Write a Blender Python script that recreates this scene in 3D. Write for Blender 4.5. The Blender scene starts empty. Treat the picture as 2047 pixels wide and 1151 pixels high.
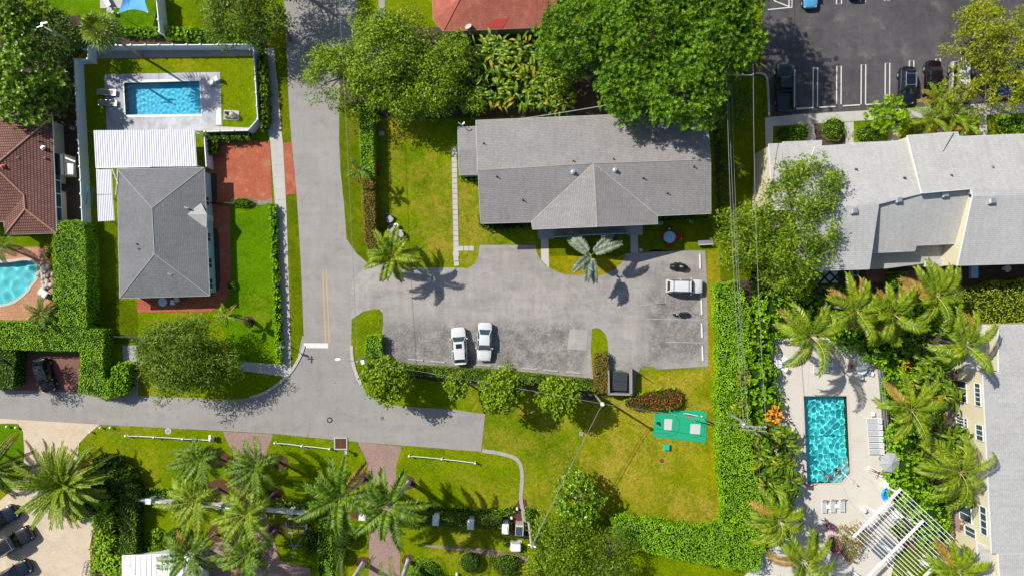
import bpy, bmesh, math, random
import numpy as np
from mathutils import Vector, Matrix
sc = bpy.context.scene
COL = sc.collection
rad = math.radians
PI = math.pi
# ------------------------------------------------------------------ camera, sky, sun, exposure
H = 85.3            # flying height of the camera, metres
K = 16.0            # photo pixels per metre on the ground
CX, CY = 1023.5, 575.5
cam = bpy.data.cameras.new('camera'); cam.sensor_width = 36; cam.lens = 24.0; cam.clip_start = 1; cam.clip_end = 2000
camo = bpy.data.objects.new('camera', cam); COL.objects.link(camo); camo.location = (0, 0, H); sc.camera = camo
SUN_EL, SUN_AZ = rad(44), rad(148)     # direction towards the sun (azimuth from +X, anticlockwise)
W = bpy.data.worlds.new('World'); sc.world = W; W.use_nodes = True
nt = W.node_tree; bg = nt.nodes['Background']; sky = nt.nodes.new('ShaderNodeTexSky'); sky.sky_type = 'NISHITA'
sky.sun_disc = False; sky.sun_elevation = SUN_EL; sky.sun_rotation = rad(90) - SUN_AZ
nt.links.new(sky.outputs[0], bg.inputs[0]); bg.inputs[1].default_value = 0.085
sl = bpy.data.lights.new('sun', 'SUN'); sl.energy = 4.2; sl.angle = rad(0.5); sl.color = (1, 0.955, 0.88); sl.cycles.is_caustics_light = True
so = bpy.data.objects.new('sun', sl); COL.objects.link(so); so.location = (-60, 40, 60)
so.rotation_euler = Vector((math.cos(SUN_AZ)*math.cos(SUN_EL), math.sin(SUN_AZ)*math.cos(SUN_EL), math.sin(SUN_EL))).to_track_quat('Z', 'Y').to_euler()
sc.view_settings.view_transform = 'Standard'; sc.view_settings.look = 'None'; sc.view_settings.gamma = 1; sc.view_settings.exposure = 0.45

def P(px, py, z=0.0):
    """plan position (metres) of the thing seen at photo pixel px,py at height z"""
    s = (H - z) / H / K
    return ((px - CX) * s, (CY - py) * s, z)
def PL(pts, z=0.0): return [P(a, b, z) for a, b in pts]
def M(px): return px / K

# ------------------------------------------------------------------ materials
MATS = {}
class NG:
    def __init__(s, name, rough=0.8, spec=0.3, metal=0.0):
        s.m = bpy.data.materials.new(name); s.m.use_nodes = True; s.t = s.m.node_tree; s.n = s.t.nodes; s.l = s.t.links
        s.b = s.n['Principled BSDF']; s.b.inputs['Roughness'].default_value = rough
        s.b.inputs['Specular IOR Level'].default_value = spec; s.b.inputs['Metallic'].default_value = metal
        s.co = None
    def obj(s, uv=False):
        if uv:
            return s.n.new('ShaderNodeUVMap').outputs[0]
        if s.co is None: s.co = s.n.new('ShaderNodeTexCoord').outputs['Object']
        return s.co
    def node(s, typ, ins=None, **kw):
        n = s.n.new(typ)
        for k, v in kw.items(): setattr(n, k, v)
        for k, v in (ins or {}).items():
            if hasattr(v, 'is_output') or isinstance(v, bpy.types.NodeSocket): s.l.new(v, n.inputs[k])
            else: n.inputs[k].default_value = v
        return n
    def mapv(s, sx, sy, sz=1, rot=0, uv=False):
        return s.node('ShaderNodeMapping', {'Vector': s.obj(uv), 'Scale': (sx, sy, sz), 'Rotation': (0, 0, rot)}).outputs[0]
    def noise(s, scale, detail=4, rough=0.55, vec=None, dist=0):
        return s.node('ShaderNodeTexNoise', {'Vector': vec if vec is not None else s.obj(), 'Scale': scale, 'Detail': detail, 'Roughness': rough, 'Distortion': dist}).outputs['Fac']
    def ramp(s, fac, stops):
        r = s.n.new('ShaderNodeValToRGB'); s.l.new(fac, r.inputs[0]); e = r.color_ramp.elements
        while len(e) < len(stops): e.new(0.5)
        for el, (p, c) in zip(e, stops):
            el.position = p; el.color = (c[0], c[1], c[2], 1) if hasattr(c, '__len__') else (c, c, c, 1)
        return r.outputs[0]
    def mix(s, fac, a, b, mode='MIX'):
        m = s.n.new('ShaderNodeMix'); m.data_type = 'RGBA'; m.blend_type = mode
        for i, v in ((0, fac), (6, a), (7, b)):
            if isinstance(v, bpy.types.NodeSocket): s.l.new(v, m.inputs[i])
            elif i == 0: m.inputs[0].default_value = v
            else: m.inputs[i].default_value = (*v, 1) if hasattr(v, '__len__') else (v, v, v, 1)
        return m.outputs[2]
    def math(s, op, a, b=0.5, clamp=False):
        m = s.n.new('ShaderNodeMath'); m.operation = op; m.use_clamp = clamp
        for i, v in ((0, a), (1, b)):
            if isinstance(v, bpy.types.NodeSocket): s.l.new(v, m.inputs[i])
            else: m.inputs[i].default_value = v
        return m.outputs[0]
    def col(s, v): 
        if isinstance(v, bpy.types.NodeSocket): s.l.new(v, s.b.inputs['Base Color'])
        else: s.b.inputs['Base Color'].default_value = (*v, 1)
        return s
    def bump(s, h, strength=0.4, dist=0.05):
        b = s.node('ShaderNodeBump', {'Height': h, 'Strength': strength, 'Distance': dist}); s.l.new(b.outputs[0], s.b.inputs['Normal']); return s

def srgb(r, g, b):
    f = lambda c: (c/255/12.92) if c/255 <= 0.04045 else ((c/255+0.055)/1.055)**2.4
    return (f(r), f(g), f(b))

def plain(name, c, rough=0.7, spec=0.3, metal=0.0, var=0.12, sc_=3.0):
    g = NG(name, rough, spec, metal)
    n = g.noise(sc_, 4)
    g.col(g.mix(n, tuple(max(0, x*(1-var)) for x in c), tuple(min(1, x*(1+var)) for x in c)))
    MATS[name] = g.m; return g.m

def grass(name, stops, dry=None, dryamt=0.5, scale=0.16, stripe=0.0):
    """stops: 3 turf colours dark..light; dry: straw colour in worn patches"""
    stops = [(a*1.1, b*1.1, c_*0.2) for a, b, c_ in stops]
    if dry is not None: dry = (dry[0]*1.2, dry[1]*1.22, dry[2]*0.55)
    g = NG(name, 0.95, 0.03)
    big = g.noise(scale, 5, 0.6); mid = g.noise(1.3, 5, 0.65, dist=0.6); fine = g.noise(9.0, 4, 0.8)
    f = g.math('ADD', g.math('MULTIPLY', big, 0.5), g.math('ADD', g.math('MULTIPLY', mid, 0.3), g.math('MULTIPLY', fine, 0.35)))
    c = g.ramp(f, [(0.42, stops[0]), (0.56, stops[1]), (0.70, stops[2])])
    if dry is not None:
        b2 = g.noise(0.11, 6, 0.68, vec=g.node('ShaderNodeMapping', {'Vector': g.obj(), 'Location': (7.3, 2.1, 5)}).outputs[0])
        b3 = g.noise(2.2, 5, 0.75, vec=g.node('ShaderNodeMapping', {'Vector': g.obj(), 'Location': (1.3, 9.1, 2)}).outputs[0])
        f2 = g.math('ADD', g.math('MULTIPLY', b2, 0.62), g.math('MULTIPLY', b3, 0.38))
        t = 0.62 - dryamt*0.22
        k = g.ramp(f2, [(t, 0.0), (t+0.13, 1.0)])
        c = g.mix(g.math('MULTIPLY', k, 0.85), c, dry)
    if stripe:
        w = g.node('ShaderNodeTexWave', {'Vector': g.mapv(1, 0.03), 'Scale': 0.28, 'Distortion': 1.2, 'Detail': 2}).outputs['Fac']
        c = g.mix(g.math('MULTIPLY', w, stripe), c, tuple(x*0.72 for x in stops[0]))
    worn = g.noise(1.7, 6, 0.8, dist=1.0); c = g.mix(0.7, c, g.ramp(worn, [(0.36, (.78, .74, .7)), (0.5, (1, 1, 1)), (0.66, (1.25, 1.16, 1.1))]), 'MULTIPLY')
    tuft = g.noise(4.5, 5, 0.8, dist=0.8); c = g.mix(0.75, c, g.ramp(tuft, [(0.32, 0.50), (0.5, 1.0), (0.68, 1.45)]), 'MULTIPLY')
    blade = g.noise(26.0, 2, 0.9)
    sp = g.ramp(blade, [(0.33, 0.62), (0.52, 1.0), (0.72, 1.35)])
    c = g.mix(0.85, c, sp, 'MULTIPLY')
    g.col(c); g.bump(g.math('ADD', blade, mid), 0.9, 0.07)
    MATS[name] = g.m; return g.m

def leafmat(name, cols, trans=0.35, rough=0.45, spec=0.3, clump=0.5, boost=1.9, rf=1.15, bf=0.35):
    """cols: list of leaf colours; each leaf takes one at random, whole sprays drift together"""
    g = NG(name, rough, spec)
    geo = g.n.new('ShaderNodeNewGeometry')
    rnd = geo.outputs['Random Per Island']
    big = g.noise(clump, 3)
    f = g.math('ADD', g.math('MULTIPLY', rnd, 0.62), g.math('MULTIPLY', g.math('SUBTRACT', big, 0.5), 1.1))
    f = g.math('ADD', f, 0.19)
    k = len(cols); cols = [(min(.9, a*boost*rf), min(.9, b*boost), c_*bf) for a, b, c_ in cols]
    c = g.ramp(f, [((i + 0.5)/k, cols[i]) for i in range(k)])
    g.col(c)
    tr = g.n.new('ShaderNodeBsdfTranslucent')
    g.l.new(g.mix(1.0, c, (1.0, 0.85, 0.25), 'MULTIPLY'), tr.inputs[0])
    ms = g.n.new('ShaderNodeMixShader'); ms.inputs[0].default_value = trans*0.8
    g.l.new(g.b.outputs[0], ms.inputs[1]); g.l.new(tr.outputs[0], ms.inputs[2])
    g.l.new(ms.outputs[0], g.n['Material Output'].inputs[0])
    MATS[name] = g.m; return g.m

def asphalt(name, c, patch=0.25, stains=0.6, stain_c=None, warm=(1, 1, 1), bays=()):
    g = NG(name, 0.88, 0.2)
    big = g.noise(0.05, 6, 0.6, dist=0.4); mid = g.noise(0.5, 7, 0.68, dist=0.8); fine = g.noise(14, 4, 0.8); grit = g.noise(40, 2, 0.9)
    lo = tuple(x*(1-patch) for x in c); hi = tuple(x*(1+patch)*w for x, w in zip(c, warm))
    f = g.math('ADD', g.math('MULTIPLY', big, 0.5), g.math('MULTIPLY', mid, 0.5))
    cc = g.ramp(f, [(0.36, lo), (0.50, c), (0.64, hi)])
    sp = g.ramp(g.math('ADD', g.math('MULTIPLY', fine, 0.5), g.math('MULTIPLY', grit, 0.5)), [(0.35, 0.80), (0.5, 1.0), (0.66, 1.16)])
    cc = g.mix(0.8, cc, sp, 'MULTIPLY')
    # wheel-worn streaks along and across
    st = g.noise(0.9, 5, 0.7, vec=g.mapv(1.0, 0.12)); st2 = g.noise(0.9, 5, 0.7, vec=g.mapv(0.10, 1.0))
    sm = g.ramp(g.math('MULTIPLY', st, st2), [(0.15, 0.84), (0.26, 1.0), (0.40, 1.08)])
    cc = g.mix(stains, cc, sm, 'MULTIPLY')
    bl = g.noise(0.33, 8, 0.75, vec=g.node('ShaderNodeMapping', {'Vector': g.obj(), 'Location': (3, 17, 0)}).outputs[0])
    cc = g.mix(g.math('MULTIPLY', g.ramp(bl, [(0.56, 0.0), (0.68, 1.0)]), stains*0.55), cc, stain_c or tuple(x*0.45 for x in c))
    # the worn, oil-darkened ends of the parking bays (x0,y0,x1,y1 in photo pixels)
    sx = g.n.new('ShaderNodeSeparateXYZ'); g.l.new(g.obj(), sx.inputs[0]) if bays else None
    for (x0, y0, x1, y1, amt) in bays:
        a, b = P(x0, y1), P(x1, y0); m = None
        for o_, lo, hi in ((0, a[0], b[0]), (1, a[1], b[1])):
            for sg, lim in ((1, lo), (-1, hi)):
                q = g.math('MULTIPLY', g.math('SUBTRACT', sx.outputs[o_], lim), sg*0.45, True); m = q if m is None else g.math('MULTIPLY', m, q)
        bl2 = g.noise(0.62, 8, 0.8, vec=g.mapv(1, 1)); bl3 = g.noise(3.5, 6, 0.85)
        k = g.ramp(g.math('ADD', g.math('MULTIPLY', bl2, .6), g.math('MULTIPLY', bl3, .4)), [(0.40, 0.0), (0.57, 1.0)])
        cc = g.mix(g.math('MULTIPLY', g.math('MULTIPLY', m, k), amt), cc, tuple(x*0.36 for x in c))
    # hairline cracks
    v = g.node('ShaderNodeTexVoronoi', {'Vector': g.mix(1.0, g.obj(), g.mix(1.0, g.node('ShaderNodeTexNoise', {'Vector': g.obj(), 'Scale': .35, 'Detail': 8, 'Roughness': .7}).outputs['Color'], (3.2, 3.2, 0), 'MULTIPLY'), 'ADD'), 'Scale': 0.13}, feature='DISTANCE_TO_EDGE').outputs['Distance']
    cr = g.math('MULTIPLY', g.ramp(v, [(0.0, 1.0), (0.006, 0.0)]), g.ramp(g.noise(0.12, 2), [(0.45, 0.0), (0.6, 0.55)]))
    cc = g.mix(cr, cc, tuple(x*0.4 for x in c))
    g.col(cc); g.bump(grit, 0.5, 0.02)
    MATS[name] = g.m; return g.m

def brick(name, c1, c2, mortar, bw=0.22, bh=0.11, ms=0.012, uv=False, rough=0.85, patch=0.3, bump=0.4, rot=0, extra=None, fade=0.0):
    g = NG(name, rough, 0.25)
    vec = g.mapv(1, 1, 1, rot, uv)
    b = g.node('ShaderNodeTexBrick', {'Vector': vec, 'Color1': (*c1, 1), 'Color2': (*c2, 1), 'Mortar': (*mortar, 1), 'Scale': 1.0, 'Mortar Size': ms, 'Mortar Smooth': 0.3, 'Brick Width': bw, 'Row Height': bh, 'Bias': 0.0})
    big = g.noise(0.35, 7, 0.7); fine = g.noise(12, 3, 0.8)
    f = g.ramp(g.math('ADD', g.math('MULTIPLY', big, 0.6), g.math('MULTIPLY', fine, 0.4)), [(0.34, 1-patch), (0.5, 1.0), (0.66, 1+patch*0.7)])
    c = g.mix(0.9, b.outputs['Color'], f, 'MULTIPLY')
    if uv:
        st = g.noise(1.0, 5, 0.7, vec=g.mapv(2.4, 0.22, 1, 0, True)); bb = g.noise(0.22, 5, 0.65)
        c = g.mix(0.8, c, g.ramp(g.math('ADD', g.math('MULTIPLY', st, .6), g.math('MULTIPLY', bb, .4)), [(0.36, .86), (0.5, 1.0), (0.66, 1.10)]), 'MULTIPLY')
    if extra is not None:      # blotches of another colour
        k = g.ramp(g.noise(0.9, 6, 0.75, dist=0.5), [(0.52, 0.0), (0.66, 0.8)])
        c = g.mix(k, c, extra)
    g.col(c); g.bump(g.math('ADD', g.math('MULTIPLY', b.outputs['Fac'], -1.0), g.math('MULTIPLY', fine, 0.3)), bump, 0.03)
    MATS[name] = g.m; return g.m

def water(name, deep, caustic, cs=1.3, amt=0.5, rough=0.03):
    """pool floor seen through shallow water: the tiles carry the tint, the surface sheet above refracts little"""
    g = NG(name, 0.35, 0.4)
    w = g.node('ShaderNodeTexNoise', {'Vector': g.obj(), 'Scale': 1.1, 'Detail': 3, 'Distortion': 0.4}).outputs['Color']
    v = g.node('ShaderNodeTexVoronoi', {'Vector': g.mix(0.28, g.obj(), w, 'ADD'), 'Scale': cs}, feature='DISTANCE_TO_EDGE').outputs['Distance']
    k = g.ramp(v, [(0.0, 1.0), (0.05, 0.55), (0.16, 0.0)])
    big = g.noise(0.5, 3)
    c = g.mix(g.math('MULTIPLY', k, amt), g.mix(big, tuple(x*0.85 for x in deep), tuple(min(1, x*1.15) for x in deep)), caustic)  # bright caustic light web painted into the floor colour
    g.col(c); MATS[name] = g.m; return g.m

# ------------------------------------------------------------------ mesh building
class MB:
    def __init__(s, org=(0, 0, 0)): s.V = []; s.n = 0; s.F = []; s.org = np.array(org, float); s.smooth = False
    def add(s, V, F, mat=0):
        V = np.asarray(V, float).reshape(-1, 3)
        if isinstance(F, np.ndarray): s.F.append((F + s.n, mat))
        else:
            by = {}
            for f in F: by.setdefault(len(f), []).append(f)
            for k, fs in by.items(): s.F.append((np.array(fs, dtype=np.int64) + s.n, mat))
        s.V.append(V); s.n += len(V); return s
    def box(s, x0, y0, z0, x1, y1, z1, mat=0):
        V = [(x0,y0,z0),(x1,y0,z0),(x1,y1,z0),(x0,y1,z0),(x0,y0,z1),(x1,y0,z1),(x1,y1,z1),(x0,y1,z1)]
        return s.add(V, [(3,2,1,0),(4,5,6,7),(0,1,5,4),(1,2,6,5),(2,3,7,6),(3,0,4,7)], mat)
    def rbox(s, c, size, rz=0.0, mat=0, tilt=0.0, ax='x'):
        hx, hy, hz = size[0]/2, size[1]/2, size[2]/2
        V = np.array([(-hx,-hy,-hz),(hx,-hy,-hz),(hx,hy,-hz),(-hx,hy,-hz),(-hx,-hy,hz),(hx,-hy,hz),(hx,hy,hz),(-hx,hy,hz)])
        R = np.array(Matrix.Rotation(rz, 3, 'Z') @ Matrix.Rotation(tilt, 3, ax.upper()))
        return s.add(V @ R.T + np.array(c), [(3,2,1,0),(4,5,6,7),(0,1,5,4),(1,2,6,5),(2,3,7,6),(3,0,4,7)], mat)
    def prism(s, poly, z0, z1, mat=0, mat_side=None):
        """poly: xy list; z0/z1 numbers or per-vertex lists"""
        n = len(poly); a = sum(poly[i][0]*poly[(i+1)%n][1]-poly[(i+1)%n][0]*poly[i][1] for i in range(n))
        z0 = z0 if hasattr(z0, '__len__') else [z0]*n; z1 = z1 if hasattr(z1, '__len__') else [z1]*n
        idx = list(range(n))
        if a < 0: idx = idx[::-1]
        V = [(poly[i][0], poly[i][1], z0[i]) for i in idx] + [(poly[i][0], poly[i][1], z1[i]) for i in idx]
        s.add(V, [tuple(range(n-1, -1, -1))] + [tuple(range(n, 2*n))], mat)
        s.F.append((np.array([(i, (i+1)%n, n+(i+1)%n, n+i) for i in range(n)]) + s.n - 2*n, mat if mat_side is None else mat_side))
        return s
    def tube(s, pts, r, n=6, mat=0, caps=True):
        pts = [np.array(p, float) for p in pts]; m = len(pts); r = r if hasattr(r, '__len__') else [r]*m
        V = []
        up = np.array([0.0, 0, 1])
        for i in range(m):
            t = pts[min(i+1, m-1)] - pts[max(i-1, 0)]; t = t/(np.linalg.norm(t)+1e-9)
            a = np.cross(t, up)
            if np.linalg.norm(a) < 0.1: a = np.cross(t, np.array([1.0, 0, 0]))
            a /= np.linalg.norm(a); b = np.cross(t, a)
            for k in range(n):
                th = 2*PI*k/n; V.append(pts[i] + r[i]*(math.cos(th)*a + math.sin(th)*b))
        F = [(i*n+k, i*n+(k+1)%n, (i+1)*n+(k+1)%n, (i+1)*n+k) for i in range(m-1) for k in range(n)]
        if caps: F += [tuple(range(n-1, -1, -1)), tuple(range((m-1)*n, m*n))]
        return s.add(V, F, mat)
    def lathe(s, prof, c=(0, 0, 0), n=16, mat=0, ax=None):
        V = []
        for r, z in prof:
            for k in range(n): th = 2*PI*k/n; V.append((r*math.cos(th), r*math.sin(th), z))
        V = np.array(V)
        if ax is not None: V = V @ np.array(Vector((0, 0, 1)).rotation_difference(Vector(ax)).to_matrix()).T
        m = len(prof)
        F = [(i*n+k, i*n+(k+1)%n, (i+1)*n+(k+1)%n, (i+1)*n+k) for i in range(m-1) for k in range(n)]
        F += [tuple(range(n-1, -1, -1)), tuple(range((m-1)*n, m*n))]
        return s.add(V + np.array(c), F, mat)
    def ellip(s, c, r, n=12, m=8, mat=0):
        V = []; 
        for i in range(m+1):
            ph = -PI/2 + PI*i/m
            for k in range(n): th = 2*PI*k/n; V.append((c[0]+r[0]*math.cos(ph)*math.cos(th), c[1]+r[1]*math.cos(ph)*math.sin(th), c[2]+r[2]*math.sin(ph)))
        return s.add(V, [(i*n+k, i*n+(k+1)%n, (i+1)*n+(k+1)%n, (i+1)*n+k) for i in range(m) for k in range(n)], mat)
    def build(s, name, mats, parent=None, org=None, smooth=None, uv=False, loc=None, rz=0.0, bevel=0.0, sharp=0):
        org = s.org if org is None else np.array(org, float)
        V = np.concatenate(s.V) if s.V else np.zeros((0, 3))
        V = V - org
        me = bpy.data.meshes.new(name)
        me.vertices.add(len(V)); me.vertices.foreach_set('co', V.astype(np.float32).ravel())
        li = np.concatenate([f.ravel() for f, _ in s.F]); lt = np.concatenate([np.full(len(f), f.shape[1]) for f, _ in s.F])
        ls = np.concatenate([[0], np.cumsum(lt)[:-1]]); mi = np.concatenate([np.full(len(f), m) for f, m in s.F])
        me.loops.add(len(li)); me.loops.foreach_set('vertex_index', li.astype(np.int32))
        me.polygons.add(len(lt)); me.polygons.foreach_set('loop_start', ls.astype(np.int32)); me.polygons.foreach_set('loop_total', lt.astype(np.int32))
        me.polygons.foreach_set('material_index', mi.astype(np.int32))
        sm = s.smooth if smooth is None else smooth
        me.polygons.foreach_set('use_smooth', np.full(len(lt), bool(sm)))
        me.update(calc_edges=True)
        for m in (mats if isinstance(mats, (list, tuple)) else [mats]): me.materials.append(m)
        if uv: slope_uv(me)
        if sharp: me.shade_smooth(); me.set_sharp_from_angle(angle=rad(sharp))
        o = bpy.data.objects.new(name, me); COL.objects.link(o)
        if parent is not None: o.parent = parent; o.location = (0, 0, 0)
        else: o.location = tuple(org) if loc is None else loc
        if loc is not None: o.location = loc
        o.rotation_euler.z = rz
        if bevel:
            b = o.modifiers.new('bevel', 'BEVEL'); b.width = bevel; b.segments = 2; b.limit_method = 'ANGLE'
        return o

def slope_uv(me):
    uvl = me.uv_layers.new(name='UVMap'); 
    for p in me.polygons:
        n = p.normal; h = Vector((n.x, n.y, 0))
        if h.length < 1e-4: d = Vector((0, 1, 0))
        else:
            h.normalize(); d = (Vector((0, 0, 1)) - n*n.z).normalized()
        u = d.cross(n)
        for li in p.loop_indices:
            co = me.vertices[me.loops[li].vertex_index].co; uvl.data[li].uv = (co.dot(u), co.dot(d))

def tag(o, label=None, cat=None, group=None, kind=None):
    if label: o['label'] = label
    if cat: o['category'] = cat
    if group: o['group'] = group
    if kind: o['kind'] = kind
    return o
def thing(name, label, cat, loc, rz=0.0, group=None):
    o = bpy.data.objects.new(name, None); COL.objects.link(o); o.location = loc; o.rotation_euler.z = rz; o.empty_display_size = 0.3
    return tag(o, label, cat, group)
def copy_tree(o, parent=None):
    c = o.copy(); COL.objects.link(c)
    if parent is not None: c.parent = parent
    for ch in list(o.children): copy_tree(ch, c)
    return c
def place(o, px, py, z=0.0, deg=0.0, label=None, group=None, scale=None, cat=None):
    o.location = P(px, py, z); o.rotation_euler.z = rad(deg)
    if scale: o.scale = (scale, scale, scale)
    if label: o['label'] = label
    if group: o['group'] = group
    if cat: o['category'] = cat
    return o

# ------------------------------------------------------------------ foliage
def leafquads(mb, C, N, size, aspect=0.5, rng=None, dirs=None, mat=0, fold=0.0):
    """C centres, N normals: one pointed leaf (a rhombus) each"""
    k = len(C)
    if k == 0: return
    size = np.broadcast_to(np.asarray(size, float), (k,))[:, None]
    N = N/(np.linalg.norm(N, axis=1, keepdims=True)+1e-9)
    if dirs is None: dirs = rng.normal(size=(k, 3))
    D = dirs - N*np.sum(dirs*N, axis=1, keepdims=True); D /= (np.linalg.norm(D, axis=1, keepdims=True)+1e-9)
    S = np.cross(N, D)
    a = C - D*size*0.5; b = C + S*size*aspect*0.5 - N*size*fold; c = C + D*size*0.5; d = C - S*size*aspect*0.5 - N*size*fold
    V = np.stack([a, b, c, d], 1).reshape(-1, 3)
    F = np.arange(4*k).reshape(k, 4)
    mb.add(V, F, mat)

def rosettes(mb, C, N, size, nl, aspect, rng, lift=0.45, mat=0):
    """sprays of nl leaves fanned round each centre"""
    k = len(C); N = N/(np.linalg.norm(N, axis=1, keepdims=True)+1e-9)
    t = rng.normal(size=(k, 3)); A = np.cross(N, t); A /= (np.linalg.norm(A, axis=1, keepdims=True)+1e-9); B = np.cross(N, A)
    size = np.broadcast_to(np.asarray(size, float), (k,))
    for j in range(nl):
        th = 2*PI*(j + rng.uniform(-.3, .3, k))/nl
        D = A*np.cos(th)[:, None] + B*np.sin(th)[:, None] + N*(lift + rng.uniform(-.25, .25, k))[:, None]
        D /= np.linalg.norm(D, axis=1, keepdims=True)
        s = size*rng.uniform(.75, 1.2, k)
        nn = np.cross(D, np.cross(N, D)) + rng.normal(size=(k, 3))*0.15
        leafquads(mb, C + D*s[:, None]*0.5, nn, s, aspect, rng, dirs=D, mat=mat)

def sph(rng, k, up=-0.25):
    v = rng.normal(size=(int(k*2.5)+20, 3)); v /= np.linalg.norm(v, axis=1, keepdims=True); v = v[v[:, 2] > up]
    while len(v) < k: v = np.concatenate([v, v])
    return v[:k]

def crown_mesh(R, Rz, rng, nclump, leaf, dens, aspect=0.5, crad=0.30, style='leaf', gap=0.0, irregular=0.25, nl=7, shell=0.85, flat=1.0):
    """a crown of sprays: clumps spread through an ellipsoid, each clump a ragged puff of leaves; origin at the crown's centre"""
    mb = MB()
    lob = rng.uniform(0, 2*PI, 4); la = rng.uniform(-1, 1, 4)*irregular
    D = sph(rng, nclump, -0.35)
    rr = rng.uniform(0.30, 1.0, nclump)**0.5*shell
    az = np.arctan2(D[:, 1], D[:, 0]); f = 1 + sum(la[j]*np.cos((j+1)*az + lob[j]) for j in range(4))*0.6
    Cc = D*rr[:, None]*np.array([R, R, Rz])*np.stack([f, f, np.ones_like(f)], 1)
    cr = R*crad*rng.uniform(0.55, 1.25, nclump)
    Cc[:, 2] += rng.normal(size=nclump)*Rz*0.10
    for c, q in zip(Cc, cr):
        k = max(4, int(dens*q*q*4))
        n = sph(rng, k, -0.5)
        rad_ = rng.uniform(0.55, 1.08, k)
        pos = c + n*(rad_*q)[:, None]*np.array([1, 1, 0.7*flat]) + rng.normal(size=(k, 3))*leaf*0.3
        nn = n*0.6 + np.array([0, 0, 0.55]) + rng.normal(size=(k, 3))*0.5
        if style == 'leaf': leafquads(mb, pos, nn, leaf*rng.uniform(.7, 1.3, k), aspect, rng, fold=0.08)
        elif style == 'rosette': rosettes(mb, pos, nn, leaf*rng.uniform(.8, 1.2, k), nl, aspect, rng)
        elif style == 'wisp':
            d = n + rng.normal(size=(k, 3))*0.5 + np.array([0, 0, .1])
            leafquads(mb, pos, nn, leaf*rng.uniform(.6, 1.5, k), aspect, rng, dirs=d)
    return mb

def trunk_mesh(mb, base, top, r0, r1, rng, n=8, bend=0.15, seg=6, mat=0):
    base, top = np.array(base, float), np.array(top, float); L = np.linalg.norm(top-base); off = rng.normal(size=3)*bend*L*0.3; off[2] = 0
    pts = [base + (top-base)*t + off*math.sin(PI*t) for t in np.linspace(0, 1, seg)]
    mb.tube(pts, [r0 + (r1-r0)*t**0.7 + (0.35*r0 if t == 0 else 0) for t in np.linspace(0, 1, seg)], n, mat)
    return pts

def tree(name, label, px, py, Rpx, h, mat, bark, seed, group=None, cat='tree', base=None, **kw):
    """px,py,Rpx: the crown as seen in the photo; h: height of its top"""
    rng = np.random.default_rng(seed)
    Rz = kw.pop('Rz', None) or min(h*0.42, Rpx/K*0.75)
    zc = h - Rz*0.85
    c = P(px, py, zc); R = Rpx/K*(H-zc)/H*kw.pop('rs', 1.0)
    b = P(*base) if base else (c[0] + rng.uniform(-.3, .3), c[1] + rng.uniform(-.3, .3), 0)
    t = thing(name, label, cat, b, group=group)
    mb = crown_mesh(R, Rz, rng, **kw)
    mb.V = [v + np.array(c) for v in mb.V]
    mb.build('crown', mat, t, org=b)
    tb = MB(); pts = trunk_mesh(tb, b, (c[0], c[1], zc - Rz*0.2), 0.05*R+0.08, 0.03*R+0.05, rng)
    for i in range(6):
        a = rng.uniform(0, 2*PI); e = np.array(c) + np.array([math.cos(a)*R*0.75, math.sin(a)*R*0.75, Rz*rng.uniform(0, .5)])
        s0 = pts[rng.integers(3, 6)]; mid = (s0+e)/2 + np.array([0, 0, 0.15*R])
        tb.tube([s0, mid, e], [0.02*R+0.03, 0.012*R+0.02, 0.015], 5)
    tb.build('trunk', bark, t, org=b)
    return t

def poly_area(p): 
    n = len(p); return 0.5*sum(p[i][0]*p[(i+1)%n][1]-p[(i+1)%n][0]*p[i][1] for i in range(n))
def inside(pts, poly):
    x, y = pts[:, 0], pts[:, 1]; r = np.zeros(len(pts), bool); n = len(poly); j = n-1
    for i in range(n):
        xi, yi = poly[i][:2]; xj, yj = poly[j][:2]
        r ^= ((yi > y) != (yj > y)) & (x < (xj-xi)*(y-yi)/((yj-yi)+1e-12)+xi); j = i
    return r
def scatter(poly, k, rng):
    a = np.array([p[:2] for p in poly]); lo, hi = a.min(0), a.max(0); out = np.zeros((0, 2))
    while len(out) < k:
        q = rng.uniform(lo, hi, (k*2+10, 2)); out = np.concatenate([out, q[inside(q, a)]])
    return out[:k]

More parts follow.
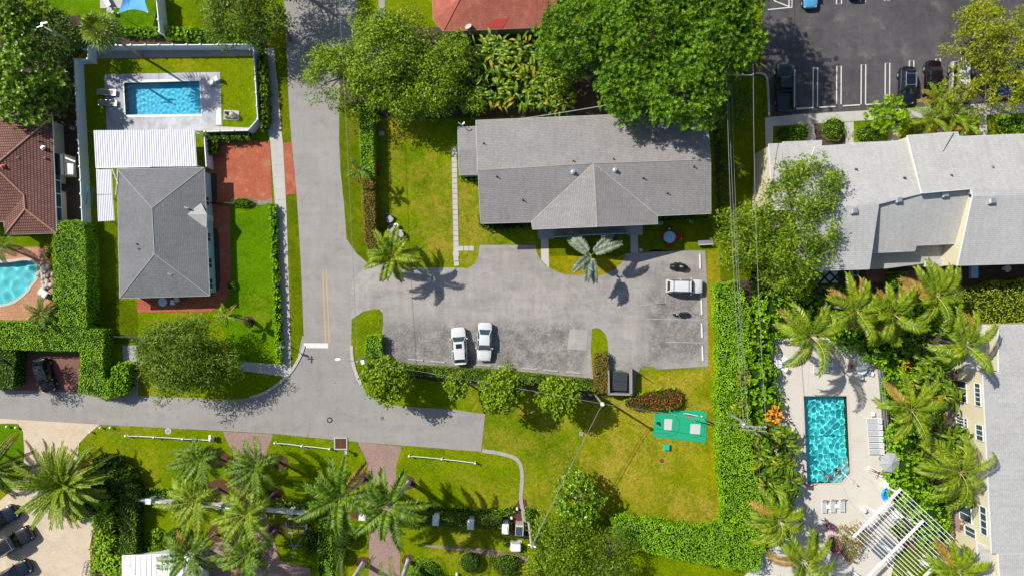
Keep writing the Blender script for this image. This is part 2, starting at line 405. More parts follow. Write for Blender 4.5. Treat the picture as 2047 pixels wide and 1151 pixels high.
def hedge(name, label, poly_px, h, mat, core, seed, leaf=0.22, dens=26, aspect=0.5, group=None, cat='hedge', bumpy=0.06, at_top=True, style='leaf', mat2=None, split=None, round_=0.0):
    """poly_px: outline of the clipped top as seen in the photo"""
    rng = np.random.default_rng(seed)
    poly = [P(a, b, h if at_top else 0)[:2] for a, b in poly_px]
    if poly_area(poly) < 0: poly = poly[::-1]
    if bumpy >= .1:     # unclipped edges wander in and out
        q_ = []
        for i in range(len(poly)):
            a, b = np.array(poly[i]), np.array(poly[(i+1) % len(poly)]); L = np.linalg.norm(b-a); m_ = max(1, int(L/.9)); e = (b-a)/L; no = np.array([e[1], -e[0]])
            for k_ in range(m_): q_.append(tuple(a + (b-a)*k_/m_ + (no*rng.uniform(-.32, .22) if k_ else 0)))
        poly = q_
    cx, cy = np.mean([p[0] for p in poly]), np.mean([p[1] for p in poly]); org = (cx, cy, 0)
    mb = MB(org)
    n = len(poly)
    # inner woody mass, inset
    ins = []
    for i in range(n):
        a, b, c = Vector(poly[i-1]), Vector(poly[i]), Vector(poly[(i+1)%n])
        e1 = (b-a).normalized(); e2 = (c-b).normalized(); n1 = Vector((-e1.y, e1.x)); n2 = Vector((-e2.y, e2.x)); m_ = (n1+n2)
        if m_.length < 0.2: m_ = n1
        m_.normalize(); q = b + m_*min(0.45, (0.30 if bumpy >= .1 else 0.14)/max(0.4, m_.dot(n1))); ins.append((q.x, q.y))
    mb.prism(ins, 0.0, h-0.16-(bumpy*2.6 if bumpy >= .1 else 0), 1)
    A = abs(poly_area(poly)); k = int(A*dens)
    q = scatter(poly, k, rng)
    wob = bumpy*(np.sin(q[:, 0]*1.9+seed)+np.sin(q[:, 1]*2.3+seed*2)+np.sin((q[:, 0]+q[:, 1])*4.1))
    pos = np.column_stack([q, h - 0.05 + wob + rng.normal(size=k)*0.05])
    nn = np.array([-.25, .15, 1.0]) + rng.normal(size=(k, 3))*0.38
    def put(pos, nn, k):
        m = np.zeros(k, int)
        if style == 'leaf': leafquads(mb, pos, nn, leaf*rng.uniform(.7, 1.3, k), aspect, rng, fold=0.08)
        else: rosettes(mb, pos, nn, leaf*rng.uniform(.8, 1.2, k), 6, aspect, rng, lift=0.6)
    if mat2 is not None:    # top leaves of another colour
        leafquads(mb, pos, nn, leaf*rng.uniform(.7, 1.3, k), aspect, rng, fold=0.08, mat=2)
    else: put(pos, nn, k)
    for i in range(n):
        a, b = np.array(poly[i]), np.array(poly[(i+1)%n]); L = np.linalg.norm(b-a)
        if L < 0.05: continue
        k = int(L*h*dens*0.8); t = rng.uniform(0, 1, k)[:, None]; z = rng.uniform(0.02, h, k)
        e = (b-a)/L; no = np.array([e[1], -e[0]])
        xy = a + (b-a)*t + no*rng.normal(size=(k, 1))*0.06
        nn = np.column_stack([np.tile(no, (k, 1)), np.full(k, 0.4)]) + rng.normal(size=(k, 3))*0.45
        put(np.column_stack([xy, z]), nn, k)
    mats = [mat, core] + ([mat2] if mat2 is not None else [])
    o = mb.build(name, mats)
    return tag(o, label, cat, group)

def shrub(name, label, px, py, rpx, h, mat, core, seed, leaf=0.16, dens=30, aspect=0.5, group=None, cat='shrub', sy=1.0, style='leaf', nl=7, rot=0.0):
    """a rounded bush: an ellipsoid of leaves round a woody core; px,py = its top as seen"""
    rng = np.random.default_rng(seed)
    c = P(px, py, h*0.6); R = rpx/K; mb = MB((c[0], c[1], 0))
    cz = h*0.5
    mb.ellip((c[0], c[1], cz), (R*0.80, R*0.80*sy, h*0.40), 14, 8, 1)
    k = int(dens*(2.6 if style == 'leaf' else 1.6)*4*R*R*max(sy, .6)*(0.7 + 0.5*h/(R*2)))
    d = sph(rng, k, -0.9)
    lump = 1 + 0.06*np.sin(d[:, 0]*7+seed) + 0.06*np.sin(d[:, 1]*8+seed*3) + 0.05*np.sin(d[:, 2]*9)
    pos = np.array([c[0], c[1], cz]) + d*lump[:, None]*np.array([R, R*sy, h*0.5])
    nn = d + rng.normal(size=(k, 3))*0.45 + np.array([0, 0, .3])
    if style == 'leaf': leafquads(mb, pos, nn, leaf*rng.uniform(.7, 1.3, k), aspect, rng, fold=0.08)
    else: rosettes(mb, pos, nn, leaf*rng.uniform(.8, 1.2, k), nl, aspect, rng)
    if rot:
        a = rad(rot); Rm = np.array([[math.cos(a), -math.sin(a), 0], [math.sin(a), math.cos(a), 0], [0, 0, 1]]); oo = np.array([c[0], c[1], 0])
        mb.V = [(v-oo) @ Rm.T + oo for v in mb.V]
    o = mb.build(name, [mat, core]); return tag(o, label, cat, group)

# ------------------------------------------------------------------ palms
def frond(mb, base, az, el, L, rng, droop=1.0, nl=26, ll=0.6, lw=0.07, vee=0.35, curl=0.0, mat=0, sweep=None, taper=0.25):
    """a feather frond: a bent rib carrying two rows of leaflets"""
    seg = 12; pts = []; p = np.array(base, float); e = el; a = az
    for i in range(seg+1):
        pts.append(p.copy())
        d = np.array([math.cos(a)*math.cos(e), math.sin(a)*math.cos(e), math.sin(e)])
        if sweep is not None: d = d + np.array([sweep[0], sweep[1], 0])*(i/seg)*0.9; d /= np.linalg.norm(d)
        p = p + d*L/seg; e -= droop/seg*(0.5+i/seg); a += curl/seg
    pts = np.array(pts)
    mb.tube(pts, [0.035*(1-i/(seg+1))+0.008 for i in range(seg+1)], 3, mat+1, caps=False)
    t = np.linspace(0.13, 0.995, nl); f = t*seg; i0 = np.minimum(f.astype(int), seg-1); w = (f-i0)[:, None]
    C = pts[i0]*(1-w) + pts[i0+1]*w; T = pts[i0+1]-pts[i0]; T /= np.linalg.norm(T, axis=1, keepdims=True)
    up = np.array([0, 0, 1.0]); S = np.cross(T, up); S /= (np.linalg.norm(S, axis=1, keepdims=True)+1e-6); U = np.cross(S, T)
    ln = ll*(np.sin(np.clip(t*1.15, 0, 1)*PI*0.86)**0.6*(1-taper)+taper*0.6)
    ln = ln*rng.uniform(.85, 1.12, nl)
    for sgn in (1, -1):
        D = S*sgn*(1.0-0.25*t)[:, None] + T*(0.30+0.55*t)[:, None] + U*vee*rng.uniform(0.5, 1.3, (nl, 1))
        D /= np.linalg.norm(D, axis=1, keepdims=True)
        mid = C + D*(ln*0.55)[:, None]; D2 = D + np.array([0, 0, -0.55]); D2 /= np.linalg.norm(D2, axis=1, keepdims=True)
        tip = mid + D2*(ln*0.5)[:, None]
        Wd = T*lw*0.5 + U*rng.uniform(-.5, .5, (nl, 1))*lw*0.4
        V = np.stack([C-Wd*0.5, C+Wd*0.5, mid+Wd, tip, mid-Wd], 1).reshape(-1, 3)
        b = np.arange(nl)*5
        mb.add(V, np.column_stack([b, b+1, b+2, b+4]), mat)
        mb.F.append((np.column_stack([b+4, b+2, b+3]) + mb.n - 5*nl, mat))

def palm(name, label, crown, base, h, Rpx, mats, bark, seed, n=16, droop=1.5, el=(-0.3, 1.15), group=None, sweep=None, nl=26, ll=None, lw=0.075, vee=0.3, tr=(0.16, 0.11), cat='palm tree', curl=0.25, shaft=None, nuts=False, azs=None, bulge=0.0, dead=True):
    """crown: px,py of the heart; base: px,py of the foot"""
    rng = np.random.default_rng(seed)
    b = np.array(P(*base)); c = np.array(P(crown[0], crown[1], h)); L = Rpx/K*(H-h)/H*1.30
    t = thing(name, label, cat, tuple(b), group=group)
    mb = MB()
    for i in range(n):
        a = (azs[i] if azs is not None else 2*PI*(i*0.381966) + rng.uniform(-.2, .2))
        e = el[0] + (el[1]-el[0])*((i+0.5)/n)
        frond(mb, c + np.array([math.cos(a)*.08, math.sin(a)*.08, 0.1*i/n]), a, e, L*rng.uniform(.85, 1.1)*(0.8 if i > n*0.85 else 1), rng, droop*rng.uniform(.8, 1.25), nl, ll or L*0.27, lw, vee, curl*rng.uniform(-1, 1), 2 if (i < n*.35 and rng.uniform() < .35 and dead) else 0, sweep)
    mb.build('crown', list(mats) + [MATS['palm_dead'], MATS['rib_yellow']], t, org=tuple(b))
    tb = MB(); mid = (b+c)/2 + (np.array([c[0]-b[0], c[1]-b[1], 0]))*-0.08
    P0, P1, P2 = b, mid, c; ts = np.linspace(0, 1, 12)
    pts = [(1-s)**2*P0 + 2*s*(1-s)*P1 + s*s*P2 for s in ts]
    rr = [tr[0] + (tr[1]-tr[0])*s + (0.1 if s == 0 else 0) + bulge*math.sin(PI*min(1, s*1.1))*1.0 + (0.015 if i % 2 else 0) for i, s in enumerate(ts)]
    tb.tube(pts, rr, 8); tb.build('trunk', bark, t, org=tuple(b), smooth=True)
    if shaft is not None:
        sb = MB(); d = (pts[-1]-pts[-3]); d /= np.linalg.norm(d); sb.tube([c-d*0.9, c-d*0.4, c+d*0.25], [tr[1]+.05, tr[1]+.06, 0.05], 8); sb.build('crownshaft', shaft, t, org=tuple(b), smooth=True)
    if nuts:
        nb = MB()
        for k in range(7):
            a = rng.uniform(0, 2*PI); nb.ellip(tuple(c + np.array([math.cos(a)*.28, math.sin(a)*.28, -.25])), (.13, .13, .16), 8, 6)
        nb.build('coconuts', MATS['coconut'], t, org=tuple(b), smooth=True)
    return t

def fanpalm(name, label, crown, base, h, Rpx, mats, bark, seed, n=34, group=None, segs=12):
    rng = np.random.default_rng(seed); b = np.array(P(*base)); c = np.array(P(crown[0], crown[1], h)); L = Rpx/K*(H-h)/H
    t = thing(name, label, 'palm tree', tuple(b), group=group); mb = MB()
    for i in range(n):
        a = 2*PI*i*0.381966 + rng.uniform(-.2, .2); e = -0.5 + 1.7*(i/n)
        d = np.array([math.cos(a)*math.cos(e), math.sin(a)*math.cos(e), math.sin(e)]); hub = c + d*L*0.48
        mb.tube([c, hub], [0.02, 0.015], 3, 1, caps=False)
        s = np.cross(d, [0, 0, 1.0]); s /= np.linalg.norm(s); u = np.cross(s, d)
        for k in range(segs):
            th = (k/(segs-1)-0.5)*PI*1.25
            dd = d*math.cos(th) + s*math.sin(th) + u*0.25*abs(math.sin(th)) ; dd /= np.linalg.norm(dd)
            l = L*0.56*(0.75+0.25*math.cos(th))*rng.uniform(.9, 1.1); w = np.cross(dd, u); w /= np.linalg.norm(w); w *= 0.075
            m_ = hub + dd*l*0.6; tip = hub + dd*l + np.array([0, 0, -0.22*L*rng.uniform(.3, 1)])
            mb.add([hub, m_+w, tip, m_-w], [(0, 1, 2, 3)])
    mb.build('crown', mats, t, org=tuple(b))
    tb = MB(); tb.tube([b + (c-b)*s for s in np.linspace(0, 1, 8)], [0.2, .16, .15, .15, .14, .14, .16, .2], 8); tb.build('trunk', bark, t, org=tuple(b), smooth=True)
    return t

def paddle_clump(name, label, px, py, rpx, h, mats, seed, n=26, ll=1.3, lw=0.30, group=None, cat='plant', spread=1.0, zmin=0.35):
    """a clump of banana-like or heliconia-like plants: long arching paddle leaves on short stems"""
    rng = np.random.default_rng(seed); c = P(px, py, h*0.6); R = rpx/K; t = thing(name, label, cat, (c[0], c[1], 0), group=group)
    mb = MB(); sb = MB()
    for i in range(n):
        a0 = rng.uniform(0, 2*PI); r0 = R*0.75*math.sqrt(rng.uniform(0, 1))
        b = np.array([c[0]+math.cos(a0)*r0, c[1]+math.sin(a0)*r0, 0]); z = h*rng.uniform(zmin, 0.85)
        a = a0 + rng.normal()*0.9 if rng.uniform() < .6 else rng.uniform(0, 2*PI)
        d = np.array([math.cos(a), math.sin(a), 0]); s = np.array([-d[1], d[0], 0]); s0 = b + np.array([0, 0, z])
        sb.tube([b, s0], [0.03, 0.02], 4)
        L = ll*rng.uniform(.65, 1.2); w = lw*rng.uniform(.7, 1.2); m = 7; rows = []
        e = rng.uniform(0.5, 1.15); p = s0.copy()
        for j in range(m+1):
            tt = j/m; ww = w*math.sin(PI*(0.06+0.94*tt)**0.8)**0.7*0.5 if 0 < j < m else 0.015
            up = np.array([0, 0, 0.35*ww]); rows.append([p - s*ww + up, p.copy(), p + s*ww + up])
            p = p + (d*math.cos(e) + np.array([0, 0, math.sin(e)]))*L/m; e -= 0.33*rng.uniform(.7, 1.4)
        V = np.array(rows).reshape(-1, 3); F = [(j*3+q, j*3+q+1, (j+1)*3+q+1, (j+1)*3+q) for j in range(m) for q in (0, 1)]
        mb.add(V, F, 0)
    mb.build('leaves', mats[0], t, org=(c[0], c[1], 0), smooth=True); sb.build('stems', mats[1], t, org=(c[0], c[1], 0))
    return t
# ================================================================== materials
G1, G2, G3 = (0.052, 0.125, 0.006), (0.090, 0.195, 0.008), (0.15, 0.25, 0.014)
grass('turf_lawn', [(0.060, 0.115, 0.007), (0.120, 0.185, 0.011), (0.215, 0.265, 0.024)], dry=(0.30, 0.225, 0.062), dryamt=0.55)
grass('turf_worn', [(0.085, 0.125, 0.007), (0.165, 0.205, 0.011), (0.270, 0.275, 0.024)], dry=(0.36, 0.265, 0.080), dryamt=0.66)
grass('turf_lush', [G1, G2, (0.12, 0.24, 0.008)], dry=(0.20, 0.22, 0.03), dryamt=0.25)
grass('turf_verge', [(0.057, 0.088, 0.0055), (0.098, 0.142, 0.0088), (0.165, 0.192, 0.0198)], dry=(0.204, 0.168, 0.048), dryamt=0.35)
grass('turf_yard', [(0.075, 0.135, 0.0055), (0.138, 0.206, 0.0077), (0.232, 0.256, 0.0154)], dry=(0.288, 0.228, 0.054), dryamt=0.42)
grass('turf_gold', [(0.11, 0.145, 0.008), (0.21, 0.225, 0.012), (0.33, 0.29, 0.022)], dry=(0.36, 0.22, 0.06), dryamt=0.6)
plain('soil', (0.075, 0.058, 0.042), 0.95, 0.1, var=0.5, sc_=5)
plain('mulch', (0.10, 0.048, 0.032), 0.95, 0.1, var=0.6, sc_=9)
plain('dry_soil', (0.26, 0.21, 0.15), 0.95, 0.1, var=0.35, sc_=4)
asphalt('asphalt_road', (0.300, 0.278, 0.262), 0.12, 0.6)
asphalt('asphalt_lot', (0.325, 0.300, 0.280), 0.20, 1.0, stain_c=(0.14, 0.135, 0.13), bays=[(745,628,1190,765,.9),(1270,560,1430,740,.85),(1270,515,1425,600,.5),(1025,490,1080,535,.9),(1225,700,1330,800,.6)])
asphalt('asphalt_dark', (0.080, 0.075, 0.080), 0.34, 1.0, stain_c=(0.20, 0.18, 0.155))
asphalt('concrete', (0.45, 0.43, 0.39), 0.10, 0.4)
asphalt('concrete_old', (0.33, 0.315, 0.29), 0.16, 0.6)
asphalt('pool_deck', (0.56, 0.52, 0.455), 0.05, 0.15)
asphalt('stamped_deck', (0.44, 0.44, 0.475), 0.42, 1.0, stain_c=(0.20, 0.23, 0.31))
brick('brick_drive', (0.50, 0.135, 0.065), (0.40, 0.095, 0.048), (0.17, 0.06, 0.04), 0.21, 0.105, 0.010, extra=(0.42, 0.20, 0.10))
brick('brick_walk', (0.33, 0.085, 0.050), (0.24, 0.058, 0.038), (0.13, 0.05, 0.035), 0.21, 0.105, 0.010)
brick('paver_pink', (0.35, 0.235, 0.20), (0.29, 0.185, 0.155), (0.20, 0.14, 0.12), 0.21, 0.21, 0.010, patch=0.15)
brick('paver_rose', (0.27, 0.125, 0.095), (0.22, 0.095, 0.075), (0.12, 0.06, 0.05), 0.21, 0.105, 0.010, patch=0.3)
brick('travertine', (0.56, 0.47, 0.35), (0.53, 0.435, 0.315), (0.47, 0.385, 0.28), 0.6, 0.4, 0.008, patch=0.24, extra=(0.52, 0.37, 0.22), bump=0.15)
brick('terracotta_deck', (0.46, 0.24, 0.14), (0.42, 0.205, 0.12), (0.28, 0.15, 0.09), 0.5, 0.5, 0.02, patch=0.2, bump=0.15)
plain('paint_white', (0.62, 0.61, 0.58), 0.6, var=0.22, sc_=6)
plain('paint_yellow', (0.46, 0.32, 0.15), 0.7, var=0.25, sc_=9)
plain('white', (0.74, 0.75, 0.76), 0.45, var=0.04)
plain('white_vinyl', (0.66, 0.71, 0.76), 0.35, 0.4, var=0.05)
plain('white_wall', (0.68, 0.70, 0.70), 0.8, var=0.05)
plain('cream_wall', (0.60, 0.54, 0.37), 0.85, var=0.05)
plain('blue_wall', (0.42, 0.55, 0.60), 0.8, var=0.05)
plain('wire_grey', (0.22, 0.22, 0.22), 0.7)
plain('grey_wall', (0.36, 0.37, 0.37), 0.85, var=0.08)
plain('tan_wall', (0.50, 0.45, 0.33), 0.85, var=0.08)
plain('grey_metal', (0.36, 0.38, 0.40), 0.4, 0.5, 0.6)
plain('dark_metal', (0.05, 0.055, 0.06), 0.45, 0.5, 0.4)
plain('alu', (0.60, 0.61, 0.62), 0.35, 0.5, 0.7)
plain('black', (0.018, 0.018, 0.02), 0.5, 0.4)
plain('rubber', (0.02, 0.02, 0.021), 0.85, 0.2)
plain('wood_grey', (0.26, 0.235, 0.21), 0.85, var=0.35, sc_=8)
plain('wood_brown', (0.16, 0.08, 0.045), 0.75, var=0.3, sc_=8)
plain('bark', (0.17, 0.14, 0.11), 0.9, var=0.35, sc_=8)
plain('palm_bark', (0.34, 0.30, 0.26), 0.9, var=0.25, sc_=8)
plain('royal_bark', (0.52, 0.51, 0.49), 0.8, var=0.12, sc_=5)
plain('shaft_green', (0.13, 0.24, 0.06), 0.5, var=0.1)
plain('core', (0.020, 0.042, 0.006), 0.95, 0.05, var=0.4, sc_=4)
plain('core_red', (0.03, 0.02, 0.008), 0.95, 0.05, var=0.4, sc_=4)
plain('rib_green', (0.17, 0.24, 0.03), 0.5); plain('rib_yellow', (0.36, 0.34, 0.06), 0.5); plain('coconut', (0.22, 0.20, 0.05), 0.6)
plain('pool_tile_white', (0.66, 0.65, 0.62), 0.5, var=0.06)
plain('chair_mesh', (0.42, 0.43, 0.44), 0.7, var=0.06)
plain('umbrella_grey', (0.36, 0.37, 0.37), 0.85, var=0.05)
plain('green_court', (0.012, 0.33, 0.16), 0.65, 0.3, var=0.10, sc_=2)
plain('green_court_edge', (0.02, 0.40, 0.24), 0.6)
plain('court_grey', (0.50, 0.50, 0.49), 0.8, var=0.06)
plain('blue_sail', (0.10, 0.36, 0.72), 0.7, var=0.05, sc_=1.5)
plain('blue_float', (0.02, 0.30, 0.75), 0.4)
plain('blue_ladder', (0.02, 0.22, 0.50), 0.5)
plain('red', (0.42, 0.012, 0.02), 0.45); plain('orange_red', (0.50, 0.07, 0.03), 0.5)
plain('teal', (0.0, 0.35, 0.42), 0.5); plain('pale_blue', (0.30, 0.50, 0.66), 0.5)
plain('skin', (0.42, 0.21, 0.13), 0.55, var=0.04); plain('hair_dark', (0.03, 0.018, 0.012), 0.6); plain('hair_brown', (0.11, 0.055, 0.025), 0.6)
plain('swim_black', (0.02, 0.02, 0.025), 0.6); plain('swim_blue', (0.03, 0.08, 0.25), 0.6)
plain('stone_pale', (0.48, 0.44, 0.38), 0.9, var=0.2, sc_=6)
plain('stone_round', (0.42, 0.42, 0.38), 0.9, var=0.15, sc_=6)
plain('rust', (0.14, 0.055, 0.035), 0.8, var=0.3, sc_=10)
plain('dumpster_green', (0.03, 0.16, 0.09), 0.5); plain('lid_black', (0.035, 0.038, 0.042), 0.6)
plain('terracotta', (0.36, 0.15, 0.08), 0.8)
plain('cover_black', (0.012, 0.012, 0.014), 0.38, 0.5, var=0.2)
plain('pool_white_wall', (0.60, 0.74, 0.78), 0.6)
plain('tile_line', (0.02, 0.10, 0.22), 0.4)
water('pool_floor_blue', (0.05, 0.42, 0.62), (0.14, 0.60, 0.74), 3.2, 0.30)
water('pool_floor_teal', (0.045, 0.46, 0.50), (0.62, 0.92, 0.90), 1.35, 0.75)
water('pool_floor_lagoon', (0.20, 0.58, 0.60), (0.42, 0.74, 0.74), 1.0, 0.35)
def water_surface(name, tint, rough=0.02, bump=0.12):
    g = NG(name, rough, 0.5); m = g.m; t = g.t
    tr = g.n.new('ShaderNodeBsdfTransparent'); tr.inputs[0].default_value = (*tint, 1)
    gl = g.n.new('ShaderNodeBsdfGlossy'); gl.inputs['Roughness'].default_value = rough
    fr = g.n.new('ShaderNodeFresnel'); fr.inputs[0].default_value = 1.33
    nz = g.noise(2.4, 3, dist=0.6); b = g.node('ShaderNodeBump', {'Height': nz, 'Strength': bump, 'Distance': 0.06})
    g.l.new(b.outputs[0], gl.inputs['Normal']); g.l.new(b.outputs[0], fr.inputs['Normal'])
    ms = g.n.new('ShaderNodeMixShader'); g.l.new(fr.outputs[0], ms.inputs[0]); g.l.new(tr.outputs[0], ms.inputs[1]); g.l.new(gl.outputs[0], ms.inputs[2])
    g.l.new(ms.outputs[0], g.n['Material Output'].inputs[0]); MATS[name] = m
water_surface('water_blue', (0.75, 0.95, 1.0)); water_surface('water_teal', (0.72, 0.96, 0.96))
def glass(name, c, rough=0.05):
    g = NG(name, rough, 0.8); g.col(c); MATS[name] = g.m; g.b.inputs['Coat Weight'].default_value = 0.6
glass('car_glass', (0.008, 0.016, 0.02)); glass('car_glass_green', (0.018, 0.055, 0.058)); glass('window_glass', (0.035, 0.075, 0.085), 0.03); glass('sunroof', (0.02, 0.015, 0.03))
glass('table_glass', (0.28, 0.50, 0.58), 0.1); glass('lamp_lens', (0.5, 0.5, 0.48), 0.2); glass('tail_red', (0.4, 0.01, 0.01), 0.2)
def paint(name, c, metal=0.0, rough=0.28):
    g = NG(name, rough, 0.5, metal); n = g.noise(1.2, 5, 0.6); g.col(g.mix(n, tuple(x*0.93 for x in c), tuple(min(1, x*1.05) for x in c)))
    g.b.inputs['Coat Weight'].default_value = 0.7 if max(c) > .2 else .25; g.b.inputs['Coat Roughness'].default_value = 0.06; MATS[name] = g.m
paint('paint_car_white', (0.60, 0.60, 0.60)); paint('paint_car_black', (0.012, 0.013, 0.017)); paint('paint_car_navy', (0.008, 0.013, 0.032), 0.2)
paint('paint_car_maroon', (0.012, 0.005, 0.008), 0.2); paint('paint_car_darkgreen', (0.010, 0.022, 0.020)); paint('paint_car_silver', (0.50, 0.51, 0.52), 0.3)
paint('paint_car_blue', (0.015, 0.08, 0.28), 0.2); paint('paint_car_teal', (0.02, 0.26, 0.17)); paint('paint_car_lightblue', (0.08, 0.30, 0.55))
paint('paint_car_gold', (0.40, 0.33, 0.20), 0.3)
# roofs
brick('shingle_grey', (0.315, 0.297, 0.285), (0.262, 0.247, 0.237), (0.15, 0.143, 0.137), 0.30, 0.21, 0.016, uv=True, patch=0.16, bump=0.5)
brick('shingle_slate', (0.205, 0.205, 0.210), (0.17, 0.17, 0.175), (0.10, 0.10, 0.105), 0.30, 0.20, 0.016, uv=True, patch=0.16, bump=0.5)
brick('shingle_light', (0.455, 0.450, 0.430), (0.395, 0.390, 0.375), (0.28, 0.275, 0.265), 0.30, 0.22, 0.014, uv=True, patch=0.08, bump=0.4)
brick('shingle_red', (0.43, 0.135, 0.090), (0.35, 0.105, 0.070), (0.22, 0.07, 0.05), 0.30, 0.20, 0.016, uv=True, patch=0.15, bump=0.4, extra=(0.46, 0.165, 0.11))
brick('tile_brown', (0.28, 0.135, 0.105), (0.22, 0.10, 0.078), (0.035, 0.018, 0.014), 0.26, 0.34, 0.040, uv=True, patch=0.25, bump=1.0)
plain('ridge_brown', (0.36, 0.20, 0.13), 0.8, var=0.3, sc_=12); plain('ridge_grey', (0.34, 0.33, 0.32), 0.85, var=0.12, sc_=10); plain('ridge_red', (0.40, 0.10, 0.07), 0.85, var=0.2, sc_=10)
plain('shingle_patch_red', (0.42, 0.055, 0.045), 0.85, var=0.15, sc_=8)
plain('metal_roof_white', (0.62, 0.63, 0.66), 0.4, 0.4, 0.0, var=0.04)
plain('flat_roof', (0.42, 0.43, 0.44), 0.85, var=0.10, sc_=2)
plain('flat_roof_tan', (0.34, 0.33, 0.28), 0.9, var=0.18, sc_=2)
# leaves
leafmat('leaf_broad', [(0.022, 0.055, 0.006), (0.045, 0.105, 0.008), (0.085, 0.175, 0.012), (0.14, 0.25, 0.025)], 0.25, 0.35, 0.5)
leafmat('leaf_ficus', [(0.020, 0.050, 0.010), (0.040, 0.105, 0.012), (0.075, 0.175, 0.015), (0.13, 0.25, 0.03)], 0.25, 0.5, 0.25, boost=1.6, rf=1.12)
leafmat('leaf_hedge', [(0.035, 0.085, 0.006), (0.065, 0.155, 0.008), (0.095, 0.21, 0.010), (0.15, 0.29, 0.02)], 0.3, 0.4, boost=2.3, rf=1.12)
leafmat('leaf_hedge_dark', [(0.020, 0.048, 0.006), (0.038, 0.085, 0.008), (0.06, 0.125, 0.010), (0.09, 0.16, 0.02)], 0.25)
leafmat('leaf_lime', [(0.06, 0.12, 0.006), (0.105, 0.20, 0.008), (0.155, 0.26, 0.012), (0.22, 0.31, 0.02)], 0.35, boost=1.8, rf=1.0)
leafmat('leaf_dark', [(0.012, 0.028, 0.006), (0.022, 0.052, 0.008), (0.036, 0.082, 0.009), (0.06, 0.12, 0.014)], 0.2)
leafmat('leaf_olive', [(0.040, 0.062, 0.012), (0.070, 0.105, 0.018), (0.11, 0.155, 0.025), (0.17, 0.21, 0.045)], 0.3, rf=.85, boost=1.5)
leafmat('leaf_oak', [(0.035, 0.058, 0.009), (0.07, 0.115, 0.012), (0.125, 0.18, 0.016), (0.20, 0.25, 0.03)], 0.35, rf=.92, boost=1.75)
leafmat('leaf_gold', [(0.09, 0.10, 0.010), (0.17, 0.18, 0.012), (0.26, 0.25, 0.015), (0.34, 0.30, 0.02)], 0.35, rf=.84, boost=1.5)
leafmat('leaf_red', [(0.035, 0.05, 0.010), (0.12, 0.035, 0.018), (0.20, 0.045, 0.022), (0.28, 0.09, 0.03)], 0.25, boost=1.3,rf=1.1)
leafmat('leaf_copper', [(0.04, 0.075, 0.012), (0.09, 0.08, 0.03), (0.18, 0.10, 0.06), (0.12, 0.17, 0.03)], 0.25, boost=1.4)
leafmat('leaf_banana', [(0.03, 0.075, 0.008), (0.065, 0.135, 0.010), (0.12, 0.19, 0.015), (0.17, 0.20, 0.02), (0.30, 0.16, 0.04)], 0.3, 0.4, 0.4, boost=1.5, rf=.95)
leafmat('leaf_croton', [(0.10, 0.13, 0.02), (0.22, 0.17, 0.03), (0.36, 0.16, 0.04), (0.30, 0.24, 0.05)], 0.3)
leafmat('leaf_bougain', [(0.09, 0.085, 0.04), (0.13, 0.12, 0.05), (0.15, 0.15, 0.06), (0.26, 0.12, 0.12)], 0.3)
leafmat('petal_magenta', [(0.35, 0.03, 0.25), (0.45, 0.05, 0.35), (0.40, 0.06, 0.28)], 0.3, boost=1.1, rf=1, bf=1)
leafmat('leaf_orange', [(0.35, 0.12, 0.02), (0.45, 0.20, 0.03), (0.30, 0.22, 0.03)], 0.3)
leafmat('palm_coconut', [(0.055, 0.10, 0.010), (0.115, 0.175, 0.012), (0.20, 0.265, 0.018), (0.30, 0.31, 0.03)], 0.35, 0.4, 0.35, boost=1.25, rf=.92)
leafmat('palm_green', [(0.022, 0.050, 0.008), (0.045, 0.095, 0.012), (0.080, 0.145, 0.020), (0.14, 0.20, 0.03)], 0.25, 0.45, 0.3, boost=1.5, rf=1.0)
leafmat('leaf_bright', [(0.040, 0.070, 0.009), (0.080, 0.140, 0.012), (0.135, 0.21, 0.016), (0.20, 0.28, 0.03)], 0.3, boost=1.75, rf=1.0)
leafmat('palm_silver', [(0.10, 0.125, 0.075), (0.17, 0.20, 0.125), (0.25, 0.28, 0.18), (0.33, 0.35, 0.24)], 0.15, boost=1.0, rf=.95, bf=1.1)
leafmat('palm_dead', [(0.16, 0.09, 0.05), (0.26, 0.16, 0.07), (0.36, 0.24, 0.10)], 0.2, boost=1.0, rf=1.0)
leafmat('palm_date', [(0.055, 0.090, 0.014), (0.10, 0.15, 0.022), (0.18, 0.235, 0.035), (0.26, 0.29, 0.045)], 0.3, 0.45, 0.3, boost=1.5, rf=.9)
leafmat('palm_fan', [(0.045, 0.075, 0.018), (0.09, 0.13, 0.03), (0.15, 0.19, 0.045), (0.24, 0.26, 0.07)], 0.2, boost=1.35, rf=.9)
mt = MATS

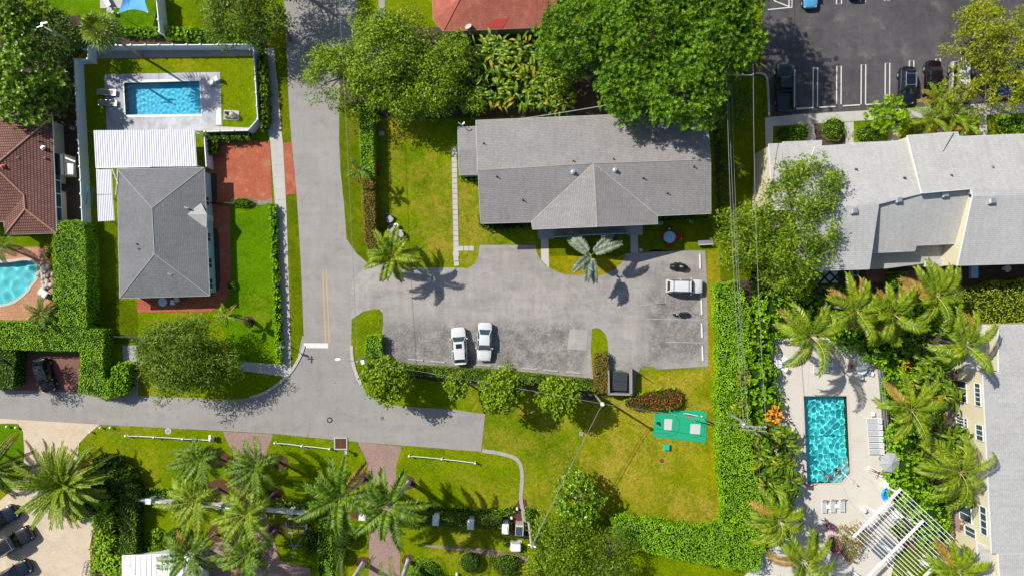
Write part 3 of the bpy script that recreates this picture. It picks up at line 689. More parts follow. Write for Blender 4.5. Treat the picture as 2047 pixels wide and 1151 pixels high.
# ================================================================== ground
def chaikin(p, n=2, closed=False):
    for _ in range(n):
        q = []; m = len(p)
        for i in range(m if closed else m-1):
            a, b = p[i], p[(i+1) % m]; q += [(a[0]*.75+b[0]*.25, a[1]*.75+b[1]*.25), (a[0]*.25+b[0]*.75, a[1]*.25+b[1]*.75)]
        p = q if closed else [p[0]] + q + [p[-1]]
    return p
from mathutils.geometry import tessellate_polygon
def sheet_hole(name, pts, holes, mat, z, z0=-0.05, kind='structure', label=None, cat=None, parent=None, raw=False):
    """a flat sheet with openings (pools); the rims of outline and openings drop to z0"""
    rings = [[p[:2] for p in (pts if raw else PL(pts))]] + [[p[:2] for p in PL(h)] for h in holes]
    tri = tessellate_polygon([[Vector((x, y, 0)) for x, y in r] for r in rings]); flat = [p for r in rings for p in r]
    mb = MB(); F = []
    for t in tri:
        a, b, c = (flat[i] for i in t); ar = (b[0]-a[0])*(c[1]-a[1])-(c[0]-a[0])*(b[1]-a[1])
        F.append(tuple(t) if ar > 0 else tuple(t)[::-1])
    mb.add([(x, y, z) for x, y in flat], F)
    for r in rings:
        n = len(r); mb.add([(x, y, z) for x, y in r] + [(x, y, z0) for x, y in r], [(i, (i+1) % n, n+(i+1) % n, n+i) for i in range(n)])
    o = mb.build(name, mt[mat], parent); return tag(o, label, cat, kind=kind)
POOL_A = [(247,164),(400,160),(404,231),(250.5,233)]
POOL_B = [(1604,790),(1694,789.5),(1701,945),(1681,966),(1611,967)]
POOL_C = chaikin([(-70,545),(-50,525),(0,523),(28,521),(48,517),(66,520),(78,533),(78,548),(72,560),(62,572),(55,583),(40,596),(25,606),(0,612),(-60,612),(-85,580)], 2, True)
def sheet(name, pts, mat, z, smooth=0, kind='structure', label=None, cat=None, z0=None):
    if smooth: pts = chaikin(pts, smooth, True)
    poly = [p[:2] for p in PL(pts)]
    mb = MB(); mb.prism(poly, -0.05 if z0 is None else z0, z)
    o = mb.build(name, mt[mat]); return tag(o, label, cat, kind=kind)
def strip(name, pts, w, mat, z0, z1, closed=False, smooth=0, kind='structure', build=True, mb=None, mi=0):
    """a band w metres wide along a line of photo pixels"""
    if smooth: pts = chaikin(pts, smooth, closed)
    P2 = [np.array(p[:2]) for p in PL(pts)]; n = len(P2); L, Rr = [], []
    for i in range(n):
        a = P2[(i-1) % n] if (closed or i) else P2[i]; b = P2[(i+1) % n] if (closed or i < n-1) else P2[i]
        d = b-a; d /= np.linalg.norm(d); no = np.array([-d[1], d[0]]); L.append(P2[i]+no*w/2); Rr.append(P2[i]-no*w/2)
    mb = mb or MB(); m = n if closed else n-1
    V = [(*p, z) for p in L for z in (z0,)] + [(*p, z0) for p in Rr] + [(*p, z1) for p in L] + [(*p, z1) for p in Rr]
    F = []
    for i in range(m):
        j = (i+1) % n; F += [(2*n+i, 3*n+i, 3*n+j, 2*n+j), (i, 2*n+i, 2*n+j, j), (n+j, 3*n+j, 3*n+i, n+i)]
    if not closed: F += [(0, n, 3*n, 2*n), (n-1, 3*n-1, 4*n-1, 2*n-1+n-1+1-n+0) if False else (n-1, 2*n+n-1, 3*n+n-1, n+n-1)]
    mb.add(V, F, mi)
    if build:
        o = mb.build(name, mt[mat]); return tag(o, kind=kind)

sheet_hole('ground', [(-400, -400), (400, -400), (400, 400), (-400, 400)], [POOL_A, POOL_B, POOL_C], 'turf_yard', 0.0, -1.6, raw=True)
# lawns of their own character
sheet('lawn', [(762,232),(1060,150),(1100,232),(953,240),(962,450),(1075,452),(1180,455),(1320,440),(1430,430),(1430,740),(1442,1060),(1190,1050),(1060,1060),(958,935),(975,820),(1280,790),(1285,735),(1420,735),(1420,510),(1240,510),(1230,550),(1140,550),(1075,500),(955,485),(940,530),(830,530),(760,480)], 'turf_lawn', 0.006)
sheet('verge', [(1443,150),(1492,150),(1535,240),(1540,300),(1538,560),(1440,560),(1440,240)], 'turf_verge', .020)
sheet('dry_lawn', [(1180,800),(1300,740),(1418,738),(1412,500),(1445,505),(1452,800),(1448,1062),(1330,1052),(1240,1035),(1150,1010),(1160,900)], 'turf_worn', 0.010, 1)
sheet('lawn_strip', [(1410,500),(1434,505),(1442,640),(1446,760),(1440,870),(1446,1060),(1425,1055),(1418,860),(1422,742),(1416,735)], 'turf_gold', 0.014, 1)
sheet('island_lawn', [(1095,475),(1282,470),(1262,500),(1246,525),(1226,542),(1200,552),(1160,552),(1126,549),(1100,538),(1082,522),(1078,500)], 'turf_gold', 0.026, 0)
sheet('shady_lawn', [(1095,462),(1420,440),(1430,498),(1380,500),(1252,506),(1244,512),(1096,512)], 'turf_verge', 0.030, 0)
sheet('side_lawn', [(455,415),(548,405),(560,560),(560,710),(470,745),(440,640),(462,560)], 'turf_lush', 0.008)
sheet_hole('pool_lawn', [(175,100),(516,98),(512,250),(430,262),(180,262)], [POOL_A], 'turf_yard', 0.008)
sheet('back_lawn', [(86,0),(312,0),(318,62),(180,72),(120,40)], 'turf_lush', 0.008)
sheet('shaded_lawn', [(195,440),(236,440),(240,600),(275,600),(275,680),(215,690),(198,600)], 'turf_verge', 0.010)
sheet('verge', [(548,96),(573,98),(583,240),(584,290),(565,285),(560,240)], 'turf_verge', 0.012)
sheet('verge', [(570,388),(594,390),(601,480),(609,690),(598,722),(583,738),(581,560),(574,450)], 'turf_verge', 0.012)
sheet('verge', [(677,190),(716,205),(722,420),(736,530),(713,507),(693,478),(686,400),(677,300)], 'turf_verge', 0.012)
# soil and mulch
sheet('planting_bed', [(0,60),(160,30),(172,100),(145,120),(165,445),(100,450),(0,250)], 'soil', 0.016)
sheet('planting_bed', [(186,62),(520,60),(540,96),(505,92),(188,92)], 'soil', 0.016)
sheet('planting_bed', [(176,100),(506,100),(506,112),(190,118),(178,117)], 'concrete_old', 0.018)
sheet('planting_bed', [(600,60),(1100,50),(1480,40),(1520,120),(1525,270),(1535,560),(1600,700),(1560,1000),(1500,1060),(1465,1060),(1440,500),(1424,235),(1150,232),(940,236),(860,238),(770,236),(690,205)], 'soil', 0.016)
sheet('planting_bed', [(1530,255),(1820,240),(2060,230),(2060,270),(1820,290),(1545,300)], 'soil', 0.012)
sheet('garden_bed', [(1500,530),(2060,528),(2060,660),(1990,660),(1925,745),(1910,1151),(1830,1151),(1790,960),(1760,760),(1700,668),(1560,680),(1510,640)], 'soil', 0.020)
sheet('planting_bed', [(800,728),(1190,762),(1190,800),(800,752)], 'soil', 0.010)
sheet('planting_bed', [(260,978),(800,1015),(1045,1020),(1042,1060),(800,1046),(600,1022),(260,1000)], 'mulch', 0.012)
sheet('planting_bed', [(190,860),(262,985),(262,1151),(185,1151),(180,1000)], 'mulch', 0.012)
# streets
road = [(566,-260),(568,0),(573,100),(577,200),(584,300),(593,390),(599,480),(603,560),(606,640),(608,688),(604,704),(596,720),(582,743),(556,768),(525,787),(500,794),(478,797),(440,799),(400,796),(274,790),(154,783),(0,777),(-500,765),
 (-500,822),(0,836),(200,848),(400,858),(546,866),(717,883),(800,889),(962,902),(970,827),(904,818),(800,811),(778,808),(760,801),(736,787),(722,768),(712,745),(705,725),(702,701),(703,641),(704,610),(712,560),(740,540),
 (736,527),(713,507),(693,478),(688,410),(681,345),(678,280),(679,193),(676,100),(672,0),(668,-260)]
sheet('street', road, 'asphalt_road', 0.030)
lot = [(700,640),(704,560),(725,540),(736,527),(800,534),(909,535),(938,536),(950,526),(956,514),(959,490),(1071,490),(1073,505),(1081,520),(1090,530),(1102,538),(1126,548),(1162,551),(1200,551),(1226,541),(1240,529),(1247,518),(1250,507),(1380,501),(1410,501),(1413,560),(1416,732),(1315,738),(1306,732),(1283,733),(1272,750),(1268,790),(1212,790),(1212,720),(1216,703),(1215,682),(1210,667),(1200,657),(1192,655),(1184,657),(1181,700),(1186,757),(1100,747),(969,735),(826,728),(764,722),(764,655),(766,640),(764,626),(749,617),(726,622),(712,632)]
sheet('parking_lot', lot, 'asphalt_lot', 0.036)
sheet('lot_border', [(1300,499),(1402,502),(1406,560),(1408,726),(1404,726),(1402,560),(1398,508),(1300,508)], 'concrete_old', 0.030)
sheet('pavement_patch', [(1139,657),(1175,659),(1171,700),(1134,697)], 'concrete_old', 0.042)
sheet('road_shoulder', [(672,-60),(716,-60),(714,50),(740,62),(757,52),(757,-60),(770,-60),(768,110),(676,110)], 'concrete_old', 0.026)
sheet('island', [(703,641),(712,633),(726,622),(749,617),(758,618),(765,625),(766,646),(763,670),(764,730),(716,752),(708,730),(702,701)], 'turf_lawn', 0.05)
sheet('side_street_patch', [(604,671),(703,666),(702,715),(708,760),(640,770),(590,740)], 'asphalt_road', 0.034)
dk = [(1525,150),(1520,-200),(2300,-200),(2300,196),(2050,203),(1980,210),(1534,235),(1533,170)]
sheet('car_park', dk, 'asphalt_dark', 0.030)
# pavements and drives
sheet('pavement', [(530,97),(548,97),(556,180),(563,260),(566,290),(573,420),(580,640),(582,738),(570,752),(480,740),(480,722),(560,728),(557,640),(551,420),(540,280),(528,240),(533,170)], 'concrete', 0.055)
mb = MB()
for k, (a, b) in enumerate([((530,135),(552,134)),((532,190),(557,189)),((536,240),(560,239)),((541,330),(568,329)),((543,355),(569,354)),((545,378),(570,377)),((548,400),(571,399)),((550,422),(573,421)),((551,444),(574,443)),((552,466),(575,465)),((553,488),(576,488)),((554,510),(577,510)),((555,534),(577,533)),((556,556),(578,556)),((557,580),(579,579)),((557,604),(580,603)),((558,628),(580,627)),((558,652),(581,652)),((558,676),(581,676)),((559,700),(581,700))]):
    strip('x', [a, b], 0.05, 'black', 0.0555, 0.060, build=False, mb=mb)
tag(mb.build('pavement_joints', mt['concrete_old']), kind='structure')
sheet('brick_drive', [(429,280),(540,283),(544,398),(530,402),(500,398),(462,400),(462,404),(460,410),(461,540),(463,572),(452,600),(430,618),(420,622),(275,624),(274,596),(430,592),(424,400),(420,330)], 'brick_drive', 0.045)
sheet('brick_apron', [(566,286),(583,285),(593,388),(572,390)], 'brick_drive', 0.046)
sheet('entry_bed', [(420,455),(434,458),(438,470),(441,560),(438,578),(424,588)], 'soil', 0.055)
sheet('entry_bed', [(410,350),(428,345),(434,350),(434,400),(430,408),(412,408)], 'soil', 0.055)
sheet('gravel_border', [(462,402),(500,398),(530,402),(545,395),(545,408),(505,412),(460,410)], 'dry_soil', 0.050)
sheet('forecourt', [(-200,700),(160,700),(158,784),(0,778),(-200,772)], 'paver_rose', 0.036)
sheet('gravel_path', [(245,690),(275,690),(276,792),(248,790)], 'concrete_old', 0.036)
sheet('travertine_drive', [(-100,834),(0,836),(200,848),(175,868),(158,886),(156,910),(170,960),(190,1040),(180,1090),(190,1400),(-200,1400),(-100,1010),(0,1000),(46,960),(49,900),(46,862),(36,846),(0,846)], 'travertine', 0.034)
sheet('front_lawn', [(-60,845),(0,846),(36,848),(45,862),(48,890),(47,945),(0,975),(-60,975)], 'turf_lush', 0.04)
sheet('front_lawn', [(196,852),(240,850),(400,861),(445,862),(465,905),(462,985),(262,985),(190,975),(160,920),(160,886),(178,868)], 'turf_yard', 0.038)
sheet('front_lawn', [(546,867),(712,882),(735,925),(733,985),(640,1010),(500,985),(528,915)], 'turf_yard', 0.038)
sheet('front_lawn', [(803,895),(960,905),(1020,907),(1038,920),(1042,950),(1038,990),(1025,1014),(990,1019),(850,1012),(790,1000),(792,930)], 'turf_yard', 0.038)
sheet('paver_drive', [(443,862),(546,867),(530,910),(524,1000),(560,1120),(620,1135),(640,1300),(400,1300),(405,1100),(450,1060),(500,1030),(470,985),(466,905)], 'paver_pink', 0.034)
sheet('paver_path', [(715,883),(803,892),(794,930),(793,1000),(800,1060),(800,1300),(737,1300),(738,1060),(732,1000),(735,925)], 'paver_pink', 0.034)
strip('garden_path', [(964,900),(1000,905),(1032,914),(1043,932),(1044,965),(1040,995),(1045,1020),(1050,1060)], 0.45, 'concrete_old', -0.02, 0.05, smooth=2)
sheet('mulch_bed', [(1038,996),(1052,998),(1060,1040),(1052,1075),(1035,1075),(1018,1045),(1010,1018),(1030,1010)], 'mulch', 0.046)
sheet('yard_path', [(800,1085),(975,1095),(1060,1110),(1050,1130),(960,1105)], 'dry_soil', 0.03, 1)
# stepping path of square slabs beside the main lawn
mb = MB(); yy = 294.0
for i in range(21):
    x = 902.5 + (yy-294)*0.021; x2 = x+10.3; y2 = yy+9.6; mb.prism([p[:2] for p in PL([(x,yy),(x2,yy-.2),(x2+.2,y2),(x+.2,y2)])], 0.0, 0.07+0.004*(i % 3)); yy += 10.5
yy = 492.3
for i in range(4): mb.prism([p[:2] for p in PL([(906.5+i*10.4,yy),(916+i*10.4,yy),(916+i*10.4,yy+9.3),(906.5+i*10.4,yy+9.3)])], 0, 0.07)
for i in range(3): mb.prism([p[:2] for p in PL([(905+i*1.2,503+i*10),(915+i,503+i*10),(916+i,511+i*10),(906+i,512+i*10)])], 0, 0.06)
tag(mb.build('stepping_path', mt['concrete']), kind='structure')
# front walks and porch slab of the long building
sheet('front_walk', [(1081,474),(1096,474),(1098,536),(1082,520)], 'stone_pale', 0.07)
sheet('front_walk', [(1260,468),(1275,468),(1276,506),(1261,506)], 'concrete', 0.07)
# patio behind the checkered terrace, stepping stones
sheet('patio', [(1595,538),(1730,536),(1732,565),(1598,572)], 'soil', 0.045)
sheet('patio', [(1730,536),(1775,535),(1778,560),(1732,566)], 'paver_rose', 0.045)
sheet('patio', [(1810,540),(1850,540),(1850,580),(1800,590)], 'paver_rose', 0.045)
sheet('patio', [(1885,745),(1925,745),(1925,900),(1890,900)], 'paver_pink', 0.045)
sheet('patio', [(1893,1000),(1940,1010),(1945,1151),(1890,1151)], 'paver_pink', 0.045)
sheet('stripe_lawn', [(1800,1060),(1862,1060),(1898,1090),(1895,1200),(1740,1200),(1745,1100)], 'turf_yard', 0.04)
# kerbs at the street corner
strip('kerb', [(608,690),(604,704),(596,720),(582,743),(556,768),(525,787),(500,794)], 0.35, 'concrete', -0.02, 0.13, smooth=1)
strip('kerb', [(703,690),(703,704),(706,727),(713,748),(722,768)], 0.38, 'concrete', -0.02, 0.13, smooth=1)
strip('kerb', [(1510,147),(1524,147),(1532,153),(1535,170),(1537,233)], 0.25, 'concrete', -0.02, 0.13, smooth=2)
sheet('verge', [(1490,152),(1523,152),(1530,160),(1533,240),(1536,300),(1490,300)], 'turf_verge', 0.05)
# painted markings
mb = MB()
for pts in ([(645.5,539),(651.5,684)], [(652.5,539),(658.5,684)]):
    strip('x', pts, 0.17, 'x', 0.036, 0.042, build=False, mb=mb)
tag(mb.build('centre_line', mt['paint_yellow']), kind='structure')
mb = MB(); strip('x', [(607,690),(656,690.5)], 0.62, 'x', 0.036, 0.0425, build=False, mb=mb); tag(mb.build('stop_line', mt['paint_white']), kind='structure')
mb = MB()
for x0, y0, y1 in ((1579,140,215),(1625,136,214),(1672,133,209),(1721,130,209),(1769,127,205),(1817,122,205),(1870,118,200),(1921,115,200),(1970,110,195)):
    strip('x', [(x0,y1),(x0+.6,y0),(x0+9.5,y0-.4),(x0+9,y1)], 0.13, 'x', 0.032, 0.038, build=False, mb=mb)
for x0, y1 in ((1672,9),(1720,5),(1768,2)): strip('x', [(x0,-60),(x0,y1),(x0+10,y1-.5),(x0+9,-60)], 0.13, 'x', 0.032, 0.038, build=False, mb=mb)
strip('x', [(1535,20),(1583,15),(1583,-20)], 0.13, 'x', 0.032, 0.038, build=False, mb=mb)
strip('x', [(1530,-5),(1577,14)], 0.13, 'x', 0.0322, 0.0383, build=False, mb=mb); strip('x', [(1550,-20),(1580,0)], 0.13, 'x', 0.0322, 0.0383, build=False, mb=mb)
strip('x', [(1577,14),(1577,-20)], 0.13, 'x', 0.0324, 0.0386, build=False, mb=mb)
tag(mb.build('parking_lines', mt['paint_white']), kind='structure')
sheet('pavement', [(1536,235),(1600,229),(1740,221),(1980,207),(2060,203),(2300,196),(2300,222),(2060,226),(1980,230),(1740,241),(1545,253),(1545,300),(1530,300),(1529,236)], 'concrete', 0.12)
for q in ([(1613,250),(1626,249),(1632,292),(1612,292)], [(1688,245),(1706,244),(1706,290),(1690,290)], [(1784,252),(1800,252),(1800,282),(1784,282)], [(1956,228),(1971,227),(1973,275),(1958,275)]): sheet('entry_walk', q, 'concrete', 0.10)
for q in ([(1547,252),(1612,249),(1612,285),(1547,290)], [(1706,243),(1784,240),(1784,285),(1706,290)], [(1800,240),(1956,230),(1956,272),(1800,284)], [(1973,229),(2070,225),(2070,270),(1974,274)]): sheet('entry_lawn', q, 'turf_yard', 0.05)

g = MB()
for q in ([(1285,608),(1330,608)], [(1330,592),(1330,608)], [(1290,637),(1405,639)], [(1330,683),(1406,685)], [(1240,611),(1330,608)]): strip('x', q, .10, 'x', .03, .0385, build=False, mb=g)
tag(g.build('faded_bay_lines', mt['concrete_old']), kind='structure')
# ================================================================== buildings
def V3(a): return P(*a)
def roof_part(name, root, org, pts, faces, mat, th=0.16, fascia='white', uv=True, base=0.0):
    """pts: (px,py,z) roof vertices; faces sloping up; the free border gets a fascia board"""
    V = [np.array(P(*p)) for p in pts]
    mb = MB(); mb.add(V, faces, 0)
    # make every face look up
    fs = []
    for f in faces:
        n = np.zeros(3)
        for i in range(len(f)): n += np.cross(V[f[i]], V[f[(i+1) % len(f)]])
        fs.append(f if n[2] > 0 else f[::-1])
    mb = MB(); mb.add(V, fs, 0)
    o = mb.build(name, mt[mat], root, org=org, uv=uv)
    edges = {}
    for f in fs:
        for i in range(len(f)):
            a, b = f[i], f[(i+1) % len(f)]; edges[(a, b)] = 1
    fm = MB()
    for (a, b) in edges:
        if (b, a) in edges: continue
        A, B = V[a], V[b]; d = B-A; d[2] = 0; L = np.linalg.norm(d)
        if L < 1e-3: continue
        out = np.array([d[1], -d[0], 0])/L*0.022; up = np.array([0, 0, -0.006]); dn = np.array([0, 0, -th])
        q = [A+out+up, B+out+up, B+out+dn, A+out+dn, A-out*2+up, B-out*2+up, B-out*2+dn, A-out*2+dn]
        fm.add(q, [(3,2,1,0),(4,5,6,7),(0,1,5,4),(1,2,6,5),(2,3,7,6),(3,0,4,7)])
    # soffit closing the underside
    fm.add([v + np.array([0, 0, -th]) for v in V], [f[::-1] for f in fs])
    if fm.n: fm.build('fascia', mt[fascia], o, org=(0, 0, 0)).location = (0, 0, 0); 
    for c in o.children:
        c.data.transform(Matrix.Translation(-Vector(org)))
    return o
def ridge_caps(root, org, lines, mat, r=0.10):
    mb = MB()
    for a, b in lines:
        A, B = np.array(P(*a)), np.array(P(*b)); mb.tube([A, B], r, 6)
    o = mb.build('ridge_cap', mt[mat], root, org=(0, 0, 0)); o.data.transform(Matrix.Translation(-Vector(org))); return o
def wall_part(name, root, org, poly_px, z, mat, zs=None, z0=-0.05):
    """poly_px at height z (roof outline, inset) down to the ground"""
    poly = [P(a, b, z if zs is None else zs[i])[:2] for i, (a, b) in enumerate(poly_px)]
    mb = MB(); mb.prism(poly, z0, z if zs is None else zs); return mb.build(name, mt[mat], root, org=org)
def wall_window(root, org, A, B, z0, z1, n=1, frame='white', pane='window_glass', name='window', out=0.05, split=0):
    """a window in the wall running from A to B (metres, plan); the outside is to the right of A->B"""
    A, B = np.array(A[:2]), np.array(B[:2]); d = B-A; L = np.linalg.norm(d); d /= L; no = np.array([d[1], -d[0]])
    def bx(mb, s0, s1, h0, h1, t0, t1):
        q = [];
        for h in (h0, h1):
            for (s_, t_) in ((s0, t0), (s1, t0), (s1, t1), (s0, t1)): p = A + d*s_ + no*t_; q.append((p[0], p[1], h))
        mb.add(q, [(3,2,1,0),(4,5,6,7),(0,1,5,4),(1,2,6,5),(2,3,7,6),(3,0,4,7)])
    f = MB(); w = 0.07
    bx(f, 0, L, z0, z0+w, 0, out+.03); bx(f, 0, L, z1-w, z1, 0, out+.03)
    for i in range(n+1):
        s_ = (L-w)*i/n; bx(f, s_, s_+w, z0+w, z1-w, 0, out+.025)
    if split: bx(f, 0, L, z1-split, z1-split+w, 0, out+.02)
    fo = f.build(name, mt[frame], root, org=org)
    p = MB(); bx(p, w*.5, L-w*.5, z0+w*.5, z1-w*.5, 0.005, out*.5); po = p.build('pane', mt[pane], fo, org=(0, 0, 0)); po.data.transform(Matrix.Translation(-Vector(org)))
    return fo
def vents(root, org, pts, z, mat='dark_metal', kind='pipe', h=0.35, r=0.07):
    for (a, b, zz) in pts:
        c = P(a, b, zz); mb = MB()
        if kind == 'pipe': mb.lathe([(r*1.9, -0.12), (r*1.9, 0.02), (r, 0.05), (r, h), (r*0.8, h)], c, 8)
        elif kind == 'box': mb.rbox((c[0], c[1], c[2]+0.08), (0.75, 0.7, 0.3), rad(4)); mb.rbox((c[0], c[1], c[2]+0.29), (0.5, 0.48, 0.26), rad(4))
        elif kind == 'goose': mb.tube([(c[0], c[1], c[2]-.1), (c[0], c[1], c[2]+.25), (c[0]+.2, c[1]-.05, c[2]+.38), (c[0]+.55, c[1]-.15, c[2]+.36)], 0.09, 7)
        mb.build('roof_vent', mt[mat], root, org=org)

# ---- long office building, centre
org = P(1187, 345); B1 = thing('office_building', 'long low building with weathered grey shingle gable roof facing the car park', 'building', org)
zr, ze = 7.0, 5.1
roof_part('roof', B1, org, [(951,241,ze),(1046,237,ze),(1241,229,ze),(1413,222,ze),(1421,319,zr),(1187,327,zr),(955,341,zr),(961,447,ze),(1062,444,ze),(1421.5,427,ze),(1314,431.5,ze)],
  [(6,0,1,2,3,4,5),(6,5,8,7),(5,4,9,10)], 'shingle_grey')
roof_part('front_roof', B1, org, [(1187,326.5,zr+.02),(1062,443.5,ze+.02),(1065,458.5,ze-.0),(1194,453,zr-.0),(1315,448,ze),(1314,431,ze+.02)], [(0,1,2,3),(0,3,4,5)], 'shingle_grey')
roof_part('side_roof', B1, org, [(915,254,3.3),(951,253,3.3),(953.5,299,3.9),(915.5,300,3.9),(918.5,349.5,3.3),(953.5,349,3.3)], [(0,1,2,3),(3,2,5,4)], 'shingle_grey')
ridge_caps(B1, org, [((955,341,zr),(1187,327,zr)),((1187,327,zr),(1421,319,zr)),((1187,327,zr),(1194,453,zr))], 'ridge_grey', 0.05)
wall_part('wall', B1, org, [(957,247),(1410,229),(1416,421),(1306,426),(1308,440),(1200,446),(1072,451),(1068,438),(965,441)], ze-.1, 'grey_wall')
mb = MB(); 
for (a, b) in (((951,241),(955,341)), ((955,341),(961,447))): pass
wall_part('annex_wall', B1, org, [(919,258),(953,257),(955,345),(922,346)], 3.2, 'grey_wall')
gb = MB()   # gable triangles
for tri in (([(957,247,4.8),(960,441,4.8),(957.5,341,6.3)]), ([(1411,229,4.8),(1416,421,4.8),(1414,320,6.3)]), ([(1072,451,4.8),(1308,440,4.8),(1193,447,6.3)])):
    q = [P(*t) for t in tri]; gb.add(q, [(0,1,2)]); gb.add([(x+.02, y, z) for x, y, z in q], [(2,1,0)])
gb.build('gable', mt['grey_wall'], B1, org=org)
def rz_(x, y):
    r = 341-(x-955)*.047; t = (y-(241-(x-951)*.041))/(r-(241-(x-951)*.041)) if y < r else (447-(x-961)*.041-y)/(447-(x-961)*.041-r); return ze+(zr-ze)*max(0, min(1, t))
vents(B1, org, [(x, y, rz_(x, y)+.02) for x, y in ((967,287),(993,353),(1045,400),(1146,322),(1226,318),(1387,333),(1334,386),(1286,356))], 0)
vents(B1, org, [(x, y, rz_(x, y)+.05) for x, y in ((1146,344),(1230,340))], 0, 'alu', 'pipe', 0.4, 0.16)
# porch: ramp, slab, railing
pm = MB(); pm.prism([p[:2] for p in PL([(1074,456),(1285,448),(1285,470),(1256,470),(1256,466),(1107,474),(1107,477),(1076,477)], 0.5)], -0.05, 0.5)
pm.build('porch', mt['concrete_old'], B1, org=org)
pm = MB()
for i in range(34):
    x = 1108+i*4.25; y0 = 459-(x-1107)*0.028; y1 = 473.5-(x-1107)*0.055; q = PL([(x,y0),(x+3.3,y0),(x+3.3,y1),(x,y1)], 0.55); pm.prism([p[:2] for p in q], 0.5, 0.56+0.01*(i % 2))
pm.build('porch_boards', mt['wood_grey'], B1, org=org)
pm = MB(); pts = [(1107,474.0),(1150,471),(1200,468),(1254,466.5)]
for z in (0.95, 1.4): pm.tube([P(a, b, z) for a, b in pts], 0.05, 6)
a = [P(x_, 474-(x_-1107)*0.052, 1.0) for x_ in np.linspace(1107, 1254, 12)]
for p in a: pm.tube([(p[0], p[1], 0.5), (p[0], p[1], 1.4)], 0.04, 5)
q = [P(a_, b_, 1.2) for a_, b_ in pts]
for i in range(3): pm.add([(q[i][0],q[i][1],.65),(q[i+1][0],q[i+1][1],.65),(q[i+1][0],q[i+1][1],1.36),(q[i][0],q[i][1],1.36)], [(0,1,2,3)]); 
pm.build('porch_railing', mt['pale_blue'], B1, org=org)
# aerial on the gable
ab = MB(); c = P(925, 253, 3.7); ab.tube([c, (c[0], c[1], c[2]+.7)], 0.04, 5); ab.tube([(c[0]-.5, c[1]+.3, c[2]+.7), (c[0], c[1], c[2]+.65), (c[0]+.25, c[1]+.3, c[2]+.7)], 0.07, 5); ab.build('antenna', mt['alu'], B1, org=org)

# ---- left house: slate-grey hip roof
org = P(325, 465); B2 = thing('house', 'pale blue house with a slate grey hip roof beside the brick driveway', 'house', org)
ze, zr = 2.8, 4.35
roof_part('roof', B2, org, [(234,338,ze),(408,335,ze),(419,591,ze),(239,596,ze),(304,416,zr),(309,508,zr)], [(0,1,4),(1,2,5,4),(2,3,5),(3,0,4,5)], 'shingle_slate')
ridge_caps(B2, org, [((304,416,zr),(309,508,zr)),((234,338,ze),(304,416,zr)),((408,335,ze),(304,416,zr)),((419,591,ze),(309,508,zr)),((239,596,ze),(309,508,zr))], 'ridge_grey', 0.06)
roof_part('porch_gable', B2, org, [(370,428.5,3.35),(400,405,2.92),(413,429,3.35),(412,455,2.85)], [(0,1,2),(0,2,3)], 'shingle_light', th=.1)
wall_part('wall', B2, org, [(240,344),(402,341),(413,585),(245,590)], ze-.1, 'blue_wall')
vents(B2, org, [(275,488,3.6),(279,498,3.6)], 0, 'black'); vents(B2, org, [(371,415,3.3),(337,547,3.3)], 0, 'alu', 'goose')
A, Bq = P(413,585,2.7), P(402,341,2.7)
def along(A, B, t): return (A[0]+(B[0]-A[0])*t, A[1]+(B[1]-A[1])*t)
for t0, t1 in ((0.03,0.12),(0.2,0.29),(0.42,0.5),(0.72,0.8)): wall_window(B2, org, along(A, Bq, t0), along(A, Bq, t1), 0.9, 2.2, 2)
wall_window(B2, org, along(A, Bq, .6), along(A, Bq, .645), 0.05, 2.1, 1, 'white', 'white', name='door')

# ---- white ribbed patio roof on the left house
def ribbed(root, org, quad_px, z0, z1, mat, n, name='roof_panel', along_y=True, th=0.06, rib=0.045):
    """quad: TL,TR,BR,BL; ribs run from top to bottom"""
    q = [np.array(P(a, b, zz)) for (a, b), zz in zip(quad_px, (z0, z0, z1, z1))]
    mb = MB(); mb.add([*q, *[v - np.array([0, 0, th]) for v in q]], [(3,2,1,0),(4,5,6,7),(0,1,5,4),(1,2,6,5),(2,3,7,6),(3,0,4,7)])
    for i in range(n):
        t = (i+.5)/n; w = 0.22/n; A0 = q[0]+(q[1]-q[0])*(t-w); A1 = q[0]+(q[1]-q[0])*(t+w); B0 = q[3]+(q[2]-q[3])*(t-w); B1_ = q[3]+(q[2]-q[3])*(t+w); u = np.array([0, 0, rib])
        mb.add([A0, A1, B1_, B0, (A0*.7+A1*.3)+u, (A0*.3+A1*.7)+u, (B0*.3+B1_*.7)+u, (B0*.7+B1_*.3)+u], [(4,7,6,5),(0,4,5,1),(1,5,6,2),(2,6,7,3),(3,7,4,0)])
    return mb.build(name, mt[mat], root, org=org)
org = P(290, 300); PR = thing('patio_roof', 'white ribbed metal patio roof wrapping the back corner of the pale blue house', 'patio roof', org)
ribbed(PR, org, [(187,261),(290,260),(292,334),(191,336)], 2.85, 2.6, 'metal_roof_white', 22)
ribbed(PR, org, [(290.6,260),(389,258),(394,333),(292.6,334)], 2.85, 2.6, 'metal_roof_white', 22)
ribbed(PR, org, [(192,338),(223,338),(225,388),(194,389)], 2.55, 2.5, 'metal_roof_white', 9)
ribbed(PR, org, [(194,390),(225,389),(229,441),(196,443)], 2.6, 2.5, 'metal_roof_white', 9)
pm = MB()
for a, b in ((190,264),(240,264),(290,263),(386,262),(392,330),(195,340),(196,388),(198,438),(225,438)): c = P(a, b, 2.5); pm.tube([(c[0], c[1], 0), (c[0], c[1], 2.55)], 0.05, 6)
pm.build('posts', mt['white'], PR, org=org)
pm = MB(); 
pm.tube([P(193,336,2.75), P(300,334,2.75)], 0.06, 5); pm.tube([P(224,338,2.9), P(236,368,2.9)], 0.05, 5); pm.tube([P(236,340,2.9), P(231,390,2.9)], 0.05, 5)
pm.build('gutter', mt['white'], PR, org=org)
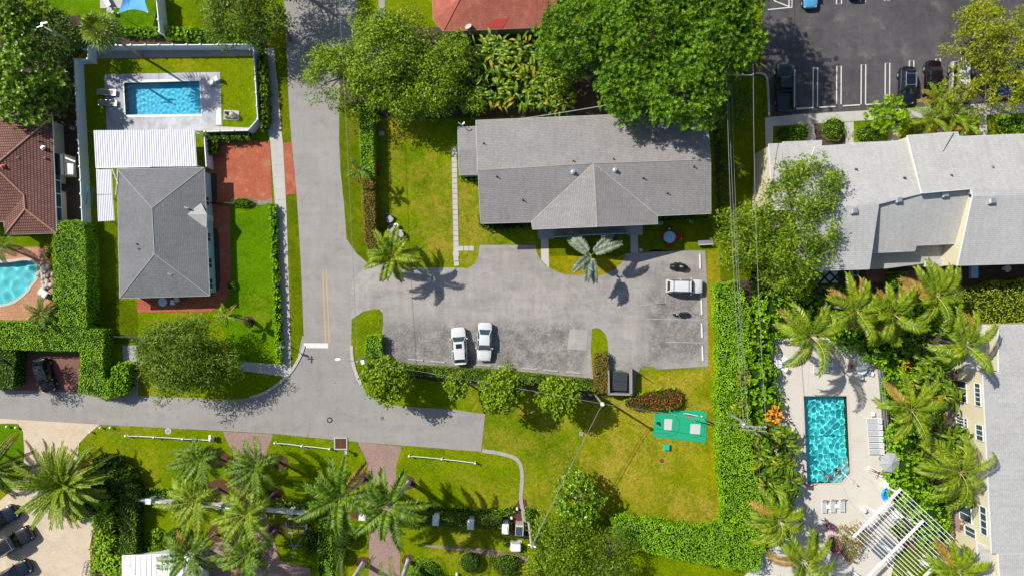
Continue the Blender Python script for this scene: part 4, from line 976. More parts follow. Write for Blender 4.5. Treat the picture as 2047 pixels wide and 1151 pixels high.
# white side gate wall next to it
gw = MB(); q = [P(a, b, 2.1)[:2] for a, b in ((391,262),(411,276),(415,335),(409,336))]; gw.prism([P(a, b, 2.0)[:2] for a, b in ((391,263),(409,275),(413,333),(411,334),(407,277),(390,265))], 0, 2.0)
tag(gw.build('garden_wall', mt['white_vinyl'], org=P(400,300)), 'short white screen wall between the patio roof and the driveway shrubs', 'wall')

# ---- far left house with brown tile roof
org = P(20, 350); B3 = thing('tile_roof_house', 'house with brown barrel tile hip roof at the left edge', 'house', org)
ze = 2.8
roof_part('roof', B3, org, [(-120,240,ze),(104,234,ze),(-12,332,4.7),(-60,335,4.7),(113,466,ze),(48,390,3.72),(50,418,3.72),(10,469,ze),(7,443,ze),(-120,446,ze)],
  [(0,1,2,3),(1,4,6,5,2),(4,7,6),(7,8,5,6),(8,9,3,2,5)], 'tile_brown', fascia='white')
ridge_caps(B3, org, [((104,234,ze),(-12,332,4.7)),((-12,332,4.7),(48,390,3.72)),((48,390,3.72),(50,418,3.72)),((50,418,3.72),(113,466,ze)),((50,418,3.72),(10,469,ze))], 'ridge_brown', 0.13)
wall_part('wall', B3, org, [(-110,246),(98,240),(106,460),(16,463),(12,440),(-110,440)], ze-.1, 'tan_wall')
vents(B3, org, [(36,316,3.9),(90,316,3.2)], 0, 'ridge_brown', 'pipe', .2, .08); vents(B3, org, [(5,333,4.5)], 0, 'orange_red', 'pipe', .3, .14); vents(B3, org, [(86,296,3.3)], 0, 'alu', 'pipe', .3, .14)
wall_window(B3, org, P(105,440,2.7), P(101,330,2.7), 1.0, 2.1, 4)
# flat carport behind it
org = P(10, 215); C3 = thing('carport', 'small flat grey concrete roof beneath the big trees at left edge', 'carport', org)
mb = MB(); mb.prism([P(a, b, 2.6)[:2] for a, b in ((-120,186),(8,187),(42,212),(42,238),(-120,240))], 2.4, 2.6); mb.build('roof', mt['flat_roof_tan'], C3, org=org)
mb = MB(); mb.prism([P(a, b, 2.4)[:2] for a, b in ((-116,190),(5,190),(38,213),(38,236),(-116,237))], 0, 2.4); mb.build('wall', mt['tan_wall'], C3, org=org)
# lean-to store
org = P(125, 330); L3 = thing('garden_shed', 'small dark lean-to shed against the tile roof house', 'shed', org)
mb = MB(); mb.prism([P(a, b, 2.2)[:2] for a, b in ((110,308),(128,308),(130,349),(112,349))], 0, 2.2); mb.build('wall', mt['tan_wall'], L3, org=org)
mb = MB(); mb.prism([P(a, b, 2.3)[:2] for a, b in ((109,307),(126,308),(128,350),(111,350))], 2.2, 2.3); mb.build('roof', mt['lid_black'], L3, org=org)
mb = MB(); mb.prism([P(a, b, 2.0)[:2] for a, b in ((127,326),(146,328),(146,349),(128,348))], 1.9, 2.0); mb.rbox((P(137,318,2)[0], P(137,318,2)[1], 2.1), (1.9, 0.18, .12), rad(-22)); mb.build('awning', mt['white'], L3, org=org)

# ---- red roofed house, top
org = P(990, 0); B4 = thing('red_roof_house', 'house with faded red shingle roof and darker red patches at the top edge', 'house', org)
ze = 2.8
roof_part('roof', B4, org, [(862,-60,ze),(866,40,ze),(886,63,ze),(1113,54,ze),(1113,20,ze),(1115,-100,ze),(919,0,3.9),(1010,-50,4.9),(860,-100,ze)], [(1,2,6,0),(2,3,7,6),(3,4,5,7),(0,6,7,5,8)], 'shingle_red', fascia='tan_wall')
ridge_caps(B4, org, [((886,63,ze),(919,0,3.9)),((919,0,3.9),(1010,-50,4.9))], 'ridge_red', .08)
wall_part('wall', B4, org, [(872,-60),(874,40),(892,57),(1107,50),(1107,-90),(872,-90)], ze-.1, 'tan_wall')
def roof_z(px, py): return ze + (58-py)/16*0.30
mb = MB()
for q in ([(973,33),(984,33),(985,30),(975,30)], [(958,13),(1005,12),(1006,20),(970,20),(969,16),(958,16)], [(985,39),(1016,37),(1005,57),(970,56)], [(955,34),(972,33),(971,36),(955,37)]):
    mb.prism([P(a, b, roof_z(a, b))[:2] for a, b in q], [roof_z(a, b)+0.0 for a, b in q], [roof_z(a, b)+0.05 for a, b in q])
mb.build('roof_patch', mt['shingle_patch_red'], B4, org=org)
wall_window(B4, org, P(960,57,2.7), P(995,56,2.7), 0.8, 2.0, 3, pane='white')
c = P(937, 56, 3.0); mb = MB(); mb.tube([(c[0]+.15, c[1]-.6, 2.4), (c[0], c[1], 3.2)], .05, 5); mb.lathe([(0.02, 0), (.3, .03), (.45, .12), (.42, .14), (.2, .05), (.02, .03)], (c[0], c[1], 3.2), 14, ax=(-.4, .5, .8)); mb.build('satellite_dish', mt['stone_round'], B4, org=org)

# ---- two-storey terrace, right: pale shingle roofs stepping
org = P(1790, 400); B5 = thing('townhouse_row', 'two storey row of cream townhouses with stepped pale grey shingle roofs', 'townhouses', org)
def block(name, pts, wallmat='cream_wall', roofmat='shingle_light', inset=0.0, th=0.2, faces=None, fascia='white'):
    roof_part(name, B5, org, pts, faces or [tuple(range(len(pts)))], roofmat, th=th, fascia=fascia)
    cx = np.mean([p[0] for p in pts]); cy = np.mean([p[1] for p in pts])
    q = []
    for a, b, z in pts:
        x, y, _ = P(a, b, z); x0, y0, _ = P(cx, cy, z); L = math.hypot(x-x0, y-y0); k = max(0, (L-0.25)/L); q.append((x0+(x-x0)*k, y0+(y-y0)*k))
    mb = MB(); mb.prism(q, -0.05, [p[2]-th for p in pts]); mb.build('wall', mt[wallmat], B5, org=org)
rz = 7.0
block('roof', [(1537,288,5.4),(1565,287,5.4),(1565,284,5.4),(1643,281,5.4),(1641,300,5.75),(1628,330,6.2),(1600,420,7.6),(1545,420,7.2)])
block('roof', [(1629,293,5.9),(1704,288,5.9),(1704,286,5.9),(1814,281,5.9),(1843,387,8.2),(1757,408,8.3),(1690,411.5,8.3),(1590,415,8.3)])
block('roof', [(1814,271,6.6),(1875,266.5,6.6),(1915,264,6.6),(1918,273,6.65),(2047,268,6.65),(2300,262,6.65),(2300,379,8.9),(1944,390,8.9),(1941,378,8.8),(1843,386.5,8.8)])
block('roof', [(1590,415,8.3),(1690,411.5,8.3),(1757,408,8.3),(1738,538,7.2),(1641,541,7.2),(1600,541,7.2)])
block('roof', [(1750,394,8.0),(1843,387,8.0),(1940,379,8.0),(1918,487,6.1),(1832,491,6.1),(1829,502,5.95),(1738,506,5.95),(1752,421,7.6)])
block('roof', [(1945,391,8.9),(2300,382,8.9),(2300,520,7.3),(1915,531,7.3)])
block('lower_roof', [(1742,485,4.4),(1922,475,4.4),(1893,520,3.7),(1774,536,3.7),(1741,538,3.7)], roofmat='shingle_light', th=.25)
block('lower_roof', [(1851,521,4.1),(1891,519,4.1),(1891,532,4.05),(1850,533,4.05)])
mb = MB()
for c3 in ((2100,273),): mb.prism([P(a, b, 6.6)[:2] for a, b in ((1872,266),(1905,264.5),(1876,305))], [6.62,6.62,7.2], [6.8,6.8,7.45])
mb.build('cricket', mt['shingle_light'], B5, org=org, uv=True)
vents(B5, org, [(1711,339,6.95),(1808,356,7.55),(1901,351,8.2)], 0, 'dark_metal', 'pipe', .3, .08)
vents(B5, org, [(1983,334,7.9)], 0, 'grey_metal', 'pipe', .3, .10)
vents(B5, org, [(1706,422,8.2),(1795,400,7.9),(1888,389,7.9),(1981,402,8.8)], 0, 'alu', 'box')

# ---- right-hand townhouse: big pale roof, cream wall with windows to the pool garden
org = P(1990, 900); B6 = thing('corner_townhouse', 'cream two storey townhouse with tall windows and flat looking pale roof at right edge', 'house', org)
block6 = []
def blk(name, pts, wallmat='cream_wall', roofmat='shingle_light', th=.2, wall=True, shrink=0.12):
    roof_part(name, B6, org, pts, [tuple(range(len(pts)))], roofmat, th=th, fascia='white')
    if not wall: return
    cx = np.mean([p[0] for p in pts]); cy = np.mean([p[1] for p in pts]); q = []
    for a, b, z in pts:
        x, y, _ = P(a, b, z); x0, y0, _ = P(cx, cy, z); L = math.hypot(x-x0, y-y0); k = max(0, (L-shrink)/L); q.append((x0+(x-x0)*k, y0+(y-y0)*k))
    mb = MB(); mb.prism(q, -0.05, [p[2]-th for p in pts]); mb.build('wall', mt[wallmat], B6, org=org); return q
z6 = 5.6
blk('roof', [(1996,650.5,z6),(2047,649,z6),(2400,640,z6),(2400,735,6.2),(1997,743,z6+.1)])
qm = blk('roof', [(1965,744,z6),(2400,736,6.2),(2400,1098,6.2),(1983,1105,z6),(1971,860,z6)])
blk('roof', [(1996,1107,z6),(2400,1099,6.2),(2400,1300,6.2),(2008,1300,z6)])
blk('low_roof', [(1930,701,3.0),(1984,700,3.0),(1986,742,3.0),(1930,742,3.0)], roofmat='flat_roof')
blk('low_roof', [(1950,652,3.2),(1982,650,3.2),(1986,701,3.2),(1936,701,3.2)], roofmat='flat_roof')
blk('low_roof', [(1954,1082,4.2),(1984,1098,4.6),(2000,1108,4.7),(2020,1114,4.7),(2026,1300,4.7),(1966,1300,4.2)], roofmat='shingle_light')
# balustrade slats beside the flat roof
mb = MB()
for i in range(9): c = P(1988, 683+i*4.6, 3.6); mb.rbox(c, (0.75, 0.16, 0.06), rad(-5), tilt=rad(25), ax='y')
mb.build('railing', mt['white'], B6, org=org)
# left wall runs from (1965,744) to (1983,1105) at roof height
T0, T1 = np.array(P(1968,748,z6)[:2]), np.array(P(1985,1100,z6)[:2])
off = np.array([-0.03, 0])
def wy(py): # point on the wall at photo row py (ground-plane row)
    t = (py-744)/(1105-744); return T0 + (T1-T0)*t - np.array([0.13, 0])
for y0, y1, za, zb, n, fr, sp in ((766,812,0.4,2.6,3,'white',0),(764,812,4.0,5.1,5,'white',0),(845,866,0.4,2.5,3,'white',.7),(850,884,3.9,5.2,3,'white',0),(866,893,0.1,2.4,2,'white',0),(1016,1038,1.5,2.9,2,'white',0),(1038,1072,0.1,2.4,2,'white',0),(1020,1080,3.9,5.1,4,'white',0),(1078,1100,1.0,3.0,2,'white',0)):
    a_, b_ = wy(y0), wy(y1); wall_window(B6, org, b_, a_, za, zb, n, fr, out=0.10, split=sp) if False else wall_window(B6, org, a_, b_, za, zb, n, fr, out=0.10, split=sp)
# lower awning under the south eave
# ================================================================== trees
BK = mt['bark']
LF = dict(nclump=90, leaf=0.30, dens=13, aspect=0.5, crad=0.27)
def T(name, label, px, py, R, h, mat, seed, group=None, **kw):
    a = dict(LF); a.update(kw); return tree(name, label, px, py, R, h, mt[mat], BK, seed, group, **a)
GT = 'broad leaved trees at the left edge'
T('broadleaf_tree', 'bright green broad tree filling the top left corner', 38, 22, 66, 7.5, 'leaf_broad', 1, GT, style='rosette', dens=3.2, leaf=0.36)
T('broadleaf_tree', 'bright green broad tree above the brown tile roof', 50, 160, 84, 7.5, 'leaf_broad', 2, GT, style='rosette', dens=3.2, leaf=0.36, nclump=120, crad=.24)
T('shade_tree', 'dark green tree beside the utility pole at top left', 125, 72, 52, 6, 'leaf_dark', 3)
T('shade_tree', 'dark green tree squeezed between bright tree and white fence', 118, 195, 34, 5, 'leaf_dark', 4)
T('olive_tree', 'dense dark olive tree beside the street at the top', 478, 22, 76, 8, 'leaf_olive', 5, nclump=130, leaf=.28, style='wisp', aspect=.35, dens=18)
T('shade_tree', 'dark tree overhanging the top of the street', 548, 45, 40, 7, 'leaf_dark', 6, nclump=60)
T('street_tree', 'loose light green tree reaching over the street', 680, 150, 80, 7.5, 'leaf_bright', 7, nclump=90, leaf=.32, crad=.22, irregular=.6, aspect=.4, dens=18)
T('street_tree', 'dense green tree left of the paddle leaved plants', 768, 125, 96, 8.5, 'leaf_bright', 8, nclump=190, crad=.22, dens=18)
T('street_tree', 'full green tree with drooping lower sprays above main lawn', 846, 172, 86, 7, 'leaf_bright', 9, nclump=170, crad=.23, dens=18)
T('street_tree', 'small bushy tree beside the concrete shoulder at the top', 728, 42, 34, 5, 'leaf_bright', 10, nclump=34, irregular=.5)
T('street_tree', 'green tree directly above the left corner of the office roof', 945, 205, 34, 4.5, 'leaf_bright', 14, nclump=50, crad=.24, dens=16)
T('yellowing_tree', 'yellow green tree left of the red roof', 815, 52, 48, 6.5, 'leaf_gold', 11, nclump=50, crad=.22)
T('street_tree', 'bushy green tree between the street trees and paddle plants', 900, 118, 52, 6.5, 'leaf_bright', 12, nclump=80, crad=.22, dens=18)
T('street_tree', 'small green tree between the paddle plants and the ficus', 1112, 150, 46, 6.5, 'leaf_bright', 13, nclump=70, crad=.22, dens=18)
GF = 'large leaved ficus trees behind the office building'
for i, (x, y, R, h, l) in enumerate([(1148,75,84,10,'glossy ficus tree overlapping the right end of red roof'), (1285,60,122,13,'largest glossy ficus tree at the top edge'), (1425,85,104,14,'glossy ficus tree next to the dark car park'), (1262,178,76,12,'glossy ficus tree above the middle of office roof'), (1370,188,90,14,'glossy ficus tree casting shadow on the office roof corner')]):
    T('ficus_tree', l, x, y, R, h, 'leaf_ficus', 20+i, GF, style='rosette', leaf=.36, dens=4.2, aspect=.30, nclump=int(60+R*1.5), crad=.19, nl=8, irregular=.15)
T('ficus_tree', 'glossy ficus tree mostly beyond the top edge by car park', 1440, -50, 122, 16.5, 'leaf_ficus', 26, GF, style='rosette', leaf=.36, dens=3.4, aspect=.30, nclump=170, crad=.19, nl=7)
T('ficus_tree', 'glossy ficus tree mostly beyond the middle of top edge', 1290, -70, 100, 12, 'leaf_ficus', 27, GF, style='rosette', leaf=.36, dens=3, aspect=.30, nclump=130, crad=.19, nl=7)
T('olive_tree', 'olive tree beyond the top edge shading the street', 560, -62, 74, 9, 'leaf_olive', 28, nclump=110, style='wisp', aspect=.35, dens=16)
T('shade_tree', 'dark slender tree below the crossarm at the power lines', 1472, 205, 42, 7, 'leaf_dark', 31, nclump=60)
T('shade_tree', 'dark thin tree under the wires beside the car park verge', 1480, 130, 36, 6.5, 'leaf_dark', 32, nclump=50)
T('shade_tree', 'low dark tree right of the office building roof', 1462, 330, 22, 4, 'leaf_dark', 33, nclump=30)
GO = 'feathery live oaks between office and townhouses'
for i, (x, y, R, h, l) in enumerate([(1602,392,88,10,'feathery live oak overlapping the pale townhouse roof'), (1500,470,82,9,'feathery live oak crossed by the power lines'), (1592,500,88,10,'feathery live oak above the checkered terrace'), (1560,548,60,8,'shorter dark live oak at the lower end of oak group')]):
    T('live_oak', l, x, y, R, h, 'leaf_oak', 40+i, GO, style='wisp', leaf=.34, dens=20, aspect=.34, nclump=int(R*1.5), crad=.20, irregular=.3)
T('weeping_tree', 'big dark olive tree with fine leaves below the slate roof house', 352, 712, 96, 7.5, 'leaf_olive', 50, style='wisp', leaf=.42, dens=16, aspect=.22, nclump=170, crad=.20)
T('weeping_tree', 'darker fine leaved tree to the right of the big olive tree', 432, 720, 58, 6.5, 'leaf_olive', 51, style='wisp', leaf=.42, dens=16, aspect=.22, nclump=80, crad=.22)
GR = 'round clipped trees along the lower edge of the car park'
for i, (x, y, R, h, l) in enumerate([(772,758,53,7.0,'round clipped tree at the street corner by the kerb'), (912,770,30,5.6,'smallest round clipped tree below the parked white cars'), (1000,785,46,7.4,'tall oval clipped tree in the middle of the row'), (1116,792,48,7.0,'round clipped tree with twiggy centre nearest the bin enclosure')]):
    T('round_tree', l, x, y, R, h, 'leaf_bright', 60+i, GR, style='rosette', leaf=.21, dens=15, aspect=.62, nclump=int(60+R*1.7), crad=.21, nl=5, irregular=.06, shell=.82, Rz=R/K*.8)
T('round_tree', 'narrow upper part of clipped tree beside the wheel stops', 1008, 752, 30, 7.2, 'leaf_bright', 65, GR, style='rosette', leaf=.20, dens=11, aspect=.6, nclump=60, crad=.24, nl=5)
T('garden_tree', 'bright round leaved tree on the yellowing lawn by the guy wire', 1152, 1000, 58, 4.8, 'leaf_broad', 70, nclump=80, style='rosette', leaf=.3, dens=4, nl=6, aspect=.5)
T('garden_tree', 'dense green tree at bottom edge left of the grey twiggy one', 1122, 1098, 74, 6, 'leaf_oak', 71, nclump=120, crad=.22, style='wisp', aspect=.4, dens=16)
T('twiggy_tree', 'greyish twiggy tree at the bottom edge below the hedge corner', 1222, 1105, 62, 5.5, 'leaf_olive', 72, nclump=80, crad=.24, style='wisp', aspect=.2, leaf=.4, dens=13)
T('garden_tree', 'yellow green bush like tree at the bottom edge', 1075, 1160, 50, 4, 'leaf_gold', 73, nclump=50)
GG = 'yellow flowering trees over the far car park'
for i, (x, y, R, h, l) in enumerate([(1962,70,72,7,'feathery golden tree with open crown over the parked cars'), (2035,120,66,7,'feathery golden tree at the right edge'), (1935,175,50,5.5,'low golden tree covering the silver pickup'), (2018,190,40,5,'small golden tree covering the dark blue car')]):
    T('golden_tree', l, x, y, R, h, 'leaf_gold', 80+i, GG, style='wisp', leaf=.28, dens=30, aspect=.40, nclump=int(R*1.25), crad=.20, irregular=.7, shell=1.0)
T('lime_tree', 'bright lime tree with radiating leaves beside the townhouse entry walk', 1772, 232, 42, 3.4, 'leaf_lime', 85, style='rosette', leaf=.40, dens=4, aspect=.42, nclump=36, nl=7)
# ================================================================== shrubs and hedges
core = mt['core']
S = lambda name, label, px, py, r, h, mat, seed, **kw: shrub(name, label, px, py, r, h, mt[mat], core, seed, **kw)
S('round_shrub', 'clipped lime shrub on pale gravel by the car park pavement', 1668, 256, 25, 1.8, 'leaf_lime', 100)
S('round_shrub', 'dark green shrub left of the clipped lime shrub', 1600, 266, 21, 1.4, 'leaf_hedge', 101)
S('low_shrub', 'sparse dark shrub at the left end of the townhouse beds', 1568, 268, 16, 0.9, 'leaf_dark', 102)
S('low_shrub', 'yellow green shrub below the bright lime tree', 1738, 268, 32, 1.4, 'leaf_lime', 103, sy=.6)
S('low_shrub', 'fine leaved shrub between the entry walks near top right', 1926, 254, 26, 1.4, 'leaf_hedge', 104, style='rosette')
S('low_shrub', 'rusty croton shrub beside the townhouse roof edge', 1838, 262, 18, 0.9, 'leaf_copper', 105)
S('low_shrub', 'spreading green shrub at the top right garden bed', 2024, 248, 30, 1.5, 'leaf_hedge', 106, sy=.7, style='rosette')
S('croton', 'yellow croton beside the tall hedge by the lagoon pool', 99, 503, 12, 1.2, 'leaf_croton', 107, sy=1.6)
S('croton', 'small yellow croton beside the small palm near lagoon pool', 107, 618, 12, 1.2, 'leaf_croton', 108, sy=1.3)
S('low_shrub', 'low shrub beneath the black railing beside the brick driveway', 484, 404, 22, 1.0, 'leaf_hedge', 110, sy=.45)
S('low_shrub', 'tiny yellow green plant at the corner of side lawn', 462, 571, 10, .8, 'leaf_lime', 111)
S('round_shrub', 'clipped ball shrub near the white metal roof', 352, 1078, 29, 2.2, 'leaf_lime', 112, leaf=.12, dens=55)
S('round_shrub', 'clipped ball shrub under the tall feather palm', 684, 1072, 26, 2.6, 'leaf_olive', 113, leaf=.12, dens=55, sy=1.1)
S('round_shrub', 'lower clipped shrub beside the long vertical hedge', 678, 1112, 22, 1.8, 'leaf_dark', 114, leaf=.12, dens=55)
S('round_shrub', 'clipped ball shrub left of the paired bushes at bottom', 940, 1124, 25, 1.8, 'leaf_olive', 115, leaf=.13, dens=50)
S('round_shrub', 'wide clipped bush left of the garden tree at bottom', 1012, 1130, 33, 1.8, 'leaf_oak', 116, leaf=.14, dens=50, sy=.8)
S('round_shrub', 'glossy round shrub beneath the big date palm', 152, 1014, 27, 1.6, 'leaf_hedge', 117, style='rosette', leaf=.2)
S('ground_cover', 'flat disc of bright green ground cover at the bottom edge', 852, 1152, 40, 0.7, 'leaf_hedge', 118, leaf=.12, dens=60)
S('low_shrub', 'upright lime shrub beside the electric cabinet', 1018, 1050, 7, 1.2, 'leaf_lime', 119, sy=1.7)
S('low_shrub', 'lime shrub right of the mulch path end', 1058, 1028, 11, 1.3, 'leaf_lime', 120, sy=1.6)
S('low_shrub', 'small green shrub beside the grey utility box', 1009, 1084, 5, .9, 'leaf_hedge', 121, sy=2.0)
T('bougainvillea', 'straggly olive bougainvillea beside the white pergola', 1697, 1080, 44, 2.6, 'leaf_bougain', 122, style='wisp', leaf=.24, dens=22, aspect=.4, nclump=60, crad=.22, cat='shrub')
S('blossom', 'magenta blossom spray on the left of the bougainvillea', 1668, 1090, 11, 2.5, 'petal_magenta', 123, sy=1.8, cat='flowers')
S('blossom', 'pink blossom tuft at the top of the bougainvillea', 1661, 1052, 8, 1.8, 'petal_magenta', 124, cat='flowers')
S('potted_shrub', 'small shrub on the main lawn edge behind the porch', 1218, 478, 8, .7, 'leaf_dark', 125)
GL = 'large leaved clusia bushes around the pool garden'
for i, (x, y, r, h, l) in enumerate([(1545,632,44,2.8,'glossy clusia bush at the top corner of long hedge'), (1512,690,36,2.6,'glossy clusia bush beside the long hedge, left of white chairs'), (1520,752,36,2.6,'glossy clusia bush under the middle power line'), (1532,805,32,2.4,'glossy clusia bush beside the blue grey loungers'), (1600,612,40,2.4,'glossy clusia bush behind the yellow palm'), (1700,655,44,2.2,'glossy clusia bush at the top of the pool fence'), (1760,690,40,2.2,'glossy clusia bush right of the angled pool fence'), (1800,775,34,2.6,'glossy clusia bush above the big coconut palm'), (1785,715,28,2.4,'glossy clusia bush beside the fence corner'),
    (1808,880,34,2.6,'glossy clusia bush beside the row of white loungers'), (1812,935,40,2.6,'glossy clusia bush behind the grey umbrella'), (1825,985,40,2.6,'glossy clusia bush beside the blue float'), (1860,1022,42,2.6,'glossy clusia bush over the end of the pergola'), (1868,1060,34,2.4,'lowest glossy clusia bush beside the striped lawn'), (1850,610,40,2.2,'glossy clusia bush beneath the palms by the townhouse')]):
    S('clusia_bush', l, x, y, r, h, 'leaf_hedge', 130+i, group=GL, style='rosette', leaf=.30, nl=5, dens=10, aspect=.6)
HD = lambda name, label, poly, h, mat, seed, **kw: hedge(name, label, poly, h, mt[mat], mt[kw.pop('core', 'core')], seed, **kw)
GH = 'clipped hedges around the car court'
HD('hedge', 'tall thick clipped hedge between the lagoon pool and slate roof house', [(103,475),(108,452),(125,441),(150,440),(167,447),(172,500),(173,655),(104,648),(106,560)], 2.7, 'leaf_hedge', 200, group=GH, dens=95, leaf=.19)
HD('hedge', 'long clipped hedge above the car court with the black hatchback', [(-40,643),(102,642),(173,655),(206,660),(206,701),(159,702),(-40,697)], 2.3, 'leaf_hedge', 201, group=GH, dens=95, leaf=.19)
HD('hedge', 'clipped hedge arm to the right of the black hatchback', [(160,702),(206,701),(205,756),(222,760),(222,792),(214,797),(156,786)], 2.2, 'leaf_hedge', 202, group=GH, dens=95, leaf=.19)
HD('hedge', 'ragged hedge end beside the gravel path', [(223,736),(238,726),(256,729),(250,785),(223,794)], 2.0, 'leaf_hedge', 203, group=GH, dens=24, leaf=.2, style='rosette')
HD('hedge', 'hedge block at the left edge beside the car court', [(-40,700),(32,701),(26,776),(-40,778)], 2.2, 'leaf_hedge_dark', 204, group=GH)
HD('hedge', 'low hedge lining the pavement by the side lawn', [(537,408),(548,407),(553,520),(559,640),(561,724),(552,728),(548,640),(543,540)], 1.1, 'leaf_hedge', 205, style='rosette', dens=16, leaf=.2)
HD('hedge', 'dark creeper hedge outside the white fence by the pavement', [(517,100),(526,108),(532,170),(534,240),(524,262),(520,235)], 1.5, 'leaf_hedge_dark', 206, style='rosette', dens=14, leaf=.24)
HD('hedge', 'dark shrub hedge along the top of the brick driveway', [(408,267),(500,266),(498,276),(432,281),(428,308),(411,308)], 1.3, 'leaf_hedge_dark', 207, style='rosette', dens=14, leaf=.24)
HD('hedge', 'low hedge above the white fence near the fan palm', [(236,54),(312,55),(312,69),(236,67)], 1.0, 'leaf_hedge', 208, style='rosette', dens=14, leaf=.24)
HD('hedge', 'low hedge along the back of the fenced pool garden', [(330,54),(495,62),(510,80),(496,86),(420,80),(330,74)], 1.0, 'leaf_hedge', 209, style='rosette', dens=14, leaf=.24)
HD('hedge', 'upper green half of long clipped hedge beside the street', [(714,208),(744,207),(748,355),(722,357)], 2.0, 'leaf_hedge', 210, dens=90, leaf=.18)
HD('hedge', 'lower half of street hedge with brownish new leaves', [(722,357),(748,355),(752,505),(738,510),(728,480)], 1.95, 'leaf_copper', 211, dens=90, leaf=.18)
HD('hedge', 'clipped hedge behind the wheel stops below the car park', [(764,722),(830,731),(1000,742),(1188,759),(1188,782),(1080,772),(830,750),(764,744)], 1.2, 'leaf_hedge_dark', 212, dens=85, leaf=.18)
HD('hedge', 'small box shaped hedge on the car park entrance island', [(730,671),(762,669),(763,712),(728,714)], 1.5, 'leaf_hedge', 213, dens=100, leaf=.17)
HD('hedge', 'copper leaved hedge left of the bin enclosure', [(1190,708),(1215,704),(1217,735),(1215,785),(1188,786)], 1.4, 'leaf_copper', 214, dens=95, leaf=.19)
HD('red_hedge', 'lens shaped red leaved hedge above the green court', [(1250,800),(1275,789),(1310,780),(1355,775),(1363,786),(1363,808),(1350,817),(1310,819),(1262,816),(1251,811)], 1.2, 'leaf_hedge', 215, dens=34, leaf=.26, mat2=mt['leaf_red'], cat='hedge')
HD('hedge', 'very long tall hedge along the right side of the lawn', [(1432,565),(1475,560),(1500,615),(1496,700),(1496,800),(1506,880),(1510,950),(1530,1010),(1545,1062),(1450,1060),(1443,960),(1436,870),(1436,780),(1440,690)], 2.6, 'leaf_hedge', 216, dens=75, leaf=.20, bumpy=.20)
HD('hedge', 'thick tall hedge across the bottom of the yellowing lawn', [(1222,1040),(1250,1034),(1325,1045),(1400,1057),(1452,1052),(1534,1062),(1532,1100),(1520,1143),(1470,1138),(1390,1125),(1300,1105),(1250,1085)], 2.6, 'leaf_hedge', 217, dens=75, leaf=.20, bumpy=.20)
HD('hedge', 'golden flowering hedge above the corner townhouse roof', [(1935,575),(1990,562),(2100,555),(2100,646),(1990,648),(1960,636),(1945,620)], 2.2, 'leaf_gold', 218, dens=26, leaf=.24, bumpy=.14)
HD('hedge', 'bright clipped wedge hedge behind the townhouses', [(1779,545),(1815,543),(1812,556),(1794,574),(1775,583)], 1.2, 'leaf_hedge', 219, dens=50, leaf=.15)
HD('hedge', 'green clipped hedge beside the wedge hedge', [(1868,540),(1890,538),(1888,555),(1862,570)], 1.2, 'leaf_hedge', 220, dens=40, leaf=.18)
GB = 'flat clipped hedge sections between the white pillars'
for i, (x0, x1, l) in enumerate([(806,864,'flat olive hedge section nearest the paver path'), (880,935,'flat olive hedge section between two white pillars'), (948,1003,'flat olive hedge section beside the third white pillar')]):
    HD('hedge', l, [(x0,1023+i*3.5),(x1,1028+i*3.5),(x1,1050+i*3),(x0,1046+i*3)], 1.9, 'leaf_olive', 221+i, dens=100, leaf=.16, group=GB)
HD('hedge', 'low lime hedge edging the mulch bed by the lawn', [(850,1011),(1000,1020),(1026,1012),(1030,1024),(1010,1032),(850,1022)], .8, 'leaf_lime', 225, dens=40, leaf=.16)
HD('hedge', 'narrow green hedge running down from the boat trailer lawn', [(636,1040),(660,1036),(664,1100),(664,1200),(632,1200)], 1.6, 'leaf_hedge', 226, dens=34, leaf=.2)
HD('hedge', 'dark hedge behind the ginger plants by the travertine court', [(240,965),(272,972),(272,1108),(236,1110)], 2.0, 'leaf_hedge_dark', 227, dens=30, leaf=.22)
HD('hedge', 'strip of low plants behind the white wall left of the palms', [(262,972),(330,978),(420,990),(420,1000),(262,990)], .7, 'leaf_hedge', 228, dens=26, leaf=.2)
HD('hedge', 'strip of low plants behind the white wall under the palms', [(520,1000),(620,1010),(690,1012),(690,1020),(520,1012)], .7, 'leaf_hedge', 229, dens=26, leaf=.2)
HD('ground_cover', 'low plants in the bed left of the office side roof', [(916,349),(952,350),(952,366),(932,362),(918,356)], .5, 'leaf_hedge', 230, style='rosette', dens=12, leaf=.2)
HD('ground_cover', 'low plants in the curved bed at the office corner', [(956,430),(962,448),(1060,446),(1056,456),(1000,460),(975,460),(958,448)], .6, 'leaf_dark', 231, style='rosette', dens=12, leaf=.2)
HD('ground_cover', 'low plants under the right front eave of the office', [(1318,436),(1420,430),(1420,438),(1320,444)], .6, 'leaf_olive', 232, style='rosette', dens=12, leaf=.2)
HD('ground_cover', 'planted strip at the end of the pergola bed', [(1778,1060),(1800,1040),(1830,1068),(1806,1085)], .4, 'leaf_lime', 233, style='rosette', dens=12, leaf=.2)
